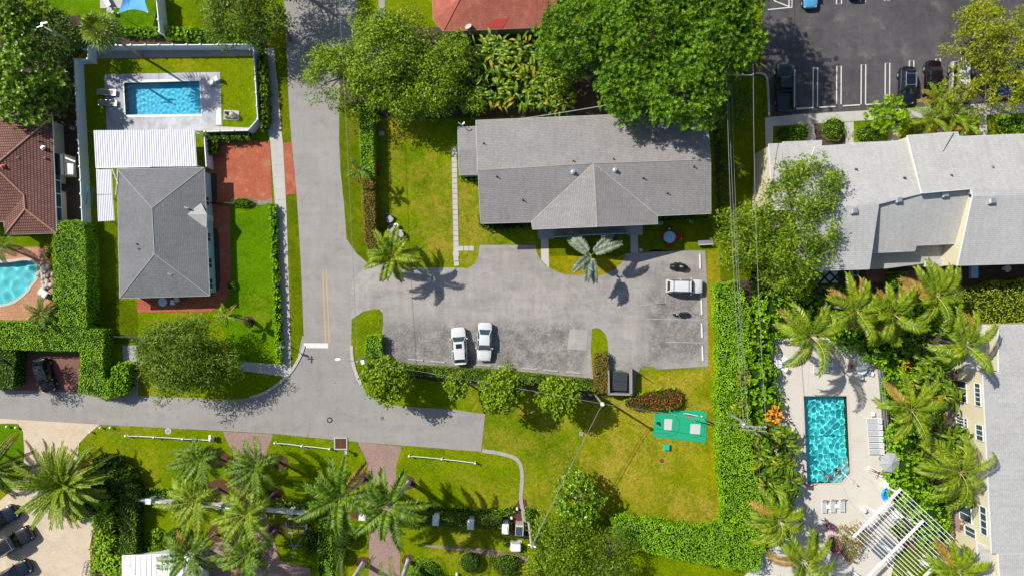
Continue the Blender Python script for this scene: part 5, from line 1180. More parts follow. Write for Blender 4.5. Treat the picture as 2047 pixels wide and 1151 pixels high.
# ================================================================== paddle leaved clumps
PM = [mt['leaf_banana'], mt['rib_green']]
GPd = 'paddle leaved plants behind the office building'
for i, (x, y, r, l) in enumerate([(930,118,34,'paddle leaved clump closest to the satellite dish'), (985,110,36,'paddle leaved clump below the red roof middle'), (1040,115,36,'paddle leaved clump with tall leaves below the red roof'), (940,180,34,'paddle leaved clump nearest the street trees'), (995,175,38,'paddle leaved clump in the middle of the row'), (1050,180,36,'paddle leaved clump above the office roof left'), (1110,190,34,'yellowing paddle leaved clump near the service wire'), (1085,140,36,'paddle leaved clump against the ficus trees')]):
    paddle_clump('paddle_plant', l, x, y, r*1.2, 4.2, PM, 300+i, n=130, ll=1.6, lw=.28, group=GPd)
GPe = 'wind torn paddle leaved plants beside the pool deck'
for i, (x, y, r, l) in enumerate([(1532,868,28,'torn paddle leaved clump by the utility pole crossarms'), (1570,880,24,'torn paddle leaved clump reaching towards the pool'), (1530,915,30,'torn paddle leaved clump with orange leaf beside the hedge'), (1565,925,26,'torn paddle leaved clump left of the pool edge'), (1545,960,30,'torn paddle leaved clump above the swept palm'), (1578,962,22,'torn paddle leaved clump at the pool corner'), (1560,1000,30,'lowest torn paddle leaved clump beside the deck')]):
    paddle_clump('paddle_plant', l, x, y, r, 3.4, PM, 310+i, n=70, ll=1.6, lw=.30, group=GPe)
GPf = 'banana like plants beside the corner townhouse'
for i, (x, y, r, l) in enumerate([(1870,730,30,'banana like clump above the air conditioners'), (1850,760,28,'banana like clump left of the sliding doors'), (1895,790,26,'banana like clump between the air conditioners'), (1905,880,30,'banana like clump below the brown patio'), (1945,905,30,'banana like clump with orange leaves against the wall'), (1880,925,30,'orange tipped banana like clump beside clusia bushes'), (1960,940,30,'banana like clump touching the pale roof'), (1850,905,24,'banana like clump near the grey umbrella'), (1920,985,28,'banana like clump below the swept yellow palm')]):
    paddle_clump('paddle_plant', l, x, y, r, 3.6, PM, 320+i, n=64, ll=1.7, lw=.32, group=GPf)
GPg = 'ginger like plants beside the travertine court'
for i, (x, y, l) in enumerate([(205,1000,'topmost ginger like clump beside the date palm'), (208,1040,'second ginger like clump by the travertine court'), (210,1080,'third ginger like clump by the travertine court'), (208,1120,'lowest ginger like clump beside the small metal rack'), (235,1130,'ginger like clump left of the white metal roof')]):
    paddle_clump('ginger_plant', l, x, y, 24, 1.8, [mt['leaf_lime'], mt['rib_green']], 330+i, n=150, ll=.8, lw=.18, group=GPg)
GPh = 'orange tropical shrubs in the long hedge'
for i, (x, y, l) in enumerate([(1485,752,'yellow orange leaved plant poking out of the long hedge'), (1478,815,'orange leaved plant near the utility pole'), (1545,828,'bright orange plant beside the blue grey loungers')]):
    paddle_clump('croton_plant', l, x, y, 18, 3.3, [mt['leaf_orange'] if i == 2 else mt['leaf_gold'], mt['rib_yellow']], 340+i, n=34, ll=.9, lw=.22, group=GPh, zmin=.7)
paddle_clump('croton_plant', 'red orange plant between the two upper palms', 1748, 612, 14, 1.6, [mt['leaf_orange'], mt['rib_yellow']], 345, n=36, ll=.7, lw=.14)
paddle_clump('croton_plant', 'orange plant near the pool fence corner', 1808, 727, 10, 2.8, [mt['leaf_orange'], mt['rib_yellow']], 346, n=24, ll=.6, lw=.14)
# ================================================================== palms
CO = [mt['palm_coconut'], mt['rib_yellow']]; GN = [mt['palm_green'], mt['rib_green']]; SV = [mt['palm_silver'], mt['rib_green']]; DT = [mt['palm_date'], mt['rib_yellow']]
pb = mt['palm_bark']
palm('coconut_palm', 'yellow green coconut palm at the corner of the car park entrance', (785,512), (796,512), 4.6, 47, CO, pb, 400, n=18, droop=1.5, ll=.8, lw=.12, nl=36, dead=False)
palm('silver_palm', 'silvery palm on the grass island in front of the porch', (1181,510), (1176,508), 4.7, 46, SV, pb, 401, n=7, el=(-.15,.75), droop=1.0, nl=46, lw=.13, azs=[2.55,2.2,.75,.45,-1.45,-1.85,-2.5], ll=.8, dead=False)
palm('small_palm', 'small dark palm standing over the street hedge', (718,342), (732,344), 4.2, 21, GN, pb, 402, n=8, droop=1.3)
palm('small_palm', 'thin leaning palm with spiky head on the side lawn', (453,630), (497,640), 3.6, 19, CO, pb, 403, n=9, droop=.9, tr=(.09,.06))
S('clump', 'dead brown fronds at the foot of the leaning palm', 497, 645, 10, .3, 'leaf_copper', 404, cat='plant')
fanpalm('fan_palm', 'tall fan palm with long leaning trunk behind white fence', (203,62), (284,113), 8.4, 44, [mt['palm_fan'], mt['rib_green']], pb, 405)
palm('small_palm', 'small palm beside the sunbed at the lagoon pool', (86,627), (98,628), 2.6, 27, GN, pb, 406, n=14, droop=1.2)
palm('small_palm', 'palm with dark fronds at the left edge above lagoon pool', (2,492), (8,492), 3.0, 30, GN, pb, 407, n=12, droop=1.2)
palm('date_palm', 'huge bushy date palm beside the travertine driveway', (130,965), (150,960), 4.0, 68, DT, mt['bark'], 410, n=80, droop=.8, el=(-.35,1.3), nl=50, ll=.55, lw=.10, vee=.25, tr=(.32,.30))
palm('date_palm', 'dark date palm at the left edge of the travertine driveway', (-14,935), (0,930), 4.0, 58, GN, mt['bark'], 411, n=44, droop=.8, el=(-.35,1.3), nl=44, ll=.5, lw=.10, tr=(.32,.30))
GC = 'slender curved palms on the lower left lawn'
for i, (c, b, h, R, l) in enumerate([((398,922),(436,915),6.2,44,'curved palm nearest the white post and rail'), ((388,1003),(436,975),7.0,50,'curved palm leaning over the white garden wall'), ((378,1110),(432,1065),7.0,50,'curved palm drooping over the white metal roof'), ((508,935),(556,921),6.6,50,'curved palm over the left paver drive'), ((490,1030),(548,985),7.2,52,'curved palm over the paver drive by the wall'), ((492,1108),(552,1058),7.0,46,'lowest curved palm over the pink paver court')]):
    palm('curved_palm', l, c, b, h, R+6, DT if i in (1, 4) else GN, pb, 420+i, n=22, droop=1.5, el=(-.55,1.0), group=GC, ll=.8, lw=.11, curl=.9, sweep=(-.75,-.55), tr=(.13,.09), nl=36)
GY = 'royal palms along the paver path'
palm('royal_palm', 'royal palm left of the paver path with pale bulging trunk', (680,995), (724,955), 10.5, 66, GN, mt['royal_bark'], 430, n=16, droop=1.35, el=(-.2,.9), ll=.95, lw=.14, nl=38, group=GY, tr=(.26,.17), shaft=mt['shaft_green'], bulge=.06, vee=.5)
palm('royal_palm', 'royal palm right of the paver path beside the lawn', (778,1012), (818,962), 10.5, 68, GN, mt['royal_bark'], 431, n=16, droop=1.35, el=(-.2,.9), ll=.95, lw=.14, nl=38, group=GY, tr=(.26,.17), shaft=mt['shaft_green'], bulge=.06, vee=.5)
palm('royal_palm', 'royal palm whose grey trunk leaves the frame left of the path', (686,1188), (727,1124), 9.5, 66, GN, mt['royal_bark'], 432, n=12, droop=1.3, group=GY, tr=(.28,.18), bulge=.06, ll=.75, lw=.1)
palm('royal_palm', 'royal palm whose grey trunk leaves the frame by the round bed', (794,1190), (817,1118), 9.5, 60, GN, mt['royal_bark'], 433, n=12, droop=1.3, group=GY, tr=(.28,.18), bulge=.06, ll=.75, lw=.1)
GQ = 'wind blown coconut palms around the pool garden'
for i, (c, b, h, R, sw, l) in enumerate([((1622,672),(1612,668),9.5,68,(-.3,.2),'yellow coconut palm hanging over the top of the pool deck'), ((1712,620),(1660,612),8.0,58,(-.1,.6),'coconut palm above the angled pool fence'), ((1788,628),(1742,620),7.5,58,(.2,.5),'tangled coconut palm between the two taller ones'), ((1872,590),(1822,585),8.0,60,(-.2,.6),'coconut palm reaching up to the townhouse eave'), ((1932,690),(1880,680),8.0,60,(0,.6),'coconut palm in front of the low flat roof'), ((1822,820),(1775,810),7.5,64,(.1,.2),'large coconut palm right of the pool lounger row'), ((1920,945),(1872,925),7.0,76,(-.6,.4),'swept yellow palm covering the townhouse wall'), ((1558,1040),(1532,1025),6.5,58,(-.7,.3),'palm blown flat over the bottom corner of the hedge'), ((1606,1122),(1575,1100),6.5,60,(.2,.6),'yellow palm in the shade at the bottom of the pool deck'), ((1915,1140),(1870,1110),6.0,54,(-.2,.3),'pale palm at the bottom edge by the townhouse'), ((1760,655),(1725,650),5.5,40,(.2,.2),'short palm behind the angled pool fence')]):
    palm('coconut_palm', l, c, b, h, R*.93, CO, pb, 440+i, n=13, droop=1.35, el=(-.35,1.0), group=GQ, ll=.95, lw=.115, nl=42, sweep=(sw[0]*1.5, sw[1]*1.3), vee=.12, curl=1.0)
GS = 'small clustered palms by the townhouse entries'
for i, (c, R, l) in enumerate([((1872,198),30,'upper small palm in front of the maroon car'), ((1862,236),34,'small palm above the rusty croton'), ((1906,228),34,'small palm near the silver pickup'), ((1936,250),22,'lowest small palm by the entry walk')]):
    palm('small_palm', l, c, (c[0]-8, c[1]+6), 2.6, R, [mt['palm_coconut'], mt['rib_green']], pb, 460+i, n=13, droop=1.2, group=GS, lw=.1, ll=.55, nl=22)

# low undergrowth filling the beds: uncountable ground plants
def undergrowth(name, label, polys, mat, h, dens, leaf, seed):
    rng = np.random.default_rng(seed); mb = MB()
    for pl in polys:
        poly = [p[:2] for p in PL(pl)]; k = int(abs(poly_area(poly))*dens); q = scatter(poly, k, rng)
        m = (np.sin(q[:, 0]*.9+seed)+np.sin(q[:, 1]*1.1)+np.sin((q[:, 0]-q[:, 1])*2.1)+rng.normal(size=k)*.8) > -1.2; q = q[m]; k = len(q)
        rosettes(mb, np.column_stack([q, rng.uniform(.05, h, k)]), np.array([0, 0, 1.0])+rng.normal(size=(k, 3))*.4, leaf*rng.uniform(.7, 1.3, k), 5, .45, rng)
    tag(mb.build(name, mt[mat]), label, 'ground cover', kind='stuff')
undergrowth('ground_plants', 'low leafy plants under the palms of the pool garden', [[(1500,545),(1700,575),(1760,600),(2047,560),(2047,640),(1990,650),(1925,720),(1890,760),(1885,1000),(1830,1060),(1790,980),(1772,760),(1700,668),(1560,672),(1500,640)], [(1495,640),(1545,680),(1548,1000),(1500,1010)]], 'leaf_hedge', .7, 9, .32, 1)
undergrowth('ground_plants', 'yellow green low plants in the bed right of the travertine court', [[(186,975),(262,975),(262,1151),(186,1151)]], 'leaf_lime', .6, 12, .28, 3)
undergrowth('ground_plants', 'dark low plants beneath the trees behind the office', [[(760,70),(1100,60),(1140,200),(1100,215),(860,215),(770,190)], [(1424,240),(1455,240),(1462,420),(1430,430)], [(0,60),(140,40),(150,130),(150,230),(110,240),(0,230)]], 'leaf_dark', .6, 6, .3, 2)

T('shade_tree', 'tree beyond the left edge throwing its shadow on the road', -52, 722, 42, 8.5, 'leaf_dark', 90, nclump=60)
S('understory_shrub', 'large dark shrub to the right of the big date palm', 214, 938, 30, 2.4, 'leaf_dark', 91, style='rosette', leaf=.3)
S('understory_shrub', 'dark shrub behind the upper end of the dark hedge', 246, 958, 26, 2.2, 'leaf_dark', 92, style='rosette', leaf=.3)
S('understory_shrub', 'dark shrub below the big date palm beside the ginger plants', 200, 982, 24, 1.8, 'leaf_hedge_dark', 93, style='rosette', leaf=.3)
S('low_shrub', 'shrub in the middle of the mulch strip under curved palms', 470, 1040, 18, .9, 'leaf_hedge_dark', 94, style='rosette')
S('low_shrub', 'low shrub at the left foot of the white garden wall', 312, 1075, 12, .8, 'leaf_hedge', 95, sy=1.6, style='rosette')
S('low_shrub', 'low spreading shrub beside the boat trailer', 622, 1080, 16, .9, 'leaf_hedge_dark', 96, sy=1.6, style='rosette')
S('low_shrub', 'low shrub at the corner of the silvery roof wall and lawn', 300, 1098, 22, .8, 'leaf_lime', 97, sy=.35, style='rosette')
undergrowth('ground_plants', 'low plants along the white wall under the palms', [[(262,972),(440,984),(600,998),(720,1008),(720,1018),(600,1010),(440,998),(262,988)], [(600,1024),(640,1026),(720,1050),(715,1080),(660,1075),(605,1040)], [(470,985),(530,985),(520,1010),(475,1005)], [(800,1004),(1000,1015),(1000,1022),(800,1014)], [(1424,240),(1445,240),(1462,420),(1440,430)]], 'leaf_hedge_dark', .5, 9, .26, 4)
# ================================================================== pools
def wave_surface(name, poly_px, z, amp, kmin, kmax, seed, mat, parent, org):
    """a real rippled water surface; sunlight bends through it on to the floor"""
    poly = np.array([p[:2] for p in PL(poly_px, 0)]); lo, hi = poly.min(0)-.05, poly.max(0)+.05; step = 0.07
    nx, ny = int((hi[0]-lo[0])/step)+2, int((hi[1]-lo[1])/step)+2
    X, Y = np.meshgrid(lo[0]+np.arange(nx)*step, lo[1]+np.arange(ny)*step); X = X.ravel(); Y = Y.ravel()
    rng = np.random.default_rng(seed); Z = np.zeros_like(X)
    for _ in range(34):
        a, k, p = rng.uniform(0, 2*PI), rng.uniform(kmin, kmax), rng.uniform(0, 2*PI); Z += amp/(k*k)*np.sin(k*(np.cos(a)*X+np.sin(a)*Y)+p)
    i, j = np.meshgrid(np.arange(nx-1), np.arange(ny-1)); b = (j*nx+i).ravel(); F = np.column_stack([b, b+1, b+nx+1, b+nx])
    ctr = np.column_stack([X[F].mean(1), Y[F].mean(1)]); F = F[inside(ctr, poly)]
    used = np.unique(F); re = -np.ones(len(X), int); re[used] = np.arange(len(used))
    mb = MB(); mb.add(np.column_stack([X, Y, Z+z])[used], re[F]); o = mb.build(name, mt[mat], parent, org=org, smooth=True); o.cycles.is_caustics_caster = True; return o
g_ = NG('pool_water', 0.0, 0.5); g_.b.inputs['Transmission Weight'].default_value = 1.0; g_.b.inputs['IOR'].default_value = 1.33; g_.col((0.92, 1.0, 1.0)); mt['pool_water'] = g_.m
def pool(name, label, poly, depth, floor, wall, rim_mat, rim_w, amp, kr, seed, zw=-0.10):
    pts = PL(poly); org = (np.mean([p[0] for p in pts]), np.mean([p[1] for p in pts]), -depth)
    t = thing(name, label, 'pool', org)
    r = [p[:2] for p in pts]; r = r if poly_area(r) > 0 else r[::-1]; n = len(r)
    mb = MB(); mb.add([(x, y, -depth) for x, y in r], [tuple(range(n))]); f = mb.build('floor', mt[floor], t, org=org); f.cycles.is_caustics_receiver = True
    mb = MB(); mb.add([(x, y, -depth-.02) for x, y in r]+[(x, y, .05) for x, y in r], [(i, n+i, n+(i+1) % n, (i+1) % n) for i in range(n)]); f = mb.build('basin_wall', mt[wall], t, org=org); f.cycles.is_caustics_receiver = True
    # waterline tiles
    mb = MB(); c = np.mean(r, 0); q = [(x+(c[0]-x)*.002, y+(c[1]-y)*.002) for x, y in r]
    mb.add([(x, y, -.2) for x, y in q]+[(x, y, .02) for x, y in q], [(i, n+i, n+(i+1) % n, (i+1) % n) for i in range(n)]); mb.build('waterline_tiles', mt['tile_line'] if depth > 1 else mt[wall], t, org=org)
    cop = strip('coping', [(a, b) for a, b in poly], rim_w, rim_mat, 0.03, 0.085, closed=True); cop.parent = t; cop.data.transform(Matrix.Translation(-Vector(org))); 
    if 'kind' in cop: del cop['kind']
    wave_surface('water_surface', poly, zw, amp, kr[0], kr[1], seed, 'pool_water', t, org)
    return t, org
plain('floor_blue', (0.045, 0.62, 0.90), 0.5, var=0.05); plain('floor_teal', (0.12, 0.88, 0.90), 0.5, var=0.05); plain('floor_lagoon', (0.14, 0.70, 0.74), 0.6, var=0.12, sc_=.6); plain('step_teal', (0.30, 0.62, 0.62), 0.5, var=.05)
plain('coping_pink', (0.56, 0.44, 0.38), .8, var=.1)
pool('swimming_pool', 'bright blue rectangular pool in the white fenced garden', POOL_A, 1.3, 'floor_blue', 'floor_blue', 'pool_tile_white', 0.35, .15, (8, 15), 5)
POOLT, porg = pool('swimming_pool', 'turquoise pool with cut corner and rippling light in the pool deck', POOL_B, 1.35, 'floor_teal', 'floor_teal', 'coping_pink', 0.30, .40, (7, 13), 6)
pool('swimming_pool', 'freeform pale turquoise lagoon pool at the left edge', POOL_C, 1.2, 'floor_lagoon', 'floor_lagoon', 'stone_pale', 0.35, .10, (3, 7), 7)
for i in range(4):
    d = i*11; q = PL([(1703-0, 945-34+d),(1703,948),(1682,969),(1651+d,969)]); mb = MB(); mb.prism([p[:2] for p in q], -1.3, -1.0+i*0.22)
    s_ = mb.build('step', mt['step_teal'], POOLT, org=porg); s_.cycles.is_caustics_receiver = True
mb = MB(); mb.prism([p[:2] for p in PL([(1606,873.4),(1698,873.4),(1698,874.6),(1606,874.6)])], -1.34, -1.325); mb.build('lane_line', mt['tile_line'], POOLT, org=porg)
mb = MB(); q = PL([(250,176),(264,176),(264,190),(250,190)])
# decks
sheet_hole('pool_deck', [(208.5,149),(440,145),(444,251),(425,253),(410,262),(214,262)], [POOL_A], 'stamped_deck', 0.05)
sheet('deck_patch', [(433,216),(441,216),(442,249),(432,249)], 'pool_tile_white', 0.056)
sheet('deck_curb', [(408,252),(500,256),(496,262),(408,262)], 'stone_pale', 0.058)
sheet_hole('pool_deck', [(-90,497),(5,494),(100,494),(100,520),(108,560),(104,600),(96,640),(40,640),(-90,636)], [POOL_C], 'terracotta_deck', 0.045)
sheet_hole('pool_deck', [(1540,672),(1660,672),(1699,671),(1757,720),(1763,870),(1772,900),(1779,970),(1774,992),(1790,1006),(1800,1040),(1720,1060),(1700,1075),(1640,1160),(1480,1160),(1540,1090),(1560,1040),(1540,960),(1552,860),(1540,760)], [POOL_B], 'pool_deck', 0.06)
strip('deck_joint', [(1700,672),(1699,672.6)], .02, 'concrete_old', .055, .062)
mb = MB()
for q in ([(1618,720),(1614,789)], [(1683,968),(1700,1003)], [(1701,880),(1762,882)], [(1611,968),(1609,1050)], [(1700,1003),(1733,1040)], [(1540,1050),(1700,1003)]): strip('x', q, .03, 'x', .058, .064, build=False, mb=mb)
tag(mb.build('deck_joints', mt['concrete_old']), kind='structure')
sheet('porch_deck', [(1700,1075),(1718,1050),(1800,1040),(1830,1075),(1790,1110),(1770,1200),(1640,1200),(1650,1150)], 'pool_deck', 0.066)
def PLx(pts): return PL(pts)
# low white planter walls with the bougainvillea
mb = MB(); strip('x', [(1647,1087),(1664,1072),(1690,1115),(1705,1120)], .25, 'x', 0, .5, build=False, mb=mb); tag(mb.build('planter_wall', mt['wood_brown'], org=P(1660,1090)), 'dark angled planter edge beside the bougainvillea', 'planter')
def poly_thing(name, label, cat, poly, z0, z1, mat, zp=None):
    mb = MB(); pts = [p[:2] for p in PL(poly, z1 if zp is None else zp)]; mb.prism(pts, z0, z1); c = np.mean(pts, 0); return tag(mb.build(name, mt[mat], org=(c[0], c[1], z0)), label, cat)
# ================================================================== fences and walls
def fence(name, label, top_px, h, post_every, mat, panel_th=0.05, cat='fence', post=0.13, closed=False, rails=False, post_mat=None, panel=True, cap=True):
    P2 = [np.array(P(a, b, h)[:2]) for a, b in top_px]; org = (*P2[0], 0); t = thing(name, label, cat, org)
    mb = MB()
    for a, b in zip(P2[:-1], P2[1:]):
        d = b-a; L = np.linalg.norm(d); c = (a+b)/2; an = math.atan2(d[1], d[0])
        if panel: mb.rbox((*c, (h-.1)/2+.05), (L, panel_th, h-.14), an)
        for z in (h-.08, 0.12) + ((h*.5,) if rails else ()): mb.rbox((*c, z), (L-.004, panel_th+.05, .10 if not rails else .05), an)
        if rails:
            for k in range(int(L/.14)): q = a+d*((k+.5)*.14/L); mb.rbox((*q, h/2), (.02, .02, h), an)
    mb.build('panel', mt[mat], t, org=org)
    for a, b in zip(P2[:-1], P2[1:]):
        d = b-a; L = np.linalg.norm(d); n = max(1, round(L/post_every)); an = math.atan2(d[1], d[0])
        for k in range(n + (1 if b is P2[-1] else 0)):
            q = a+d*(k/n); mb = MB(); mb.rbox((*q, (h+.06)/2), (post, post, h+.06), an)
            if cap: mb.rbox((*q, h+.09), (post+.06, post+.06, .05), an)
            mb.build('post', mt[post_mat or mat], t, org=org)
    return t
fence('garden_fence', 'tall white vinyl fence down the left side of the pool garden', [(163.5,443),(160,360),(156,280),(151,190),(148,118.5),(175,118),(174.5,91)], 1.9, 1.85, 'white_vinyl')
fence('garden_fence', 'tall white vinyl fence along the top of the pool garden', [(174.5,91),(290,90),(400,89.5),(505.5,88.6)], 1.9, 1.85, 'white_vinyl')
fence('garden_fence', 'white vinyl fence between pool garden and pavement with angled corner', [(505.5,88.6),(510,160),(514.6,238),(495,260.5),(409,263)], 1.9, 1.85, 'white_vinyl')
fence('garden_fence', 'white vinyl fence dividing the two lawns at the top left', [(310,-20),(312,0),(316,40),(318,63)], 2.3, 2.0, 'white_vinyl')
poly_thing('garden_wall', 'pale low wall end beside the dividing white fence', 'wall', [(318,64),(331,71),(331,73),(317,66)], 0, .8, 'stone_pale')
# lower left white garden wall with piers
gw = thing('garden_wall', 'white masonry garden wall running beneath the curved palms', 'wall', P(480,1005))
mb = MB(); strip('x', [(259,990.5),(310,995),(352,999)], .24, 'x', 0, 1.4, build=False, mb=mb); strip('x', [(400,1003),(450,1007),(530,1012.5),(640,1022)], .24, 'x', 0, 1.4, build=False, mb=mb); mb.build('wall', mt['white_wall'], gw, org=P(480,1005))
for x, y in ((311,993),(448,1004),(589,1014)): c = P(x, y, 0); mb = MB(); mb.rbox((c[0], c[1], .85), (.5, .5, 1.7), rad(-5)); mb.rbox((c[0], c[1], 1.75), (.7, .65, .12), rad(-5)); mb.build('pier', mt['white_wall'], gw, org=P(480,1005))
GPI = 'white square gate pillars along the lower garden hedge'
for i, (x, y, l) in enumerate([(871,1040,'white gate pillar nearest the paver path'), (941,1048,'middle white gate pillar between hedge sections'), (1010,1057,'white gate pillar beside the electric cabinet'), (724,1030,'white gate pillar under the left royal palm')]):
    c = P(x, y, 2.1); mb = MB((c[0], c[1], 0)); mb.rbox((c[0], c[1], 1.0), (.62, 1.0, 2.0), rad(-4)); mb.rbox((c[0], c[1], 2.06), (.8, 1.2, .14), rad(-4)); mb.rbox((c[0], c[1], 2.16), (.5, .8, .08), rad(-4))
    tag(mb.build('gate_pillar', mt['white_wall'], bevel=.01), l, 'pillar', GPI)
# post and rail fences on the front lawns
def postrail(label, pts, endpost=False):
    org = P(*pts[0]); t = thing('rail_fence', label, 'fence', org); mb = MB()
    for i, (a, b) in enumerate(pts):
        c = P(a, b); q = MB(); q.rbox((c[0], c[1], .4), (.13, .13, .8), rad(-5)); q.rbox((c[0], c[1], .82), (.2, .2, .06), rad(-5)); q.build('post', mt['white'], t, org=org)
        if i: p = P(*pts[i-1]); m = ((p[0]+c[0])/2, (p[1]+c[1])/2, .62); mb.tube([(p[0], p[1], .72), m, (c[0], c[1], .72)], .045, 6)
    mb.build('rope', mt['white'], t, org=org)
postrail('low white post and rope fence on the large left front lawn', [(257,868),(313,870.5),(370,874),(425,877)])
postrail('low white post and rope fence beside the drain grate', [(553,882),(606,888),(661,894)])
postrail('low white post and rope fence on the lawn right of paver path', [(819,908),(884,914),(950,922)])
c = P(427,874); mb = MB(c); mb.lathe([(.2, 0), (.22, .5), (.3, .55), (.3, .65), (.12, .8), (.22, .95), (.1, 1.15)], c, 12); mb.rbox((c[0]-.05, c[1]+.25, .9), (.28, .5, .3), 0); tag(mb.build('mailbox_post', mt['white'], smooth=False), 'white mailbox post at the end of the left rope fence', 'mailbox')
# pool enclosure fence (dark posts, glass-less rails)
fence('pool_fence', 'thin dark metal fence angled round the top of the pool deck', [(1655,664),(1697,661),(1762,716),(1768,765),(1774,840),(1780,900)], 1.3, 2.2, 'grey_metal', panel=False, rails=True, post=.06)
# ================================================================== loungers, chairs, tables
def lounger_root(label, group=None):
    t = thing('sun_lounger', label, 'sun lounger', (0, 0, 0), group=group)
    f = MB(); 
    for y in (-.3, .3): f.rbox((-.05, y, .36), (1.35, .06, .06))
    for x in (-.7, .0, .6): f.rbox((x, 0, .35), (.05, .6, .04))
    for y in (-.3, .3): f.tube([(.6, y, .36), (1.02, y, .66)], .03, 5)
    f.rbox((1.02, 0, .66), (.05, .62, .05))
    f.build('frame', mt['white'], t)
    for x, y in ((-.62, -.28), (-.62, .28), (.55, -.28), (.55, .28)): l = MB(); l.tube([(x, y, 0), (x, y, .35)], .03, 6); l.build('leg', mt['white'], t)
    s = MB(); s.rbox((-.05, 0, .385), (1.3, .54, .03)); s.build('seat', mt['chair_mesh'], t)
    b = MB(); b.rbox((.81, 0, .54), (.52, .54, .03), 0, tilt=-rad(35), ax='y'); b.build('backrest', mt['chair_mesh'], t)
    return t
L0 = lounger_root('x'); first = [True]
def lounger(px, py, deg, label, group, seatm=None):
    o = L0 if first[0] else copy_tree(L0); first[0] = False
    place(o, px, py, 0.06, deg, label, group)
    return o
gA = 'white loungers above the turquoise pool'
lounger(1629,733,90,'leftmost white lounger of three above the turquoise pool',gA); lounger(1648,732,90,'middle white lounger of three above the turquoise pool',gA); lounger(1667,730,90,'rightmost white lounger of three above the turquoise pool',gA)
gB = 'white loungers in a row right of the turquoise pool'
for i, l in enumerate(['topmost white lounger in the row right of the pool', 'second white lounger from the top, right of the pool', 'third white lounger from the top, right of the pool', 'fourth white lounger from the top, right of the pool', 'fifth white lounger from the top, right of the pool', 'lowest white lounger partly under the grey umbrella']):
    lounger(1741+i*1.0, 839+i*12.3, 0, l, gB)
gC = 'white loungers below the turquoise pool'
lounger(1645,1011,90,'leftmost white lounger of three below the pool',gC); lounger(1662,1010,90,'middle white lounger of three below the pool',gC); lounger(1681,1009,90,'rightmost white lounger of three below the pool',gC)
gD = 'blue grey loungers in the shade left of the pool'
for i, l in enumerate(['topmost shaded lounger left of the pool', 'second shaded lounger left of the pool', 'lowest shaded lounger left of the pool']): lounger(1550, 802+i*17, 180, l, gD)
def side_table(px, py, label, deg=0): c = P(px, py, .06); mb = MB(c); mb.rbox((c[0], c[1], c[2]+.4), (.5, .5, .04), rad(deg)); [mb.tube([(c[0]+x, c[1]+y, c[2]), (c[0]+x, c[1]+y, c[2]+.4)], .02, 5) for x in (-.2, .2) for y in (-.2, .2)]; tag(mb.build('side_table', mt['white']), label, 'table', 'small white side tables between loungers')
side_table(1638.5,728,'white side table between the left and middle upper loungers'); side_table(1657.5,728,'white side table between the middle and right upper loungers'); side_table(1653,1010,'white side table between left and middle lower loungers'); side_table(1671,1009,'white side table between middle and right lower loungers'); side_table(1742,826,'white side table at the top of the lounger row',5)
side_table(1553,827,'white side table among the shaded blue grey loungers')
# rattan loungers in the left garden
def lounger_brown(px, py, label):
    c = P(px, py, .05); t = thing('sun_lounger', label, 'sun lounger', c, rad(-3), 'brown loungers on the stamped deck'); f = MB(); f.rbox((0, 0, .3), (2.3, .72, .08)); f.build('frame', mt['alu'], t)
    s = MB(); s.rbox((.15, 0, .36), (1.3, .6, .05)); s.build('seat', mt['wood_grey'], t); b = MB(); b.rbox((-.8, 0, .45), (.62, .6, .05), 0, tilt=rad(20), ax='y'); b.build('backrest', mt['wood_grey'], t)
    for x, y in ((-1, -.3), (-1, .3), (1, -.3), (1, .3)): l = MB(); l.rbox((x, y, .14), (.06, .06, .28)); l.build('leg', mt['alu'], t)
lounger_brown(216,186,'upper brown lounger with pale frame left of the blue pool'); lounger_brown(218,207,'lower brown lounger with pale frame left of the blue pool')
# chair
def chair_root(name, label, seatm, framem, cat='chair', w=.55, arms=True):
    t = thing(name, label, cat, (0, 0, 0)); s = MB(); s.rbox((0, 0, .44), (w, w, .05)); s.build('seat', mt[seatm], t, bevel=.02)
    b = MB(); n = 5
    for i in range(n): a = (i-(n-1)/2)*.13; b.rbox((-w/2-.05*math.cos(a*4), a, .68), (.04, .11, .5), 0, tilt=-rad(12), ax='y')
    b.build('backrest', mt[seatm], t)
    for x in (-1, 1):
        for y in (-1, 1): l = MB(); l.tube([(x*w*.46, y*w*.46, 0), (x*w*.42, y*w*.42, .44)], .022, 5); l.build('leg', mt[framem], t)
    if arms:
        for y in (-1, 1): a = MB(); a.tube([(-w/2, y*w*.5, .66), (w*.4, y*w*.5, .64), (w*.42, y*w*.48, .44)], .025, 5); a.build('arm', mt[framem], t)
    return t
CR = chair_root('lawn_chair', 'x', 'red', 'dark_metal'); CW = chair_root('patio_chair', 'x', 'white', 'white'); CB = chair_root('patio_chair', 'x', 'black', 'black')
used = set()
def chair(proto, px, py, deg, label, group, z=0.03):
    o = proto if id(proto) not in used else copy_tree(proto); used.add(id(proto)); return place(o, px, py, z, deg, label, group)
def round_table(px, py, r, label, top='white', z=.03, leg='white', h=.73):
    c = P(px, py, z); t = thing('round_table', label, 'table', c); mb = MB(); mb.lathe([(r*.9, h-.03), (r, h-.02), (r, h), (r*.97, h+.01)], (0, 0, 0), 28); mb.build('table_top', mt[top], t)
    mb = MB(); mb.lathe([(r*.5, 0), (r*.5, .03), (.05, .06), (.05, h-.03)], (0, 0, 0), 12); mb.build('leg', mt[leg], t); return t
round_table(1336,475,.74,'round pale blue table on the shady lawn by the porch','pale_blue')
gR = 'red lawn chairs around the pale blue table'
chair(CR,1353,475,180,'red chair on the right of the pale blue table',gR); chair(CR,1322,476,0,'red chair on the left of the pale blue table',gR); chair(CR,1338,489,90,'red chair below the pale blue table',gR)
chair(CB,1337,460,-90,'dark folded chair above the pale blue table','dark chairs on the lawns')
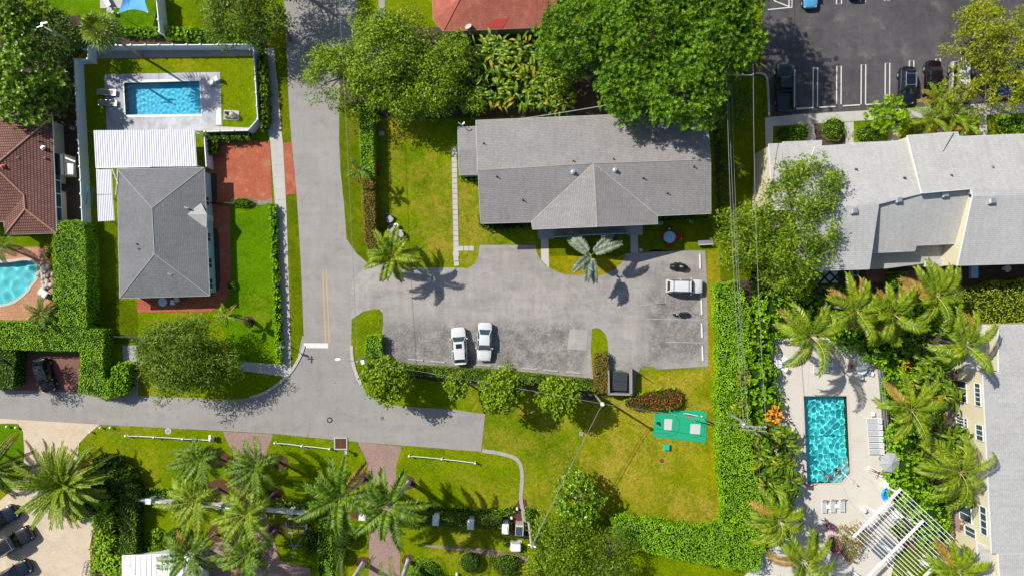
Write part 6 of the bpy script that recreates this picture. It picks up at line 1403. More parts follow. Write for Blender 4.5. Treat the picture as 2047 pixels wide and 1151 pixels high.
c = P(1338,457,.5); mb = MB(c); mb.ellip((c[0], c[1], .62), (.17, .15, .16), 10, 8); mb.rbox((c[0], c[1], .48), (.3, .3, .1)); tag(mb.build('bag', mt['stone_pale'], smooth=True), 'small pale bag on the dark chair above the pale blue table', 'bag')
# bench & small items below the porch
c = P(1212,478); t = thing('garden_bench', 'white slatted bench below the porch railing', 'bench', c, rad(2)); mb = MB(); [mb.rbox((x, .05, .44), (.08, .5, .04)) for x in np.linspace(-.6, .6, 11)]; mb.build('seat', mt['white_wall'], t); mb = MB(); mb.rbox((0, .36, .65), (1.4, .05, .45), 0, tilt=rad(-10)); mb.build('backrest', mt['white_wall'], t)
for x in (-.65, .65): mb = MB(); mb.rbox((x, .05, .33), (.07, .62, .66)); mb.build('arm', mt['white_wall'], t)
c = P(1228,477); mb = MB(c); mb.lathe([(.22, 0), (.3, .1), (.32, .4), (.27, .42), (.25, .35)], c, 14); tag(mb.build('plant_pot', mt['dark_metal']), 'dark round pot beside the white bench', 'pot')
c = P(1281,500); mb = MB(c); mb.rbox((c[0], c[1], .12), (.4, .4, .24), rad(3)); mb.rbox((c[0], c[1], .26), (.3, .3, .04), rad(3)); tag(mb.build('utility_box', mt['stone_pale']), 'small pale utility box beside the right front walk', 'utility box')
c = P(1276,467,.5); 
# black seats around a wire table on the main lawn
round_table(793,452,.33,'small round white wire table between black lawn seats','white',h=.5)
def tub(px, py, deg, label):
    c = P(px, py); t = thing('lounge_seat', label, 'lounge chair', c, rad(deg), 'black curved lawn seats'); mb = MB(); V = []
    for k in range(11):
        a = rad(-100+k*20); V.append((math.cos(a+PI)*.62, math.sin(a+PI)*.42))
    for (a, b) in zip(V[:-1], V[1:]): m = ((a[0]+b[0])/2, (a[1]+b[1])/2, .42); mb.rbox(m, (math.hypot(b[0]-a[0], b[1]-a[1])+.03, .07, .5), math.atan2(b[1]-a[1], b[0]-a[0]))
    mb.build('backrest', mt['black'], t); s = MB(); s.lathe([(.5, .2), (.5, .34), (.45, .36)], (0.05, 0, 0), 18); s.build('seat', mt['grey_wall'], t)
    l = MB(); l.rbox((0, 0, .1), (.7, .5, .2)); l.build('base', mt['black'], t)
tub(779,437,-60,'upper black curved seat on the lawn beside the hedge'); tub(783,459,-125,'black curved seat left of the white wire table'); tub(801,468,130,'black curved seat below the white wire table')
# pool-side dining set
round_table(1717,735,.72,'round white patio table near the fenced corner of the pool deck','white_wall',.06)
gW = 'white patio chairs around the round patio table'
chair(CW,1715,721,-90,'white chair above the round patio table',gW,.06); chair(CW,1733,726,200,'white chair right of the round patio table',gW,.06); chair(CW,1715,749,90,'white chair below the round patio table',gW,.06)
c = P(1699,731,.06); t = thing('patio_chair', 'red orange chair left of the round patio table', 'chair', c, 0); mb = MB(); mb.rbox((0, 0, .45), (.4, .5, .08)); mb.build('seat', mt['orange_red'], t, bevel=.03); mb = MB(); mb.rbox((-.25, 0, .7), (.08, .45, .5), 0, tilt=-rad(10), ax='y'); mb.build('backrest', mt['orange_red'], t, bevel=.03)
for x in (-.18, .18):
    for y in (-.2, .2): l = MB(); l.tube([(x, y, 0), (x, y, .42)], .02, 5); l.build('leg', mt['dark_metal'], t)
c = P(1735,745,.06); t = thing('folding_chair', 'folding beach chair with teal and purple towel near the patio table', 'chair', c, rad(-15)); mb = MB(); mb.rbox((0, 0, .3), (1.2, .5, .04)); mb.build('frame', mt['white'], t); mb = MB(); mb.rbox((-.1, 0, .34), (.55, .42, .03)); mb.build('towel', mt['teal'], t); mb = MB(); mb.rbox((.12, 0, .372), (.16, .4, .02)); mb.build('stripe', mt['petal_magenta'], t)
for x in (-.5, .5): mb = MB(); mb.rbox((x, 0, .14), (.04, .5, .28)); mb.build('leg', mt['white'], t)
# second white set by the long hedge
round_table(1551,726,.55,'round white table half under the clusia bushes','white',.06)
gX = 'white chairs by the clusia bushes'
chair(CW,1563,735,150,'white chair right of the table under the clusia bushes',gX,.06); chair(CW,1551,712,-90,'white chair above the table under the clusia bushes',gX,.06); chair(CW,1545,738,60,'white chair below the table under the clusia bushes',gX,.06); chair(CW,1564,716,215,'white chair beside the upper corner of shaded deck',gX,.06)
chair(CW,1559,887,30,'white chair among the torn paddle leaves',gX,.06)
# left garden terrace furniture
c = P(424,165,.05); mb = MB(c); mb.rbox((c[0], c[1], .32), (1.0, .9, .4), rad(28)); mb.rbox((c[0]-.35, c[1]+.2, .6), (.25, .9, .3), rad(28)); tag(mb.build('garden_armchair', mt['stone_pale'], bevel=.05), 'pale cushioned armchair at the corner of the stamped deck', 'armchair')
chair(CW,434,160,200,'white chair behind the small table on the stamped deck','pool garden chairs',.05)
round_table(426,168,.32,'small round white table on the stamped deck','white',.05)
# pool pump
c = P(463,231); t = thing('pool_pump', 'pool pump and filter on a concrete pad beside the blue pool', 'pool pump', c, rad(-4)); mb = MB(); mb.rbox((0, 0, .06), (1.9, 1.2, .12)); mb.build('base', mt['stone_pale'], t)
mb = MB(); mb.lathe([(.3, .12), (.34, .3), (.34, .8), (.22, 1.0), (.08, 1.05)], (.35, .0, 0), 14); mb.build('filter', mt['stone_pale'], t, smooth=True); mb = MB(); mb.tube([(-.7, .2, .35), (-.1, .2, .35)], .17, 8); mb.build('motor', mt['black'], t); mb = MB(); mb.tube([(-.6, -.3, .3), (0, -.3, .3), (.35, 0, .6), (.35, .3, 1.0)], .06, 6); mb.tube([(-.7, 0, .3), (-.7, -.4, .3), (.6, -.45, .25)], .06, 6); mb.build('pipes', mt['dark_metal'], t)
# sail, slab and table at the top left
slb = poly_thing('patio_slab', 'grey concrete pad at the top edge beneath the blue sail', 'patio', [(200,-30),(290,-30),(290,10),(242,17),(200,17)], 0, .08, 'stone_pale'); slb['kind'] = 'structure'
sl_t = thing('shade_sail', 'light blue fabric shade sail at the top left edge', 'shade sail', P(265,0)); mb = MB(); N_ = 12
cs = [np.array(P(*q)) for q in ((246,-45,2.8),(290,-45,2.6),(297,26,2.5),(236,27,2.7))]; V = []
for i in range(N_+1):
    for j in range(N_+1):
        u, v = i/N_, j/N_; uu = u + (0.5-u)*0.22*math.sin(PI*v); vv = v + (0.5-v)*0.20*math.sin(PI*u); p = cs[0]*(1-uu)*(1-vv)+cs[1]*uu*(1-vv)+cs[2]*uu*vv+cs[3]*(1-uu)*vv; V.append(p + np.array([0, 0, -.35*math.sin(PI*u)*math.sin(PI*v)+.03*math.sin(9*u+4*v)]))
mb.add(V, [(i*(N_+1)+j, i*(N_+1)+j+1, (i+1)*(N_+1)+j+1, (i+1)*(N_+1)+j) for i in range(N_) for j in range(N_)]); mb.build('fabric', mt['blue_sail'], sl_t, org=P(265,0), smooth=True)
for q in ((297,26,2.5),(236,27,2.7)): a = P(*q); mb = MB(); mb.tube([(a[0], a[1], 0), (a[0], a[1], 2.75)], .05, 6); mb.build('pole', mt['grey_metal'], sl_t, org=P(265,0))
round_table(225,25,.35,'small round pale table on the lawn below the blue sail','stone_round')
c = P(216,4); t = thing('patio_chair', 'dark garden chair on the concrete pad at the top edge', 'chair', c, rad(-60)); mb = MB(); mb.rbox((0, 0, .4), (1.5, .5, .08)); mb.build('seat', mt['alu'], t); mb = MB(); mb.rbox((0, .28, .6), (1.5, .07, .4)); mb.build('backrest', mt['alu'], t); mb = MB(); [mb.rbox((x, 0, .18), (.06, .45, .36)) for x in (-.6, .6)]; mb.build('leg', mt['alu'], t)
# lagoon sunbed
c = P(92,587,.05); t = thing('sun_lounger', 'white cushioned sunbed beside the lagoon pool', 'sun lounger', c, rad(-32)); mb = MB(); mb.rbox((0, 0, .22), (1.5, .85, .3)); mb.build('frame', mt['alu'], t); mb = MB(); mb.rbox((-.05, 0, .42), (1.35, .78, .1)); mb.build('cushion', mt['white_wall'], t, bevel=.04); mb = MB(); mb.rbox((.55, 0, .55), (.3, .75, .16), 0, tilt=-rad(30), ax='y'); mb.build('pillow', mt['black'], t, bevel=.04)
# boulders by the lagoon
for i, (x, y, r, l) in enumerate([(92,553,15,'mound of honey coloured boulders beside the lagoon steps'), (88,535,9,'smaller honey coloured boulders above the mound'), (96,570,9,'honey coloured boulders next to the white sunbed')]):
    rng = np.random.default_rng(i+5); c0 = P(x, y); mb = MB(c0)
    for k in range(14): a = rng.uniform(0, 2*PI); d = rng.uniform(0, r/K); s_ = rng.uniform(.15, .42); mb.ellip((c0[0]+math.cos(a)*d, c0[1]+math.sin(a)*d, s_*.5), (s_*rng.uniform(.7, 1.2), s_, s_*.7), 7, 5)
    tag(mb.build('boulders', mt['stone_pale']), l, 'rocks', 'boulders round the lagoon pool')
# furniture behind the slate house
round_table(331,603,.55,'round glass table on the brick terrace below the slate roof','table_glass',.05,'alu')
chair(CW,348,604,180,'pale chair beside the glass table on the brick terrace','terrace chairs',.05); chair(CW,357,599,200,'pale chair close to the house wall on brick terrace','terrace chairs',.05)
# grey umbrella
c = P(1760,915,.06); t = thing('parasol', 'grey octagonal parasol at the bottom of the lounger row', 'parasol', c); mb = MB(); ctr = (0, 0, 2.6); R_ = 1.28
rim = [(R_*math.cos(rad(12+45*k)), R_*math.sin(rad(12+45*k)), 2.12) for k in range(8)]; V = [ctr]; F = []
for k in range(8):
    a, b = rim[k], rim[(k+1) % 8]; m = ((a[0]+b[0])/2*.97, (a[1]+b[1])/2*.97, 2.14); i0 = len(V); V += [a, m, b]; F += [(0, i0, i0+1), (0, i0+1, i0+2)]
mb.add(V, F); mb.build('canopy', mt['umbrella_grey'], t); mb = MB()
for k in range(8): mb.tube([(0, 0, 2.615), (rim[k][0], rim[k][1], rim[k][2]+.015)], .018, 4)
mb.build('ribs', mt['grey_metal'], t); mb = MB(); mb.lathe([(.15, 2.58), (.15, 2.62), (.03, 2.68)], (0, 0, 0), 10); mb.build('cap', mt['umbrella_grey'], t); mb = MB(); mb.tube([(0, 0, 0), (0, 0, 2.58)], .03, 6); mb.lathe([(.3, 0), (.3, .1), (.05, .12)], (0, 0, 0), 12); mb.build('pole', mt['alu'], t)
# hand rail, float, life ring, hose, pole
c = P(1683,944,.06); t = thing('hand_rail', 'white pool hand rail at the cut corner of the turquoise pool', 'hand rail', c); mb = MB(); a, b = P(1683,944), P(1713,971); mb.tube([(a[0], a[1], -.6), (a[0], a[1], .8), ((a[0]*.7+b[0]*.3), (a[1]*.7+b[1]*.3), .95), ((a[0]*.25+b[0]*.75), (a[1]*.25+b[1]*.75), .9), (b[0], b[1], .1)], .045, 7); mb.build('rail', mt['white'], t, org=c); mb = MB(); mb.tube([P(1703,963,.06), P(1703,963,.9)], .03, 5); mb.build('post', mt['alu'], t, org=c)
c = P(1774,988,.06); mb = MB(c); mb.lathe([(.75, 0), (.85, .1), (.75, .22), (.55, .22), (.5, .12)], c, 22); tag(mb.build('pool_float', mt['blue_float'], smooth=True), 'bright blue round inflatable on the deck beside the pergola', 'inflatable')
c = P(1778,937,.06); t = thing('life_ring', 'white life ring hanging on a post behind the sunbather', 'life ring', c); mb = MB(); q = [(.28*math.cos(a), .12*math.sin(a), 1.0+.28*math.sin(a)) for a in np.linspace(0, 2*PI, 19)]; mb.tube(q, .06, 6); mb.build('ring', mt['white'], t); mb = MB(); mb.tube([(0, .1, 0), (0, .1, 1.4)], .04, 5); mb.build('post', mt['dark_metal'], t)
mb = MB(); q = chaikin([(1607,960),(1609,968),(1618,971),(1628,970),(1634,967)], 2); mb.tube([P(a, b, .11) for a, b in q], .05, 5); tag(mb.build('hose', mt['orange_red'], org=P(1616,969)), 'red hose curled round the bottom left pool corner', 'hose')
for i, (x, y, l) in enumerate([(1723,1017,'short white bollard light on the deck beside the pergola'), (1763,969,'short white bollard light near the blue inflatable')]):
    c = P(x, y, .06); mb = MB(c); mb.rbox((c[0], c[1], .35), (.35, .35, .7), rad(30)); mb.rbox((c[0], c[1], .73), (.42, .42, .06), rad(30)); tag(mb.build('deck_bollard', mt['white']), l, 'bollard', 'white bollards on the pool deck')
c = P(1766,972,.06); poly_thing('low_wall', 'short low white wall behind the sunbather', 'wall', [(1772,945),(1776,944),(1777,972),(1773,974)], 0, .45, 'white')
c = P(1775,925,.06); chair(CW,1768,940,200,'white chair behind the sunbather beside the bushes','pool garden chairs',.06)
# pergola
pg = thing('pergola', 'big white pergola with diagonal slats at the bottom of the pool garden', 'pergola', P(1790,1080)); po = P(1790,1080); hz = 2.6
beams = [((1712,1066),(1793,983)), ((1742,1150),(1842,1042)), ((1838,1162),(1868,1131))]
beams = [((1706,1073),(1800,977)), ((1722,1165),(1845,1040)), ((1810,1190),(1868,1131))]
for a, b in beams:
    A, B_ = P(*a, hz), P(*b, hz); an = math.atan2(B_[1]-A[1], B_[0]-A[0]); mb = MB(); mb.rbox(((A[0]+B_[0])/2, (A[1]+B_[1])/2, hz), (math.hypot(B_[0]-A[0], B_[1]-A[1]), .22, .26), an); mb.build('beam', mt['white'], pg, org=po)
    for f in (.04, .5, .93): x, y = A[0]+(B_[0]-A[0])*f, A[1]+(B_[1]-A[1])*f; mb = MB(); mb.rbox((x, y, hz/2-.06), (.22, .22, hz-.12), an); mb.build('post', mt['white'], pg, org=po)
for k in range(19):
    f = k/18; s0 = (1700+f*98, 1062-f*88); L_ = 178-12*abs(f-.4); e0 = (s0[0]+L_*.64, s0[1]+L_*.60)
    A, B_ = P(*s0, hz+.2), P(*e0, hz+.2); an = math.atan2(B_[1]-A[1], B_[0]-A[0]); mb = MB(); mb.rbox(((A[0]+B_[0])/2, (A[1]+B_[1])/2, hz+.2), (math.hypot(B_[0]-A[0], B_[1]-A[1]), .07, .16), an); mb.build('slat', mt['white'], pg, org=po)
# things under the pergola
chair(CW,1775,1015,10,'white chair at the upper corner under the pergola','chairs under the pergola',.07); chair(CW,1793,1024,100,'white chair in the middle under the pergola','chairs under the pergola',.07); chair(CW,1781,1036,-40,'white chair at the planted edge under the pergola','chairs under the pergola',.07)
round_table(1784,1025,.5,'round white table under the pergola slats','white',.07)
poly_thing('dining_table', 'dark slatted table under the lower left part of the pergola', 'table', [(1740,1100),(1770,1068),(1790,1088),(1760,1120)], .66, .72, 'grey_metal')
mb = MB()
for a, b in ((1742,1100),(1770,1070),(1787,1088),(1760,1118)): c = P(a, b, .06); mb.tube([c, (c[0], c[1], .66)], .03, 5)
lt = bpy.data.objects['dining_table']; o = mb.build('leg', mt['grey_metal'], lt, org=(0, 0, 0)); o.data.transform(Matrix.Translation(-lt.location))
t = thing('hammock', 'rust red hammock slung beyond the pergola slats', 'hammock', P(1818,1090)); mb = MB(); A, B_ = np.array(P(1795,1075,1.1)), np.array(P(1833,1098,1.1)); s_ = np.array([.5, .8, 0])*.45; V = []
for i in range(9):
    f = i/8; p = A+(B_-A)*f + np.array([0, 0, -.5*math.sin(PI*f)]); w_ = .3+.9*math.sin(PI*f); V += [p-s_*w_, p+s_*w_]
mb.add(V, [(2*i, 2*i+1, 2*i+3, 2*i+2) for i in range(8)]); mb.build('cloth', mt['rust'], t, org=P(1818,1090)); mb = MB(); [mb.tube([(q[0], q[1], 0), (q[0], q[1], 1.3)], .04, 5) for q in (A, B_)]; mb.build('post', mt['dark_metal'], t, org=P(1818,1090))
for i, (x, y, l) in enumerate([(1860,1095,'topmost round stepping stone in the striped lawn'), (1869,1113,'second round stepping stone in the striped lawn'), (1848,1110,'stepping stone left of the second one in the lawn'), (1857,1124,'stepping stone beside the pergola end'), (1843,1126,'lowest round stepping stone near the pergola slats')]):
    c = P(x-.0, y, .04); mb = MB(c); mb.lathe([(.27, 0), (.27, .05), (.24, .06)], c, 14); tag(mb.build('stepping_stone', mt['stone_round']), l, 'stepping stone', 'round stepping stones by the pergola')
for i, (x, y, l) in enumerate([(1879,861,'round stepping stone nearest the air conditioner'), (1880,855,'upper round stepping stone by the brown patio'), (1880,866,'middle round stepping stone by the brown patio'), (1880,876,'lowest round stepping stone by the brown patio')]):
    c = P(x, y, .02); mb = MB(c); mb.lathe([(.24, 0), (.24, .05), (.2, .06)], c, 14); tag(mb.build('stepping_stone', mt['stone_round']), l, 'stepping stone', 'round stepping stones by the brown patio')
# air conditioners
def ac_root():
    t = thing('air_conditioner', 'x', 'air conditioner', (0, 0, 0)); mb = MB(); mb.rbox((0, 0, .4), (.85, .85, .8)); mb.build('casing', mt['stone_round'], t, bevel=.06); mb = MB(); mb.lathe([(.33, .80), (.33, .812), (.12, .815)], (0, 0, 0), 18); mb.build('fan', mt['black'], t); mb = MB(); [mb.lathe([(r_, .812), (r_+.015, .825), (r_+.015, .812)], (0, 0, 0), 16) for r_ in (.1, .2, .3)]; mb.build('grille', mt['grey_metal'], t); return t
AC = ac_root(); fa = [1]
for x, y, l in ((1906,741,'air conditioner beside the low flat roof'), (1909,829,'air conditioner between the sliding doors'), (1928,1077,'air conditioner in the green bed beside the corner townhouse'), (1619,549,'air conditioner left of the checkered terrace'), (1704,545,'air conditioner right of the checkered terrace')):
    o = AC if fa[0] else copy_tree(AC); fa[0] = 0; place(o, x, y, 0, -3, l, 'square grey air conditioners')
for i, (x, y, l) in enumerate([(131,377,'dark air conditioner behind the tile roof house'), (117,365,'small dark box against the tile roof house wall')]):
    c = P(x, y); mb = MB(c); mb.rbox((c[0], c[1], .45), (.9-.3*i, .9, .9)); mb.lathe([(.3, .9), (.3, .93), (.1, .93)], (c[0], c[1], 0), 14); tag(mb.build('air_conditioner', mt['dark_metal']), l, 'air conditioner')
# checkered terrace
g2 = NG('checker', .6); ck = g2.node('ShaderNodeTexChecker', {'Vector': g2.mapv(1, 1, 1, rad(45)), 'Color1': (.50, .60, .62, 1), 'Color2': (.50, .60, .62, 1), 'Scale': 1.0}).outputs[0]
bk = g2.node('ShaderNodeTexBrick', {'Vector': g2.mapv(1, 1, 1, rad(45)), 'Color1': (.5, .6, .62, 1), 'Color2': (.46, .56, .58, 1), 'Mortar': (.01, .012, .03, 1), 'Scale': 1.0, 'Mortar Size': .13, 'Brick Width': .92, 'Row Height': .92, 'Mortar Smooth': 0.0}, offset=0.0).outputs['Color']; g2.col(bk); mt['checker'] = g2.m
sheet('checkered_terrace', [(1631,541),(1674,541),(1674,561),(1682,565),(1631,566)], 'checker', .06); sheet('checkered_terrace', [(1648,598),(1656,598),(1656,617),(1648,617)], 'checker', .06)
poly_thing('bathtub', 'blue tub on the shaded patio below the townhouse eave', 'tub', [(1942,532),(1956,532),(1956,556),(1942,556)], 0, .5, 'pale_blue'); 
c = P(2006,537); round_table(2006,537,.45,'round stone table in the shade at the right edge','stone_round')
poly_thing('door_mat', 'dark mat inside the shaded glass corner by the low roof', 'mat', [(1915,718),(1930,718),(1930,734),(1915,734)], 0, .1, 'dumpster_green')
t = thing('barbecue', 'black covered barbecue between the two air conditioners', 'barbecue', P(1895,768,.05), rad(-15)); mb = MB(); mb.rbox((0, 0, .45), (1.3, .6, .8)); mb.build('body', mt['cover_black'], t, bevel=.08); mb = MB(); mb.rbox((.5, -.05, .86), (.35, .3, .06)); mb.build('shelf', mt['alu'], t)
poly_thing('patio_screen', 'thin dark timber screen post line beside the brown patio', 'fence', [(1913,762),(1915,762),(1916,805),(1914,805)], 0, 1.2, 'wood_brown')
t = thing('patio_cabinet', 'small brown and stone cabinet near the lower air conditioner', 'cabinet', P(1925,1053,.05), rad(-8)); mb = MB(); mb.rbox((0, 0, .35), (.8, .6, .7)); mb.build('body', mt['wood_brown'], t); mb = MB(); mb.rbox((0, 0, .72), (.9, .7, .05)); mb.build('top', mt['stone_pale'], t)
# ================================================================== basketball half court, dumpster, cabinets
t = thing('sport_mat', 'bright green court mat with two grey squares and painted arc', 'court', P(1357,855)); org = P(1357,855)
mb = MB(); mb.prism([p[:2] for p in PL([(1309,823),(1340,817),(1372,820),(1395,818),(1413,826),(1411,884),(1305,872)])], 0.01, .07); mb.build('base', mt['green_court'], t, org=org)
for q in ([(1328,836),(1344,837),(1342,859),(1327,858)], [(1380,846),(1400,847),(1399,867),(1379,866)]): mb = MB(); mb.prism([p[:2] for p in PL(q)], .06, .078); mb.build('square', mt['court_grey'], t, org=org)
for arc, w_ in (([(1335+24*math.cos(a), 849+22*math.sin(a)) for a in np.linspace(-.9, 1.7, 18)], .08), ([(1389+20*math.cos(a), 857+17*math.sin(a)) for a in np.linspace(-.8, 1.8, 14)], .07), ([(1308,864),(1340,866)], .07)):
    mb = MB(); strip('x', arc, w_, 'x', .065, .076+.0003*len(arc)/10, build=False, mb=mb); mb.build('line', mt['dumpster_green'], t, org=org)
c = P(1316,845,.07); mb = MB(c); mb.rbox((c[0], c[1], .12), (.35, .3, .1)); mb.rbox((c[0]-.2, c[1]+.05, .2), (.25, .05, .2)); mb.rbox((c[0]+.1, c[1]-.12, .18), (.12, .25, .2)); tag(mb.build('sprinkler', mt['black']), 'small black fitting standing on the green court mat', 'fitting')
c = P(1331,892); mb = MB(c); mb.rbox((c[0], c[1], .2), (.7, .68, .4), rad(-3)); mb.rbox((c[0], c[1], .42), (.75, .72, .05), rad(-3)); tag(mb.build('utility_box', mt['green_court_edge'], bevel=.02), 'small green utility box on the lawn below the court mat', 'utility box')
# aerator / hoop lying: backboard pole and board
t = thing('basketball_hoop', 'white basketball hoop on a slanted stand behind the green mat', 'basketball hoop', P(1408,838)); org = P(1408,838); mb = MB(); A = P(1408,838); mb.tube([A, (A[0]-.5, A[1]+.5, 2.0), (A[0]-1.1, A[1]+.9, 2.7)], .09, 7); mb.build('pole', mt['white'], t, org=org)
B_ = P(1381,829,2.9); mb = MB(); mb.rbox((B_[0], B_[1], 2.9), (1.5, .06, .95), rad(-12), tilt=rad(-15)); mb.build('backboard', mt['white'], t, org=org); mb = MB(); mb.rbox((B_[0]+.02, B_[1]-.08, 2.8), (.6, .04, .4), rad(-12), tilt=rad(-15)); mb.build('target', mt['red'], t, org=org); mb = MB(); q = [(B_[0]+.05+.23*math.cos(a), B_[1]-.32+.23*math.sin(a), 2.65) for a in np.linspace(0, 2*PI, 17)]; mb.tube(q, .02, 5); mb.build('rim', mt['orange_red'], t, org=org)
c = P(1323,920); mb = MB(c); mb.lathe([(.28, 0), (.28, .03), (.25, .035)], c, 16); tag(mb.build('access_cover', mt['rust']), 'round rusty cover in the yellowing lawn', 'cover'); c = P(1162,866); mb = MB(c); mb.rbox((c[0], c[1], .03), (.5, .5, .06), rad(-8)); tag(mb.build('access_cover', mt['concrete_old']), 'square concrete cover beside the utility pole shadow', 'cover')
# dumpster enclosure
t = thing('bin_enclosure', 'open topped grey enclosure walls around the black lidded dumpster', 'enclosure', P(1240,760)); org = P(1240,760)
for q in ([(1216,740),(1218,740),(1219,787),(1216,787)], [(1259,737),(1264,736),(1264,788),(1260,789)], [(1217,785),(1264,787),(1264,790),(1216,789)]): mb = MB(); pts = [p[:2] for p in PL(q, 1.7)]; mb.prism(pts, 0, 1.7); mb.build('wall', mt['wood_grey'], t, org=org)
mb = MB(); a, b = P(1263,737,1.3), P(1291,756,1.3)
for z in (.3, 1.5): mb.tube([(a[0], a[1], z), (b[0], b[1], z)], .035, 5)
for f in (0, .5, 1): mb.tube([(a[0]+(b[0]-a[0])*f, a[1]+(b[1]-a[1])*f, 0), (a[0]+(b[0]-a[0])*f, a[1]+(b[1]-a[1])*f, 1.55)], .03, 5)
mb.build('gate', mt['dark_metal'], t, org=org)
c = P(1236,759); t = thing('dumpster', 'dumpster with two black lids inside the grey enclosure', 'dumpster', c, rad(-2)); mb = MB(); V = [(-.78,-1.1,.15),(.78,-1.1,.15),(.78,1.1,.15),(-.78,1.1,.15),(-.85,-1.15,1.15),(.85,-1.15,1.25),(.85,1.15,1.25),(-.85,1.15,1.15)]; mb.add(V, [(3,2,1,0),(4,5,6,7),(0,1,5,4),(1,2,6,5),(2,3,7,6),(3,0,4,7)]); mb.rbox((0, 1.25, .9), (.7, .2, .1)); mb.build('body', mt['dumpster_green'], t)
for y in (-.58, .58): mb = MB(); mb.rbox((0.03, y, 1.27), (1.72, 1.12, .06), 0, tilt=-rad(3.3), ax='y'); [mb.rbox((0.03, y+d, 1.31), (1.6, .04, .03), 0, tilt=-rad(3.3), ax='y') for d in (-.45, -.15, .15, .45)]; mb.build('lid', mt['lid_black'], t)
# electric cabinets
c = P(1038,1051); t = thing('electric_cabinet', 'glass fronted green cabinet in the mulch bed beside white pillar', 'cabinet', c, rad(-3)); mb = MB(); mb.rbox((0, 0, .75), (1.0, 1.35, 1.5)); mb.build('body', mt['stone_pale'], t); mb = MB(); mb.rbox((-.05, -.1, 1.53), (.8, 1.05, .06)); mb.build('lid', mt['window_glass'], t)
c = P(1031,1089); t = thing('water_tank', 'white rounded utility box behind the garden wall', 'utility box', c, rad(-2)); mb = MB(); mb.rbox((0, 0, .5), (1.25, .95, 1.0)); mb.build('body', mt['white_wall'], t, bevel=.14); mb = MB(); mb.rbox((0, 0, .04), (1.5, 1.3, .08)); mb.build('base', mt['stone_pale'], t)
fence('garden_fence', 'short dark metal gate beside the electric cabinet', [(1012,1068),(1030,1072),(1060,1073)], 1.3, 1.4, 'dark_metal', panel=False, rails=True, post=.06)
for i, (x, y, l) in enumerate([(1034,1015,'small white lantern in the mulch bed'), (1023,1033,'small white stone urn beside the electric cabinet'), (914,1145,'white stone at the edge of round ground cover')]):
    c = P(x, y); mb = MB(c); mb.lathe([(.15, 0), (.2, .15), (.12, .3), (.18, .45), (.05, .6)], c, 10); tag(mb.build('garden_ornament', mt['white_wall'], smooth=True), l, 'ornament')
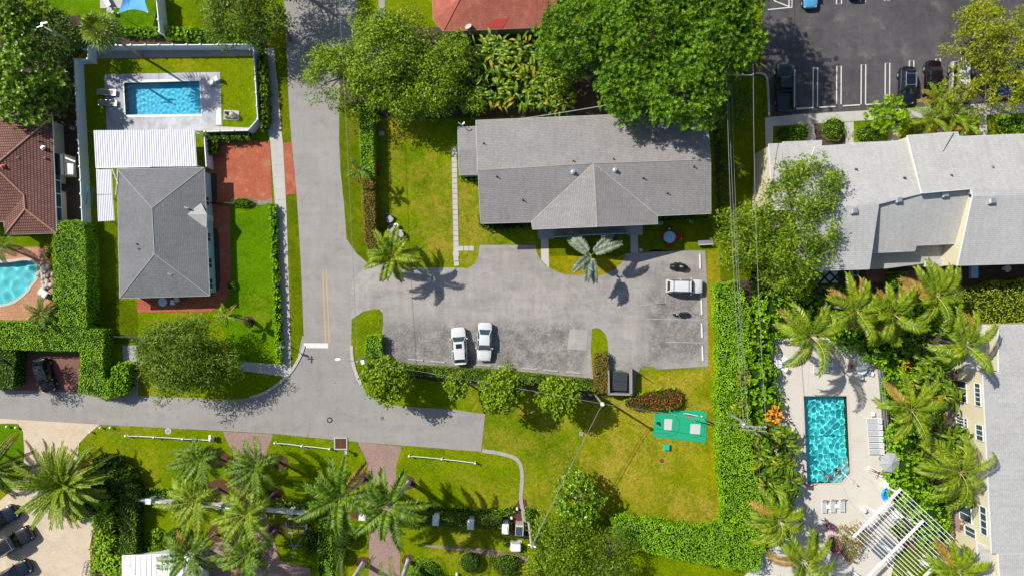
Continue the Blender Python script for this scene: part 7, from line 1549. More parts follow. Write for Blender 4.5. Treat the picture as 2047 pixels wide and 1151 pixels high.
# ================================================================== vehicles (front towards +x)
def loft(mb, st, mat=0):
    """st: list of cross sections (same point count), each a list of xyz running round the body; ends are capped"""
    n = len(st[0]); V = [p for s in st for p in s]; m = len(st)
    F = [(i*n+k, (i+1)*n+k, (i+1)*n+(k+1) % n, i*n+(k+1) % n) for i in range(m-1) for k in range(n)]
    F += [tuple(range(n)), tuple(range((m-1)*n, m*n))[::-1]]
    mb.add(V, F, mat)
def car(name, label, cat, px, py, deg, paint_, L=4.7, W_=1.85, Hh=1.5, style='sedan', glassm='car_glass', group=None, z=.036, rack=None, sunroof=False, roofp=None, trim=None):
    t = thing(name, label, cat, P(px, py, z), rad(deg), group)
    hl, hw = L/2, W_/2
    # fractions from the nose: windscreen base, roof front, roof rear, rear glass base
    f = {'sedan': (.29, .43, .68, .83), 'suv': (.26, .38, .84, .95), 'hatch': (.25, .38, .80, .95), 'boxy': (.29, .36, .93, .985), 'pickup': (.25, .36, .54, .575), 'van': (.2, .30, .95, .985)}[style]
    belt = Hh*.62; hood = Hh*(.60 if style in ('suv', 'boxy', 'pickup', 'van') else .575); tail = Hh*(.70 if style in ('suv', 'hatch') else .66)
    sq = style in ('boxy', 'pickup', 'van')
    def sec(x, w, zt, zb=.28, r=.12):
        return [(x, -w*.9, zb), (x, -w, zb+.16), (x, -w*1.0, zt*.72), (x, -w*.955, zt-.05), (x, -w*.82, zt), (x, -w*.35, zt+.03), (x, w*.35, zt+.03), (x, w*.82, zt), (x, w*.955, zt-.05), (x, w*1.0, zt*.72), (x, w, zb+.16), (x, w*.9, zb)]
    X = lambda u: hl - u*L
    e = .90 if sq else .70
    k = 0.0 if sq else .10
    st = [(0.0, e-k*1.4, hood*.70, .38), (.010, e+.07-k*1.2, hood*.82, .32), (.03, .90-k*.7, hood*.90, .28), (.07, .955-k*.35, hood*.96, .27), (.13, .99, hood*.995, .26), (f[0], 1.0, belt, .26), (.5, 1.0, belt, .26), (f[3] if style == 'sedan' else .88, .995, belt if style != 'pickup' else belt*.98, .26), (.94, .97-k*.35, tail if style in ('sedan',) else belt, .28), (.975, .93-k*.8, tail*.97 if style == 'sedan' else belt*.98, .3), (.992, .90-k*1.4, tail*.9, .34), (1.0, .86-k*1.8 if not sq else .92, tail*.78, .4)]
    mb = MB()
    if style == 'pickup':
        st = [s for s in st if s[0] <= .5] + [(.585, 1.0, belt, .26)]
        loft(mb, [sec(X(u), hw*w, zt, zb) for u, w, zt, zb in st])
        for s in (-1, 1): mb.box(X(.995), s*hw-(.12 if s > 0 else 0), .45, X(.585), s*hw+(.12 if s < 0 else 0), belt+.02)
        mb.box(X(1.0), -hw, .45, X(.98), hw, belt+.02); mb.box(X(.99), -hw+.1, .45, X(.58), hw-.1, .62)
    else: loft(mb, [sec(X(u), hw*w, zt, zb) for u, w, zt, zb in st])
    # greenhouse
    wb, wt = hw*.93, hw*(.80 if sq else .70); zr_ = Hh
    def gs(u, w, z): return [(X(u), -w, z), (X(u), -w*.55, z+(.03 if z > belt+.1 else 0)), (X(u), w*.55, z+(.03 if z > belt+.1 else 0)), (X(u), w, z)]
    b0 = [(X(f[0]), -wb, belt-.06), (X(f[0]), wb, belt-.06), (X(f[3]), wb*.95, belt-.06), (X(f[3]), -wb*.95, belt-.06)]
    rf = [(X(f[1]), -wt, zr_-.03), (X(f[1])-.02, -wt*.6, zr_), (X(f[1])-.02, wt*.6, zr_), (X(f[1]), wt, zr_-.03)]
    rm = [(X((f[1]+f[2])/2), -wt*1.02, zr_-.01), (X((f[1]+f[2])/2), -wt*.6, zr_+.04), (X((f[1]+f[2])/2), wt*.6, zr_+.04), (X((f[1]+f[2])/2), wt*1.02, zr_-.01)]
    rr = [(X(f[2]), -wt*.95, zr_-.05), (X(f[2]), -wt*.6, zr_-.02), (X(f[2]), wt*.6, zr_-.02), (X(f[2]), wt*.95, zr_-.05)]
    V = b0 + rf + rm + rr; F = [(4,5,9,8),(5,6,10,9),(6,7,11,10),(8,9,13,12),(9,10,14,13),(10,11,15,14)]
    mb.add(V, F, 0); mb.add(V, [(0,4,8,12,3)[::-1], (1,2,15,11,7)[::-1], (0,1,7,6,5,4), (2,3,12,13,14,15)], 0)
    body = mb.build('body', mt[paint_], t, bevel=.03, sharp=32)
    if roofp: pass
    def pane(nm, q, off, m=glassm):
        q = [np.array(v, float) for v in q]; c = sum(q)/len(q); n_ = np.cross(q[1]-q[0], q[2]-q[0]); n_ /= np.linalg.norm(n_); 
        if np.dot(n_, c-np.array([0, 0, .6])) < 0: n_ = -n_
        q2 = [c+(v-c)*off + n_*.035 for v in q]; q3 = [c+(v-c)*off - n_*.05 for v in q]; mb = MB(); k = len(q2); mb.add(q2+q3, [tuple(range(k)), tuple(range(2*k-1, k-1, -1))] + [(i, k+i, k+(i+1) % k, (i+1) % k) for i in range(k)]); return mb.build(nm, mt[m], t)
    pane('windscreen', [b0[0], b0[1], rf[3], rf[0]], .90); pane('rear_window', [b0[2], b0[3], rr[0], rr[3]], .86 if style != 'boxy' else .8)
    for s in (0, 1):
        a, b = (b0[0], b0[3]) if s == 0 else (b0[1], b0[2]); c, d = (rr[0], rf[0]) if s == 0 else (rr[3], rf[3]); a = np.array(a)+[0, 0, .07]; b = np.array(b)+[0, 0, .07]; mid = (np.array(a)+b)/2; midt = (np.array(c)+d)/2
        pane('side_window', [a, mid, midt, d], .86); pane('side_window', [mid, b, c, midt], .82)
    if sunroof: q = [(X(f[1]+.05), -wt*.55, zr_+.03), (X(f[1]+.05), wt*.55, zr_+.03), (X(f[1]+.17), wt*.55, zr_+.045), (X(f[1]+.17), -wt*.55, zr_+.045)]; pane('sunroof', q, 1.0, 'sunroof')
    if rack:
        mb = MB()
        for s in (-1, 1): mb.tube([(X(f[1]+.03), s*wt*.97, zr_+.06), (X(f[2]-.03), s*wt*.97, zr_+.06)], .025, 5)
        for k in range(rack): u = f[1]+.08+(f[2]-f[1]-.16)*(k/(max(1, rack-1))); mb.tube([(X(u), -wt*.97, zr_+.10), (X(u), wt*.97, zr_+.10)], .022, 5)
        mb.build('roof_rack', mt['alu' if paint_ != 'paint_car_white' else 'dark_metal'], t)
    # bonnet shut line, lights, bumpers, mirrors
    mb = MB(); mb.box(X(f[0]-.005), -hw*.78, belt+.012, X(f[0]+.004), hw*.78, belt+.03); mb.build('wiper_cowl', mt['black'], t)
    for s in (-1, 1):
        mb = MB(); mb.rbox((X(.045), s*hw*.68, hood*.82), (.24, .30, .14), s*rad(-18)); mb.build('headlight', mt['lamp_lens'], t, bevel=.03)
        mb = MB(); mb.rbox((X(.975), s*hw*.70, belt*.84), (.14, .26, .16), s*rad(10)); mb.build('tail_light', mt['tail_red'], t, bevel=.02)
        mb = MB(); mb.rbox((X(f[0]+.05), s*(hw+.09), belt+.05), (.12, .22, .14), s*rad(-12)); mb.tube([(X(f[0]+.045), s*hw*.93, belt), (X(f[0]+.05), s*(hw+.05), belt+.04)], .03, 5); mb.build('mirror', mt[paint_ if not trim else trim], t, bevel=.02)
    mb = MB(); mb.rbox((X(.004), 0, .42), (.08, hw*1.1, .16)); mb.build('grille', mt['black'], t); mb = MB(); mb.rbox((X(.994), 0, .5), (.05, .5, .12)); mb.build('number_plate', mt['white_wall'], t)
    for xs in (.17, .80):
        for s in (-1, 1):
            R_ = .34 if not sq else .40; c = (X(xs), s*(hw-.10), R_); mb = MB(); mb.lathe([(R_*.62, -.115), (R_*.95, -.12), (R_, -.07), (R_, .07), (R_*.95, .12), (R_*.62, .115)], c, 18, ax=(0, 1, 0)); w_ = mb.build('wheel', mt['rubber'], t, smooth=False); mb = MB(); mb.lathe([(R_*.62, -.118), (R_*.3, -.10), (R_*.3, .10), (R_*.62, .118)], c, 12, ax=(0, 1, 0)); mb.build('rim', mt['alu'], w_)
            mb = MB(); mb.lathe([(R_*1.22, -.04), (R_*1.22, .04)], (X(xs), s*(hw-.028), R_+.02), 18, ax=(0, 1, 0)); mb.build('wheel_arch', mt['black'], t)
    return t
car('parked_car', 'white estate style car with dark sunroof, left of the white saloon', 'car', 919, 690, 94, 'paint_car_white', 4.65, 1.86, 1.6, 'suv', 'car_glass_green', rack=None, sunroof=True)
car('parked_car', 'white saloon car parked nose down beside the white estate', 'car', 969, 682, 268, 'paint_car_white', 4.8, 1.82, 1.45, 'sedan', 'car_glass_green')
car('parked_car', 'boxy white off road vehicle with roof rack at the lot end', 'car', 1365, 572, -1, 'paint_car_white', 4.5, 1.78, 1.8, 'boxy', rack=2)
car('parked_car', 'black hatchback parked askew in the hedged brick forecourt', 'car', 97, 748, -73, 'paint_car_black', 4.3, 1.8, 1.55, 'hatch', sunroof=True, group=None)
gK = 'dark cars slanted on the travertine court'
car('parked_car', 'dark off roader topmost of three on the travertine court', 'car', 8, 1036, 35, 'paint_car_navy', 4.9, 1.95, 1.8, 'suv', group=gK, rack=0, trim='black')
car('parked_car', 'long black off roader, middle one of three on the court', 'car', 36, 1078, 31, 'paint_car_black', 4.9, 1.95, 1.8, 'boxy', group=gK, rack=2)
car('parked_car', 'dark car with gold coloured bonnet edge at bottom left', 'car', 34, 1142, 30, 'paint_car_navy', 4.7, 1.9, 1.7, 'suv', group=gK, sunroof=True, trim='paint_car_gold')
car('pickup_truck', 'black pickup truck beside the curved kerb of the car park', 'pickup', 1563, 180, 91, 'paint_car_darkgreen', 5.9, 1.98, 1.85, 'pickup')
car('parked_car', 'navy off roader with two pale roof bars', 'car', 1806, 175, -92, 'paint_car_navy', 4.6, 1.88, 1.65, 'suv', rack=2)
car('parked_car', 'dark maroon saloon between navy and silver vehicles', 'car', 1858, 163, -92, 'paint_car_maroon', 4.7, 1.86, 1.45, 'sedan')
v_ = car('parked_van', 'silver grey van with ribbed roof under the golden trees', 'van', 1908, 168, -91, 'paint_car_silver', 5.0, 1.9, 1.85, 'van'); mb = MB(); [mb.rbox((-.5, y, 1.92), (2.9, .10, .05)) for y in np.linspace(-.6, .6, 7)]; mb.build('roof_rack', mt['white_wall'], v_)
car('parked_car', 'dark blue car glimpsed through the golden tree branches', 'car', 2002, 160, -91, 'paint_car_blue', 4.6, 1.85, 1.45, 'sedan')
car('parked_car', 'teal green car at the right edge of the car park', 'car', 2043, 162, -91, 'paint_car_teal', 4.6, 1.85, 1.5, 'hatch')
car('parked_car', 'light blue car cut by the top edge of the car park', 'car', 1614, -14, -88, 'paint_car_lightblue', 4.4, 1.8, 1.5, 'hatch', 'car_glass_green')
car('parked_car', 'black car just beyond the top edge casting a shadow', 'car', 1705, -34, -90, 'paint_car_black', 4.6, 1.85, 1.5, 'suv')
# motorcycles
def moto(px, py, deg, label):
    t = thing('motorcycle', label, 'motorcycle', P(px, py, .036), rad(deg))
    for x, nm in ((.72, 'front'), (-.68, 'rear')):
        mb = MB(); q = [(x+.3*math.cos(a), 0, .32+.3*math.sin(a)) for a in np.linspace(0, 2*PI, 19)]; mb.tube(q, .07, 6); w_ = mb.build('wheel', mt['rubber'], t); mb = MB(); mb.lathe([(.2, -.03), (.2, .03)], (x, 0, .32), 12, ax=(0, 1, 0)); mb.build('rim', mt['alu'], w_)
    mb = MB(); mb.rbox((0, 0, .45), (.6, .3, .35)); mb.tube([(.72, 0, .32), (.45, 0, .95)], .05, 6); mb.tube([(-.68, .15, .32), (0, .15, .4)], .04, 5); mb.tube([(-.9, -.17, .35), (.1, -.17, .35)], .05, 6); mb.build('frame', mt['dark_metal'], t, bevel=.02)
    mb = MB(); mb.ellip((.2, 0, .82), (.32, .17, .14), 12, 8); mb.build('tank', mt['black'], t, smooth=True); mb = MB(); mb.ellip((-.35, 0, .78), (.38, .15, .07), 12, 6); mb.build('saddle', mt['black'], t, smooth=True)
    mb = MB(); mb.tube([(.3, -.4, 1.0), (.45, -.15, .98), (.45, .15, .98), (.3, .4, 1.0)], .02, 5); mb.build('handlebar', mt['alu'], t); mb = MB(); mb.ellip((.6, 0, .85), (.1, .1, .1), 10, 6); mb.build('headlight', mt['lamp_lens'], t, smooth=True)
moto(1360, 627, 184, 'black motorcycle standing in the bay below the boxy white car')
c = P(1356, 534, .036); mb = MB(c); V = []; rng = np.random.default_rng(9)
for i in range(15):
    u = i/14; x = (u-.5)*2.3; w_ = .10+.36*math.sin(PI*min(1, max(0, u)))**.6; hh = .75+.30*math.exp(-((u-.68)/.14)**2)+.12*math.sin(u*9); hh *= math.sin(PI*(.06+.88*u))**.35
    for k in range(11): a = PI*k/10; fl = 1+.10*math.sin(k*2.3+i*1.7); V.append((c[0]+x, c[1]+math.cos(a)*w_*fl*(1.3 if math.sin(a) < .3 else 1), c[2]+hh*math.sin(a)**.7*fl))
mb.add(V, [(i*11+k, i*11+k+1, (i+1)*11+k+1, (i+1)*11+k) for i in range(14) for k in range(10)]); o = mb.build('covered_motorcycle', mt['cover_black'], smooth=True, rz=rad(-3)); tag(o, 'motorcycle under a crumpled black cover in the top bay', 'motorcycle')
# boat trailer
t = thing('boat_trailer', 'empty galvanised trailer standing on the shaded lawn', 'trailer', P(592,1055)); org = P(592,1055); mb = MB(); J = lambda x, y, z=.5: P(x, y, z)
for a, b in (((576,1034),(576,1066)),((612,1037),(610,1066)),((576,1036),(613,1038)),((575,1050),(612,1052)),((576,1064),(611,1066)),((576,1066),(587,1096)),((610,1066),(587,1096)),((587,1096),(584,1114)),((588,1035),(587,1064)),((600,1036),(599,1065)),((578,1089),(600,1090))): mb.tube([J(*a), J(*b)], .05, 5)
mb.build('frame', mt['grey_metal'], t, org=org)
for x, y in ((573.5,1047),(614,1050)): c = J(x, y, .3); mb = MB(); mb.lathe([(.2, -.1), (.3, -.1), (.3, .1), (.2, .1)], c, 14, ax=(1, 0, 0)); w_ = mb.build('wheel', mt['rubber'], t, org=org); mb = MB(); mb.rbox((c[0], c[1], .66), (.25, .7, .05)); mb.build('mudguard', mt['alu'], t, org=org)
# red garden cart
t = thing('garden_cart', 'red garden cart parked in the hedge shadow', 'cart', P(754,342), rad(-95)); mb = MB(); mb.rbox((-.3, 0, .45), (1.05, .62, .3), 0); mb.build('tray', mt['red'], t, bevel=.05); mb = MB(); mb.rbox((.45, 0, .35), (.5, .45, .25)); mb.tube([(.2, -.2, .5), (1.0, -.2, .75), (1.0, .2, .75), (.2, .2, .5)], .025, 5); mb.build('handle', mt['black'], t)
for y in (-.33, .33): mb = MB(); mb.lathe([(.18, -.05), (.18, .05)], (-.35, y, .2), 12, ax=(0, 1, 0)); mb.build('wheel', mt['rubber'], t)
# ladder leaning on the white fence
t = thing('ladder', 'blue ladder lying beside the left white fence', 'ladder', P(181,391)); org = P(181,391); mb = MB(); a, b = P(178.5,411,.9), P(183.5,372,.9)
for dx, z in ((-.15, 1.3), (.15, .7)): mb.tube([(a[0]+dx, a[1], z), (b[0]+dx, b[1], z)], .05, 5)
mb.build('rail', mt['blue_ladder'], t, org=org); mb = MB(); [mb.tube([(a[0]+(b[0]-a[0])*f-.15, a[1]+(b[1]-a[1])*f, 1.3), (a[0]+(b[0]-a[0])*f+.15, a[1]+(b[1]-a[1])*f, .7)], .02, 4) for f in np.linspace(.05, .95, 9)]; mb.build('rung', mt['alu'], t, org=org)['kind'] = 'stuff'
# ================================================================== wheel stops
def stop(px, py, deg, label, group, m='concrete', L=1.85, z=.036):
    c = P(px, py, z); mb = MB(c); V = []
    for x in (-L/2, L/2): V += [(x, -.1, 0), (x, .1, 0), (x*.985, .06, .13), (x*.985, -.06, .13)]
    mb.add(np.array(V) @ np.array(Matrix.Rotation(rad(deg), 3, 'Z')).T + np.array(c), [(0,1,2,3)[::-1],(4,5,6,7),(3,2,6,7),(0,4,5,1)[::-1],(0,3,7,4)[::-1],(1,5,6,2)[::-1]]); tag(mb.build('wheel_stop', mt[m]), label, 'wheel stop', group)
gs_ = 'concrete wheel stops along the lower edge of the central lot'
for (x, y), l in zip(((831,719),(875,723),(919,725),(966,729.5),(1010,732.5),(1058,737),(1101,740.5),(1146,744.5)), ('concrete wheel stop nearest the corner clipped tree','concrete wheel stop left of the white estate car','concrete wheel stop under the tail of the white estate car','concrete wheel stop in front of the white saloon','concrete wheel stop behind the tall oval tree','concrete wheel stop just right of the tall oval tree','concrete wheel stop above the twiggy round tree','concrete wheel stop nearest the pale pavement patch')): stop(x, y, -5, l, gs_)
gs2 = 'white wheel stops at the right end of the central lot'
for (x, y), l in zip(((1399.5,523),(1401,577),(1402.5,614),(1403,660),(1404.5,706)), ('white wheel stop beside the covered motorcycle','white wheel stop at the nose of the boxy white car','white wheel stop beside the uncovered motorcycle','white wheel stop in the stained empty bay','white wheel stop nearest the dumpster corner')): stop(x, y, -88, l, gs2, 'paint_white')
gs3 = 'white wheel stops in the dark car park'
for (x, y), l in zip(((1608,217),(1654,214.5),(1702,211.5),(1748,209)), ('white wheel stop next to the black pickup bay','white wheel stop above the clipped lime shrub','white wheel stop left of the bright lime tree','white wheel stop half hidden by the lime tree')): stop(x, y, 3, l, gs3, 'paint_white', 2.1)
# ================================================================== poles, wires, lamps, signs
def pole(name, label, cat, base, h, r=.14, m='wood_grey', top=None):
    b = P(*base); t = thing(name, label, cat, b); mb = MB(); e = P(top[0], top[1], h) if top else (b[0], b[1], h); mb.tube([b, e], [r, r*.7], 10); mb.build('pole', mt[m], t, org=b); return t, b, e
tA, bA, eA = pole('utility_pole', 'utility pole with wide crossarm half hidden in dark trees', 'utility pole', (1420,206), 11, top=(1477,151))
bA0 = P(1477,151,11)
mb = MB(); a0, a1 = P(1451,149.5,11), P(1504,150.5,11); mb.tube([a0, a1], .08, 6); mb.build('crossarm', mt['grey_metal'], tA, org=bA)
for q in (a0, ((a0[0]+a1[0])/2+.3, a0[1], 11), a1): mb = MB(); mb.lathe([(.07, 0), (.12, .05), (.05, .15), (.1, .22), (.05, .32)], (q[0], q[1], 11.05), 8); mb.build('insulator', mt['stone_round'], tA, org=bA)
tA.location = P(1477,151,11); 
tA.location = (bA0[0], bA0[1], 0)
for ch in tA.children:
    if ch.name.startswith('pole'):
        me_ = ch.data; me_.transform(Matrix.Identity(4))
        for v in me_.vertices:
            if v.co.z < 1: v.co.x += (bA0[0]-bA[0]); v.co.y += (bA0[1]-bA[1])
    ch.data.transform(Matrix.Translation((bA[0]-bA0[0], bA[1]-bA0[1], 0)))
bB = P(1508,856,10.5); tB = thing('utility_pole', 'utility pole with double crossarms and transformer above the long hedge', 'utility pole', (bB[0], bB[1], 0))
mb = MB(); mb.tube([(bB[0], bB[1], 0), (bB[0], bB[1], 10.8)], [.17, .12], 10); mb.build('pole', mt['wood_grey'], tB, org=(bB[0], bB[1], 0))
for dy, z in ((.22, 10.4), (-.22, 10.4)): mb = MB(); mb.rbox((bB[0]+.0, bB[1]+dy, z), (2.7, .12, .14), rad(-4)); mb.build('crossarm', mt['wood_grey'], tB, org=(bB[0], bB[1], 0))
for dx in (-1.25, -.75, -.2, .6, 1.2): mb = MB(); mb.lathe([(.08, 0), (.14, .08), (.06, .2), (.12, .3), (.05, .42)], (bB[0]+dx, bB[1]+.2, 10.45), 8); mb.build('insulator', mt['alu'], tB, org=(bB[0], bB[1], 0))
mb = MB(); mb.lathe([(.22, 9.0), (.26, 9.1), (.26, 9.9), (.2, 10.0), (.05, 10.1)], (bB[0]-.9, bB[1]+.3, 0), 12); mb.build('transformer', mt['alu'], tB, org=(bB[0], bB[1], 0))
def wire(label, a, b, sag=.5, r=.022, m='wire_grey', grp=None):
    r *= .78; m = 'wire_grey' if m == 'grey_metal' else m
    a, b = np.array(a, float), np.array(b, float); mb = MB(a); mb.tube([a+(b-a)*f - np.array([0, 0, 4*sag*f*(1-f)]) for f in np.linspace(0, 1, 15)], r, 5); tag(mb.build('power_line', mt[m]), label, 'cable', grp)
gw_ = 'overhead lines beside the long hedge'
wire('leftmost overhead line down to the transformer pole', (a0[0], a0[1], 11.3), (bB[0]-1.25, bB[1]+.2, 10.8), .9, .035, grp=gw_)
wire('middle overhead line close to the leftmost one', (a0[0]+.7, a0[1], 9.6), (bB[0]-.55, bB[1]+.2, 10.0), .8, .028, 'grey_metal', grp=gw_)
wire('thin overhead line between the middle and right lines', (a0[0]+1.3, a0[1], 9.0), (bB[0]-.2, bB[1]+.2, 9.2), .8, .026, 'grey_metal', grp=gw_)
wire('rightmost overhead line over the live oaks', (a1[0], a1[1], 11.3), (bB[0]+1.2, bB[1]+.2, 10.8), .9, .035, grp=gw_)
wire('overhead line running up out of frame from the left arm end', (a0[0], a0[1], 11.3), (a0[0]-.5, 70, 11.3), 1.0, .03); wire('overhead line running up out of frame from the right arm end', (a1[0], a1[1], 11.3), (a1[0]+.2, 70, 11.3), 1.0, .03)
wire('slack line dropping down from the transformer pole', (bB[0]+.6, bB[1], 10.2), P(1521,985,6.5), .3, .022)
tD, bD, eD = pole('utility_pole', 'bare wooden utility pole with long shadow beside the round trees', 'utility pole', (1187,785), 8.2, .16, top=None)
mb = MB(); mb.lathe([(.2, 0), (.25, .1), (.2, .25)], (eD[0], eD[1], 8.1), 10); mb.build('cap', mt['white_wall'], tD, org=bD)
bE = P(1057,1042); tE = thing('utility_pole', 'pale slanting utility pole by the electric cabinet', 'utility pole', bE); mb = MB(); eE = np.array(P(1066,1073,7.5)); eE = (bE[0]+.15, bE[1]-.25, 7.6); mb.tube([bE, eE], [.18, .13], 10); mb.build('pole', mt['stone_round'], tE, org=bE); mb = MB(); mb.rbox((eE[0]+.1, eE[1], 7.3), (.5, .3, .3)); mb.tube([(eE[0]-.4, eE[1]+.1, 7.2), (eE[0]+.5, eE[1]-.1, 7.5)], .06, 5); mb.build('bracket', mt['alu'], tE, org=bE)
wire('cable from the bare pole down to the slanting pole', (eD[0], eD[1], 8.1), (eE[0], eE[1], 7.4), .35, .035); wire('second cable beside the first to the slanting pole', (eD[0]+.1, eD[1], 7.7), (eE[0]+.15, eE[1], 7.1), .45, .025)
wire('cable from the bare pole across the green mat to transformer pole', (eD[0], eD[1], 8.0), (bB[0]-1.0, bB[1], 9.4), .5, .026)
# street lamp
bl = P(714,722,7.0); bl = (bl[0], bl[1], 0); tL = thing('street_lamp', 'street lamp with long arm over the street corner', 'street lamp', bl); mb = MB(); mb.tube([bl, (bl[0], bl[1], 7.1)], [.13, .09], 9); mb.build('pole', mt['stone_round'], tL, org=bl)
hd = P(678,718,7.3); mb = MB(); mb.tube([(bl[0], bl[1], 6.9), ((bl[0]+hd[0])/2, (bl[1]+hd[1])/2, 7.3), (hd[0], hd[1], 7.35)], .045, 6); mb.build('arm', mt['alu'], tL, org=bl); mb = MB(); mb.ellip((hd[0]-.1, hd[1], 7.33), (.38, .17, .09), 14, 8); mb.build('lamp_head', mt['white'], tL, org=bl, smooth=True); mb = MB(); mb.rbox((bl[0]+.55, bl[1]-.1, 6.6), (.4, .5, .3), rad(15)); mb.tube([(bl[0], bl[1], 6.6), (bl[0]+.5, bl[1]-.1, 6.6)], .04, 5); mb.build('control_box', mt['white'], tL, org=bl)
wire('cable along the round trees from bare pole to street lamp', (eD[0], eD[1], 7.9), (bl[0], bl[1], 6.7), .6, .024)
wire('cable running up the street from the lamp pole', (bl[0], bl[1], 6.9), (P(677,-30,7)[0], P(677,-30,7)[1], 7.2), .4, .028)
wire('white service cable from the crossarm pole to the office roof', (bA0[0], bA0[1], 9.5), P(1046,237,3.6), 1.0, .045, 'stone_round')
bF = P(84,52,9.5); bF = (bF[0], bF[1], 0); tF = thing('utility_pole', 'grey utility pole with bent bracket among the top left trees', 'utility pole', bF); mb = MB(); mb.tube([bF, (bF[0], bF[1], 9.6)], [.16, .12], 9); mb.build('pole', mt['grey_metal'], tF, org=bF); mb = MB(); mb.tube([(bF[0]-.7, bF[1]-.1, 9.3), (bF[0], bF[1], 9.45), (bF[0]+.9, bF[1]-.5, 9.2)], .07, 6); mb.tube([(bF[0]-.2, bF[1]+.3, 9.4), (bF[0]+.6, bF[1]+.35, 9.5)], .08, 6); mb.build('bracket', mt['alu'], tF, org=bF)
wire('thin line from the top left pole up out of frame', (bF[0], bF[1], 9.4), (bF[0]+.1, 60, 9.4), .6, .02); wire('thin line from the top left pole down behind the trees', (bF[0], bF[1], 9.4), P(93,130,6), .4, .02, 'black')
# street sign
t = thing('street_sign', 'street sign post on the pavement with crossed name plates', 'street sign', P(578,690)); mb = MB(); mb.tube([(0, 0, 0), (0, 0, 3.3)], .04, 7); mb.build('post', mt['grey_metal'], t); mb = MB(); mb.lathe([(.38, -.015), (.38, .015)], (0, .05, 2.4), 8, ax=(0, 1, 0)); mb.build('stop_plate', mt['grey_metal'], t)
for a, z in ((0, 3.1), (90, 3.25)): mb = MB(); mb.rbox((0, 0, z), (.9, .03, .2), rad(a)); mb.build('name_plate', mt['stone_round'], t)
# ================================================================== street details
def cover(px, py, r, label, m='dark_metal', z=.036, cat='manhole cover'):
    c = P(px, py, z); mb = MB(c); mb.lathe([(r, 0), (r, .014), (r*.82, .016)], c, 22); mb.lathe([(r*.8, .005), (r*.8, .012), (r*.5, .018)], c, 22, 1); tag(mb.build('manhole_cover', [mt[m], mt['grey_metal']]), label, cat)
cover(659, 839, .36, 'dark round manhole cover in the middle of the junction'); cover(764, 835, .20, 'small dark cover near the right kerb of the junction'); cover(670, 765, .09, 'tiny dark valve cover in the junction'); cover(336, 861, .40, 'pale concrete disc in the verge above the rope fence', 'stone_round', .04)
t = thing('drain_grate', 'rusty storm drain grate with white concrete frame on the verge', 'drain', P(681.5,887,.03)); mb = MB(); mb.rbox((0, .78, .06), (1.65, .14, .12)); mb.rbox((0, -.62, .06), (1.65, .14, .12)); mb.rbox((-.76, .08, .06), (.14, 1.27, .12)); mb.rbox((.76, .08, .06), (.14, 1.27, .12)); mb.build('frame', mt['concrete'], t); mb = MB(); mb.rbox((0, .08, .01), (1.38, 1.27, .02)); mb.build('pit', mt['black'], t); mb = MB(); [mb.rbox((0, y, .07), (1.38, .06, .05)) for y in np.linspace(-.46, .62, 11)]; mb.rbox((0, .08, .07), (.1, 1.27, .055)); mb.build('grate', mt['rust'], t)
c = P(696,899); mb = MB(c); mb.rbox((c[0], c[1], .5), (.12, .12, 1.0)); mb.rbox((c[0], c[1], 1.1), (.3, .45, .25)); tag(mb.build('mailbox_post', mt['grey_wall']), 'grey mailbox on a post beside the drain grate', 'mailbox')
c = P(763,267); mb = MB(c); mb.rbox((c[0], c[1], .06), (.7, .55, .12)); mb.rbox((c[0], c[1], .13), (.3, .25, .04)); tag(mb.build('utility_box', mt['stone_round']), 'small grey box in the shade beside street hedge', 'utility box')
for i, (x, y, l) in enumerate([(18,851,'white path light at the left edge verge'), (36,853,'white path light at the corner of left verge'), (184,862,'lowest white path light right of the driveway'), (204,853,'middle white path light right of the driveway'), (224,853,'white path light nearest the rope fence')]):
    c = P(x, y); mb = MB(c); mb.lathe([(.06, 0), (.06, .35), (.16, .4), (.14, .48), (.03, .55)], c, 10); tag(mb.build('path_light', mt['white'], smooth=True), l, 'path light', 'white path lights by the travertine driveway')
for i, (x, y, l) in enumerate([(268,738,'dark wheeled bin nearest the top of the gravel path'), (266,768,'dark wheeled bin lower on the gravel path')]):
    t = thing('wheeled_bin', l, 'bin', P(x, y, .04), rad(10), 'wheeled bins on the gravel path'); mb = MB(); mb.rbox((0, 0, .5), (.55, .6, 1.0)); mb.build('body', mt['black'], t, bevel=.03); mb = MB(); mb.rbox((0, 0, 1.04), (.6, .66, .07)); mb.build('lid', mt['lid_black'], t, bevel=.02)
fence('low_fence', 'thin black rail fence at the lower edge of the brick driveway', [(411,405),(430,406),(468,406)], 1.0, 1.2, 'black', panel=False, rails=True, post=.06)
fence('low_fence', 'dark wire fence between tall hedge and gravel path', [(222,672),(272,675),(274,735)], 1.4, 1.6, 'dark_metal', panel=False, rails=True, post=.06)
t = thing('metal_rack', 'small dark metal rack standing beside the ginger plants', 'rack', P(178,1133,.04), rad(78)); mb = MB()
for z in (.1, .8): mb.tube([(-.9, -.22, z), (.9, -.22, z), (.9, .22, z), (-.9, .22, z), (-.9, -.22, z)], .025, 5)
for x in (-.9, -.3, .3, .9): mb.tube([(x, -.22, .1), (x, -.22, .8), (x, .22, .8), (x, .22, .1)], .025, 5)
mb.build('frame', mt['dark_metal'], t)
t = thing('garden_bench', 'dark low bench in the shade above the covered motorcycle', 'bench', P(1409,485), rad(3)); mb = MB(); mb.rbox((0, 0, .42), (1.9, .5, .06)); mb.build('seat', mt['grey_metal'], t); mb = MB(); mb.rbox((0, -.3, .6), (1.9, .06, .35)); mb.build('backrest', mt['white_wall'], t)
for x in (-.8, .8): mb = MB(); mb.rbox((x, 0, .2), (.08, .45, .4)); mb.build('leg', mt['grey_metal'], t)
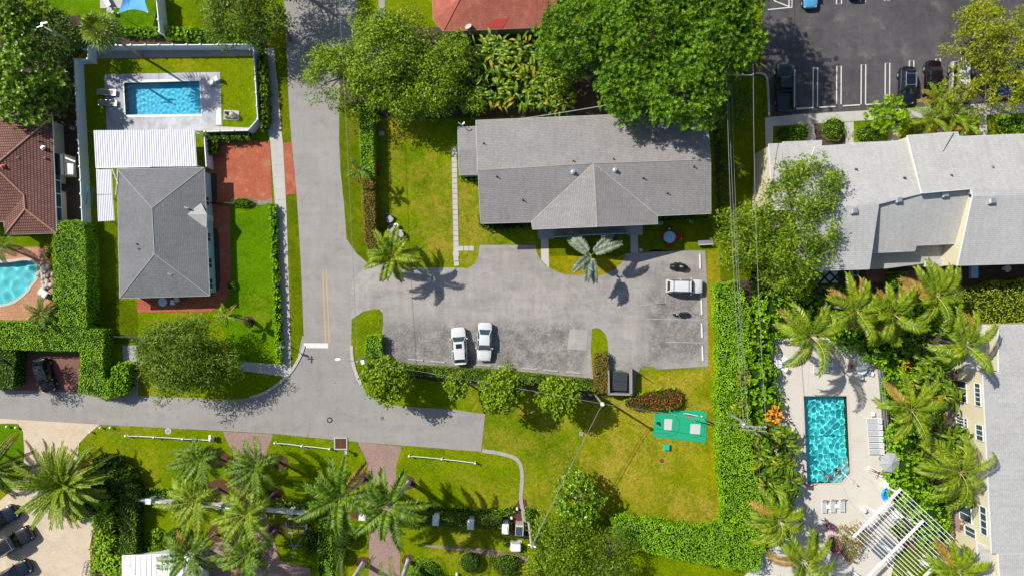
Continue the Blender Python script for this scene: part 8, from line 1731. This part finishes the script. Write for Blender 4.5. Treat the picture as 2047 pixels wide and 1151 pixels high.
for i, (x, y, l) in enumerate([(1320,446,'round grey pot under the right front eave'), (1381,441,'pale round pot beside the eave plants')]):
    c = P(x, y); mb = MB(c); mb.lathe([(.2, 0), (.28, .1), (.3, .35), (.24, .38), (.2, .3)], c, 12); tag(mb.build('plant_pot', mt['stone_round']), l, 'pot')
poly_thing('stone_pillar', 'pale stone pillar beside the lime tree at the townhouse bed', 'pillar', [(1783,256),(1799,252),(1800,282),(1784,283)], 0, 1.0, 'stone_pale')
c = P(1878,262); mb = MB(c); mb.ellip((c[0], c[1], .25), (.4, .35, .3), 9, 6); tag(mb.build('boulder', mt['stone_pale']), 'pale boulder between the small clustered palms', 'rock'); c = P(1990,255); mb = MB(c); mb.lathe([(.15, 0), (.4, .2), (.42, .3), (.3, .28)], c, 12); tag(mb.build('plant_pot', mt['terracotta']), 'terracotta dish in the top right garden bed', 'pot')
mb = MB(); q = chaikin([(1982,253),(1979,235),(1982,218),(1992,208),(2003,204)], 2); mb.tube([P(a, b, .15) for a, b in q], .05, 5); tag(mb.build('hose', mt['dark_metal'], org=P(1982,253)), 'dark garden hose curling over the top right pavement', 'hose')
c = P(1842,1143); 
# mulch rings round the palm feet
for x, y, r in ((436,915,22),(436,975,24),(434,1066,20),(556,922,20),(548,985,16),(552,1058,14),(724,955,18),(816,964,16),(727,1124,16),(817,1118,14),(497,640,12)):
    pts = [(x+r*math.cos(a)*(1+.1*math.sin(3*a+x)), y+r*.8*math.sin(a)*(1+.1*math.cos(2*a+y))) for a in np.linspace(0, 2*PI, 18)[:-1]]; sheet('mulch_ring', pts, 'mulch', .048+.0005*(x % 7))
# white ribbed hip roof at the bottom left
org = P(325,1150); t = thing('garden_house', 'garden house with white standing seam hip roof at the bottom edge', 'house', org); zs, ze_ = 2.7, 3.6
roof_part('roof', t, org, [(244,1110,zs),(404,1104,zs),(407,1230,zs),(244,1230,zs),(277,1158,ze_),(360,1152,ze_)], [(0,1,5,4),(1,2,5),(2,3,4,5),(3,0,4)], 'metal_roof_white')
A, B_, C_, D_ = P(244,1110,zs), P(404,1104,zs), P(277,1158,ze_), P(360,1152,ze_); mb = MB()
for i in range(15):
    f = (i+.5)/15; e = np.array(A)+(np.array(B_)-np.array(A))*f; 
    fx = 244+160*f; g = 1.0 if 277 <= fx <= 360 else ((fx-244)/33 if fx < 277 else (404-fx)/44); r_ = np.array(P(fx, 1110-6*f+(1158-1110)*g, zs+(ze_-zs)*g)); mb.tube([e+np.array([0, 0, .02]), r_+np.array([0, 0, .02])], .025, 4)
mb.build('seams', mt['grey_wall'], t, org=org); ridge_caps(t, org, [((277,1158,ze_),(360,1152,ze_)),((244,1110,zs),(277,1158,ze_)),((404,1104,zs),(360,1152,ze_))], 'white', .06)
wall_part('wall', t, org, [(250,1116),(398,1110),(400,1226),(250,1226)], 2.55, 'white_wall')
# ================================================================== people
def person(name, label, joints, edges, radii, loc, rz, hairm, cloth, handpos=()):
    me = bpy.data.meshes.new('person'); V = list(joints); E = list(edges); R = list(radii)
    for hi, d in handpos:      # five fingers at each hand
        h = np.array(V[hi]); d = np.array(d, float); s = np.cross(d, [0, 0, 1.0]); s /= np.linalg.norm(s)+1e-6
        for k in range(5):
            off = s*(k-2)*.018; ln = (.05, .075, .08, .075, .06)[k]; a = len(V); V += [tuple(h+off+d*.05), tuple(h+off+d*(.05+ln*.6)+np.array([0, 0, -.008])), tuple(h+off+d*(.05+ln)+np.array([0, 0, -.02]))]; E += [(hi, a), (a, a+1), (a+1, a+2)]; R += [.011, .010, .008]
    me.from_pydata([tuple(map(float, v)) for v in V], E, []); o = bpy.data.objects.new(name, me); COL.objects.link(o); me.materials.append(mt['skin'])
    sk = o.modifiers.new('skin', 'SKIN'); sk.use_smooth_shade = True; ss = o.modifiers.new('sub', 'SUBSURF'); ss.levels = 1; ss.render_levels = 1
    if not me.skin_vertices: bpy.context.view_layer.objects.active = o
    for i, r_ in enumerate(R): me.skin_vertices[0].data[i].radius = (r_, r_*.85) if i > 3 else (r_, r_*.7)
    me.skin_vertices[0].data[0].use_root = True
    o.location = loc; o.rotation_euler.z = rz; tag(o, label, 'person')
    hd_ = np.array(joints[4]); mb = MB(); mb.ellip(tuple(hd_+np.array([.03, 0, -.01])), (.12, .105, .11), 14, 10); mb.build('hair', mt[hairm], o, smooth=True)
    mb = MB(); mb.ellip(tuple(hd_+np.array([-.01, 0, .105])), (.02, .015, .018), 6, 5); mb.build('nose', mt['skin'], o, smooth=True)
    for (c_, r_, m_) in cloth: mb = MB(); mb.ellip(c_, r_, 14, 8); mb.build('swimwear', mt[m_], o, smooth=True)
    return o
# 0 pelvis 1 waist 2 chest 3 neck 4 head 5/6 hips 7/8 knees 9/10 ankles 11/12 toes 13/14 shoulders 15/16 elbows 17/18 wrists
J0 = [(0,0,0),(.2,0,0),(.42,0,0),(.56,0,.01),(.72,0,.02),(-.02,.1,0),(-.02,-.1,0),(-.46,.15,0),(-.46,-.12,0),(-.88,.14,0),(-.88,-.15,0),(-1.0,.16,.05),(-1.0,-.17,.05),(.47,.2,0),(.47,-.2,0),(.30,.36,0),(.34,-.40,0),(.08,.44,0),(.30,-.62,0)]
E0 = [(0,1),(1,2),(2,3),(3,4),(0,5),(0,6),(5,7),(6,8),(7,9),(8,10),(9,11),(10,12),(2,13),(2,14),(13,15),(14,16),(15,17),(16,18)]
R0 = [.15,.13,.16,.055,.105,.095,.095,.062,.062,.042,.042,.03,.03,.065,.065,.045,.045,.03,.03]
# sunbather on her back on the last lounger, one arm over the head
Js = [list(p) for p in J0]; Js[15] = (.66,.30,.06); Js[17] = (.82,.10,.12); Js[7] = (-.44,.13,.10)
person('person', 'person in dark swimwear sunbathing on a low white bed by the parasol', [tuple(p) for p in Js], E0, R0, P(1750,942,.55), rad(-24), 'hair_dark', [((.40,0,.02),(.09,.18,.125),'swim_black'),((.0,0,.0),(.09,.17,.125),'swim_black')], [(17,(.3,-.9,0)),(18,(-.2,-.9,0))])
t = thing('sun_bed', 'low white bed beneath the sunbathing person', 'sun lounger', P(1750,942,.06), rad(-24)); mb = MB(); mb.rbox((-.15, 0, .27), (2.1, .66, .12)); mb.build('frame', mt['white'], t, bevel=.02); mb = MB(); mb.rbox((-.15, 0, .36), (1.95, .6, .05)); mb.build('cushion', mt['white_wall'], t, bevel=.02)
for x in (-1.1, .8):
    for y in (-.28, .28): mb = MB(); mb.tube([(x, y, 0), (x, y, .22)], .03, 5); mb.build('leg', mt['white'], t)
Jw = [list(p) for p in J0]; Jw[15] = (.62,.42,-.05); Jw[17] = (.80,.52,-.08); Jw[16] = (.62,-.42,-.05); Jw[18] = (.84,-.40,-.08); Jw[7] = (-.44,.2,-.06); Jw[9] = (-.86,.24,-.12)
person('person', 'swimmer in blue trunks gliding towards the pool steps', [tuple(p) for p in Jw], E0, R0, P(1649,948,-.13), rad(-38), 'hair_brown', [((-.06,0,0),(.17,.19,.145),'swim_blue')], [(17,(.9,.2,0)),(18,(.9,0,0))])
# standing waist deep beside the rail: body upright, seen from above
Ju = [(0,0,-.42),(0,0,-.22),(.02,0,.0),(.04,0,.13),(.05,0,.27),(0,.1,-.44),(0,-.1,-.44),(.03,.12,-.80),(.03,-.12,-.80),(0,.12,-1.16),(0,-.12,-1.16),(.12,.13,-1.20),(.12,-.13,-1.20),(0,.2,.04),(0,-.2,.04),(.12,.34,-.12),(.14,-.34,-.12),(.32,.40,-.14),(.34,-.38,-.14)]
person('person', 'bather standing in the water beside the white hand rail', Ju, E0, R0, P(1676,941,.02), rad(160), 'hair_dark', [((0,0,-.46),(.17,.2,.14),'swim_black')], [(17,(.8,.1,0)),(18,(.8,-.1,0))])
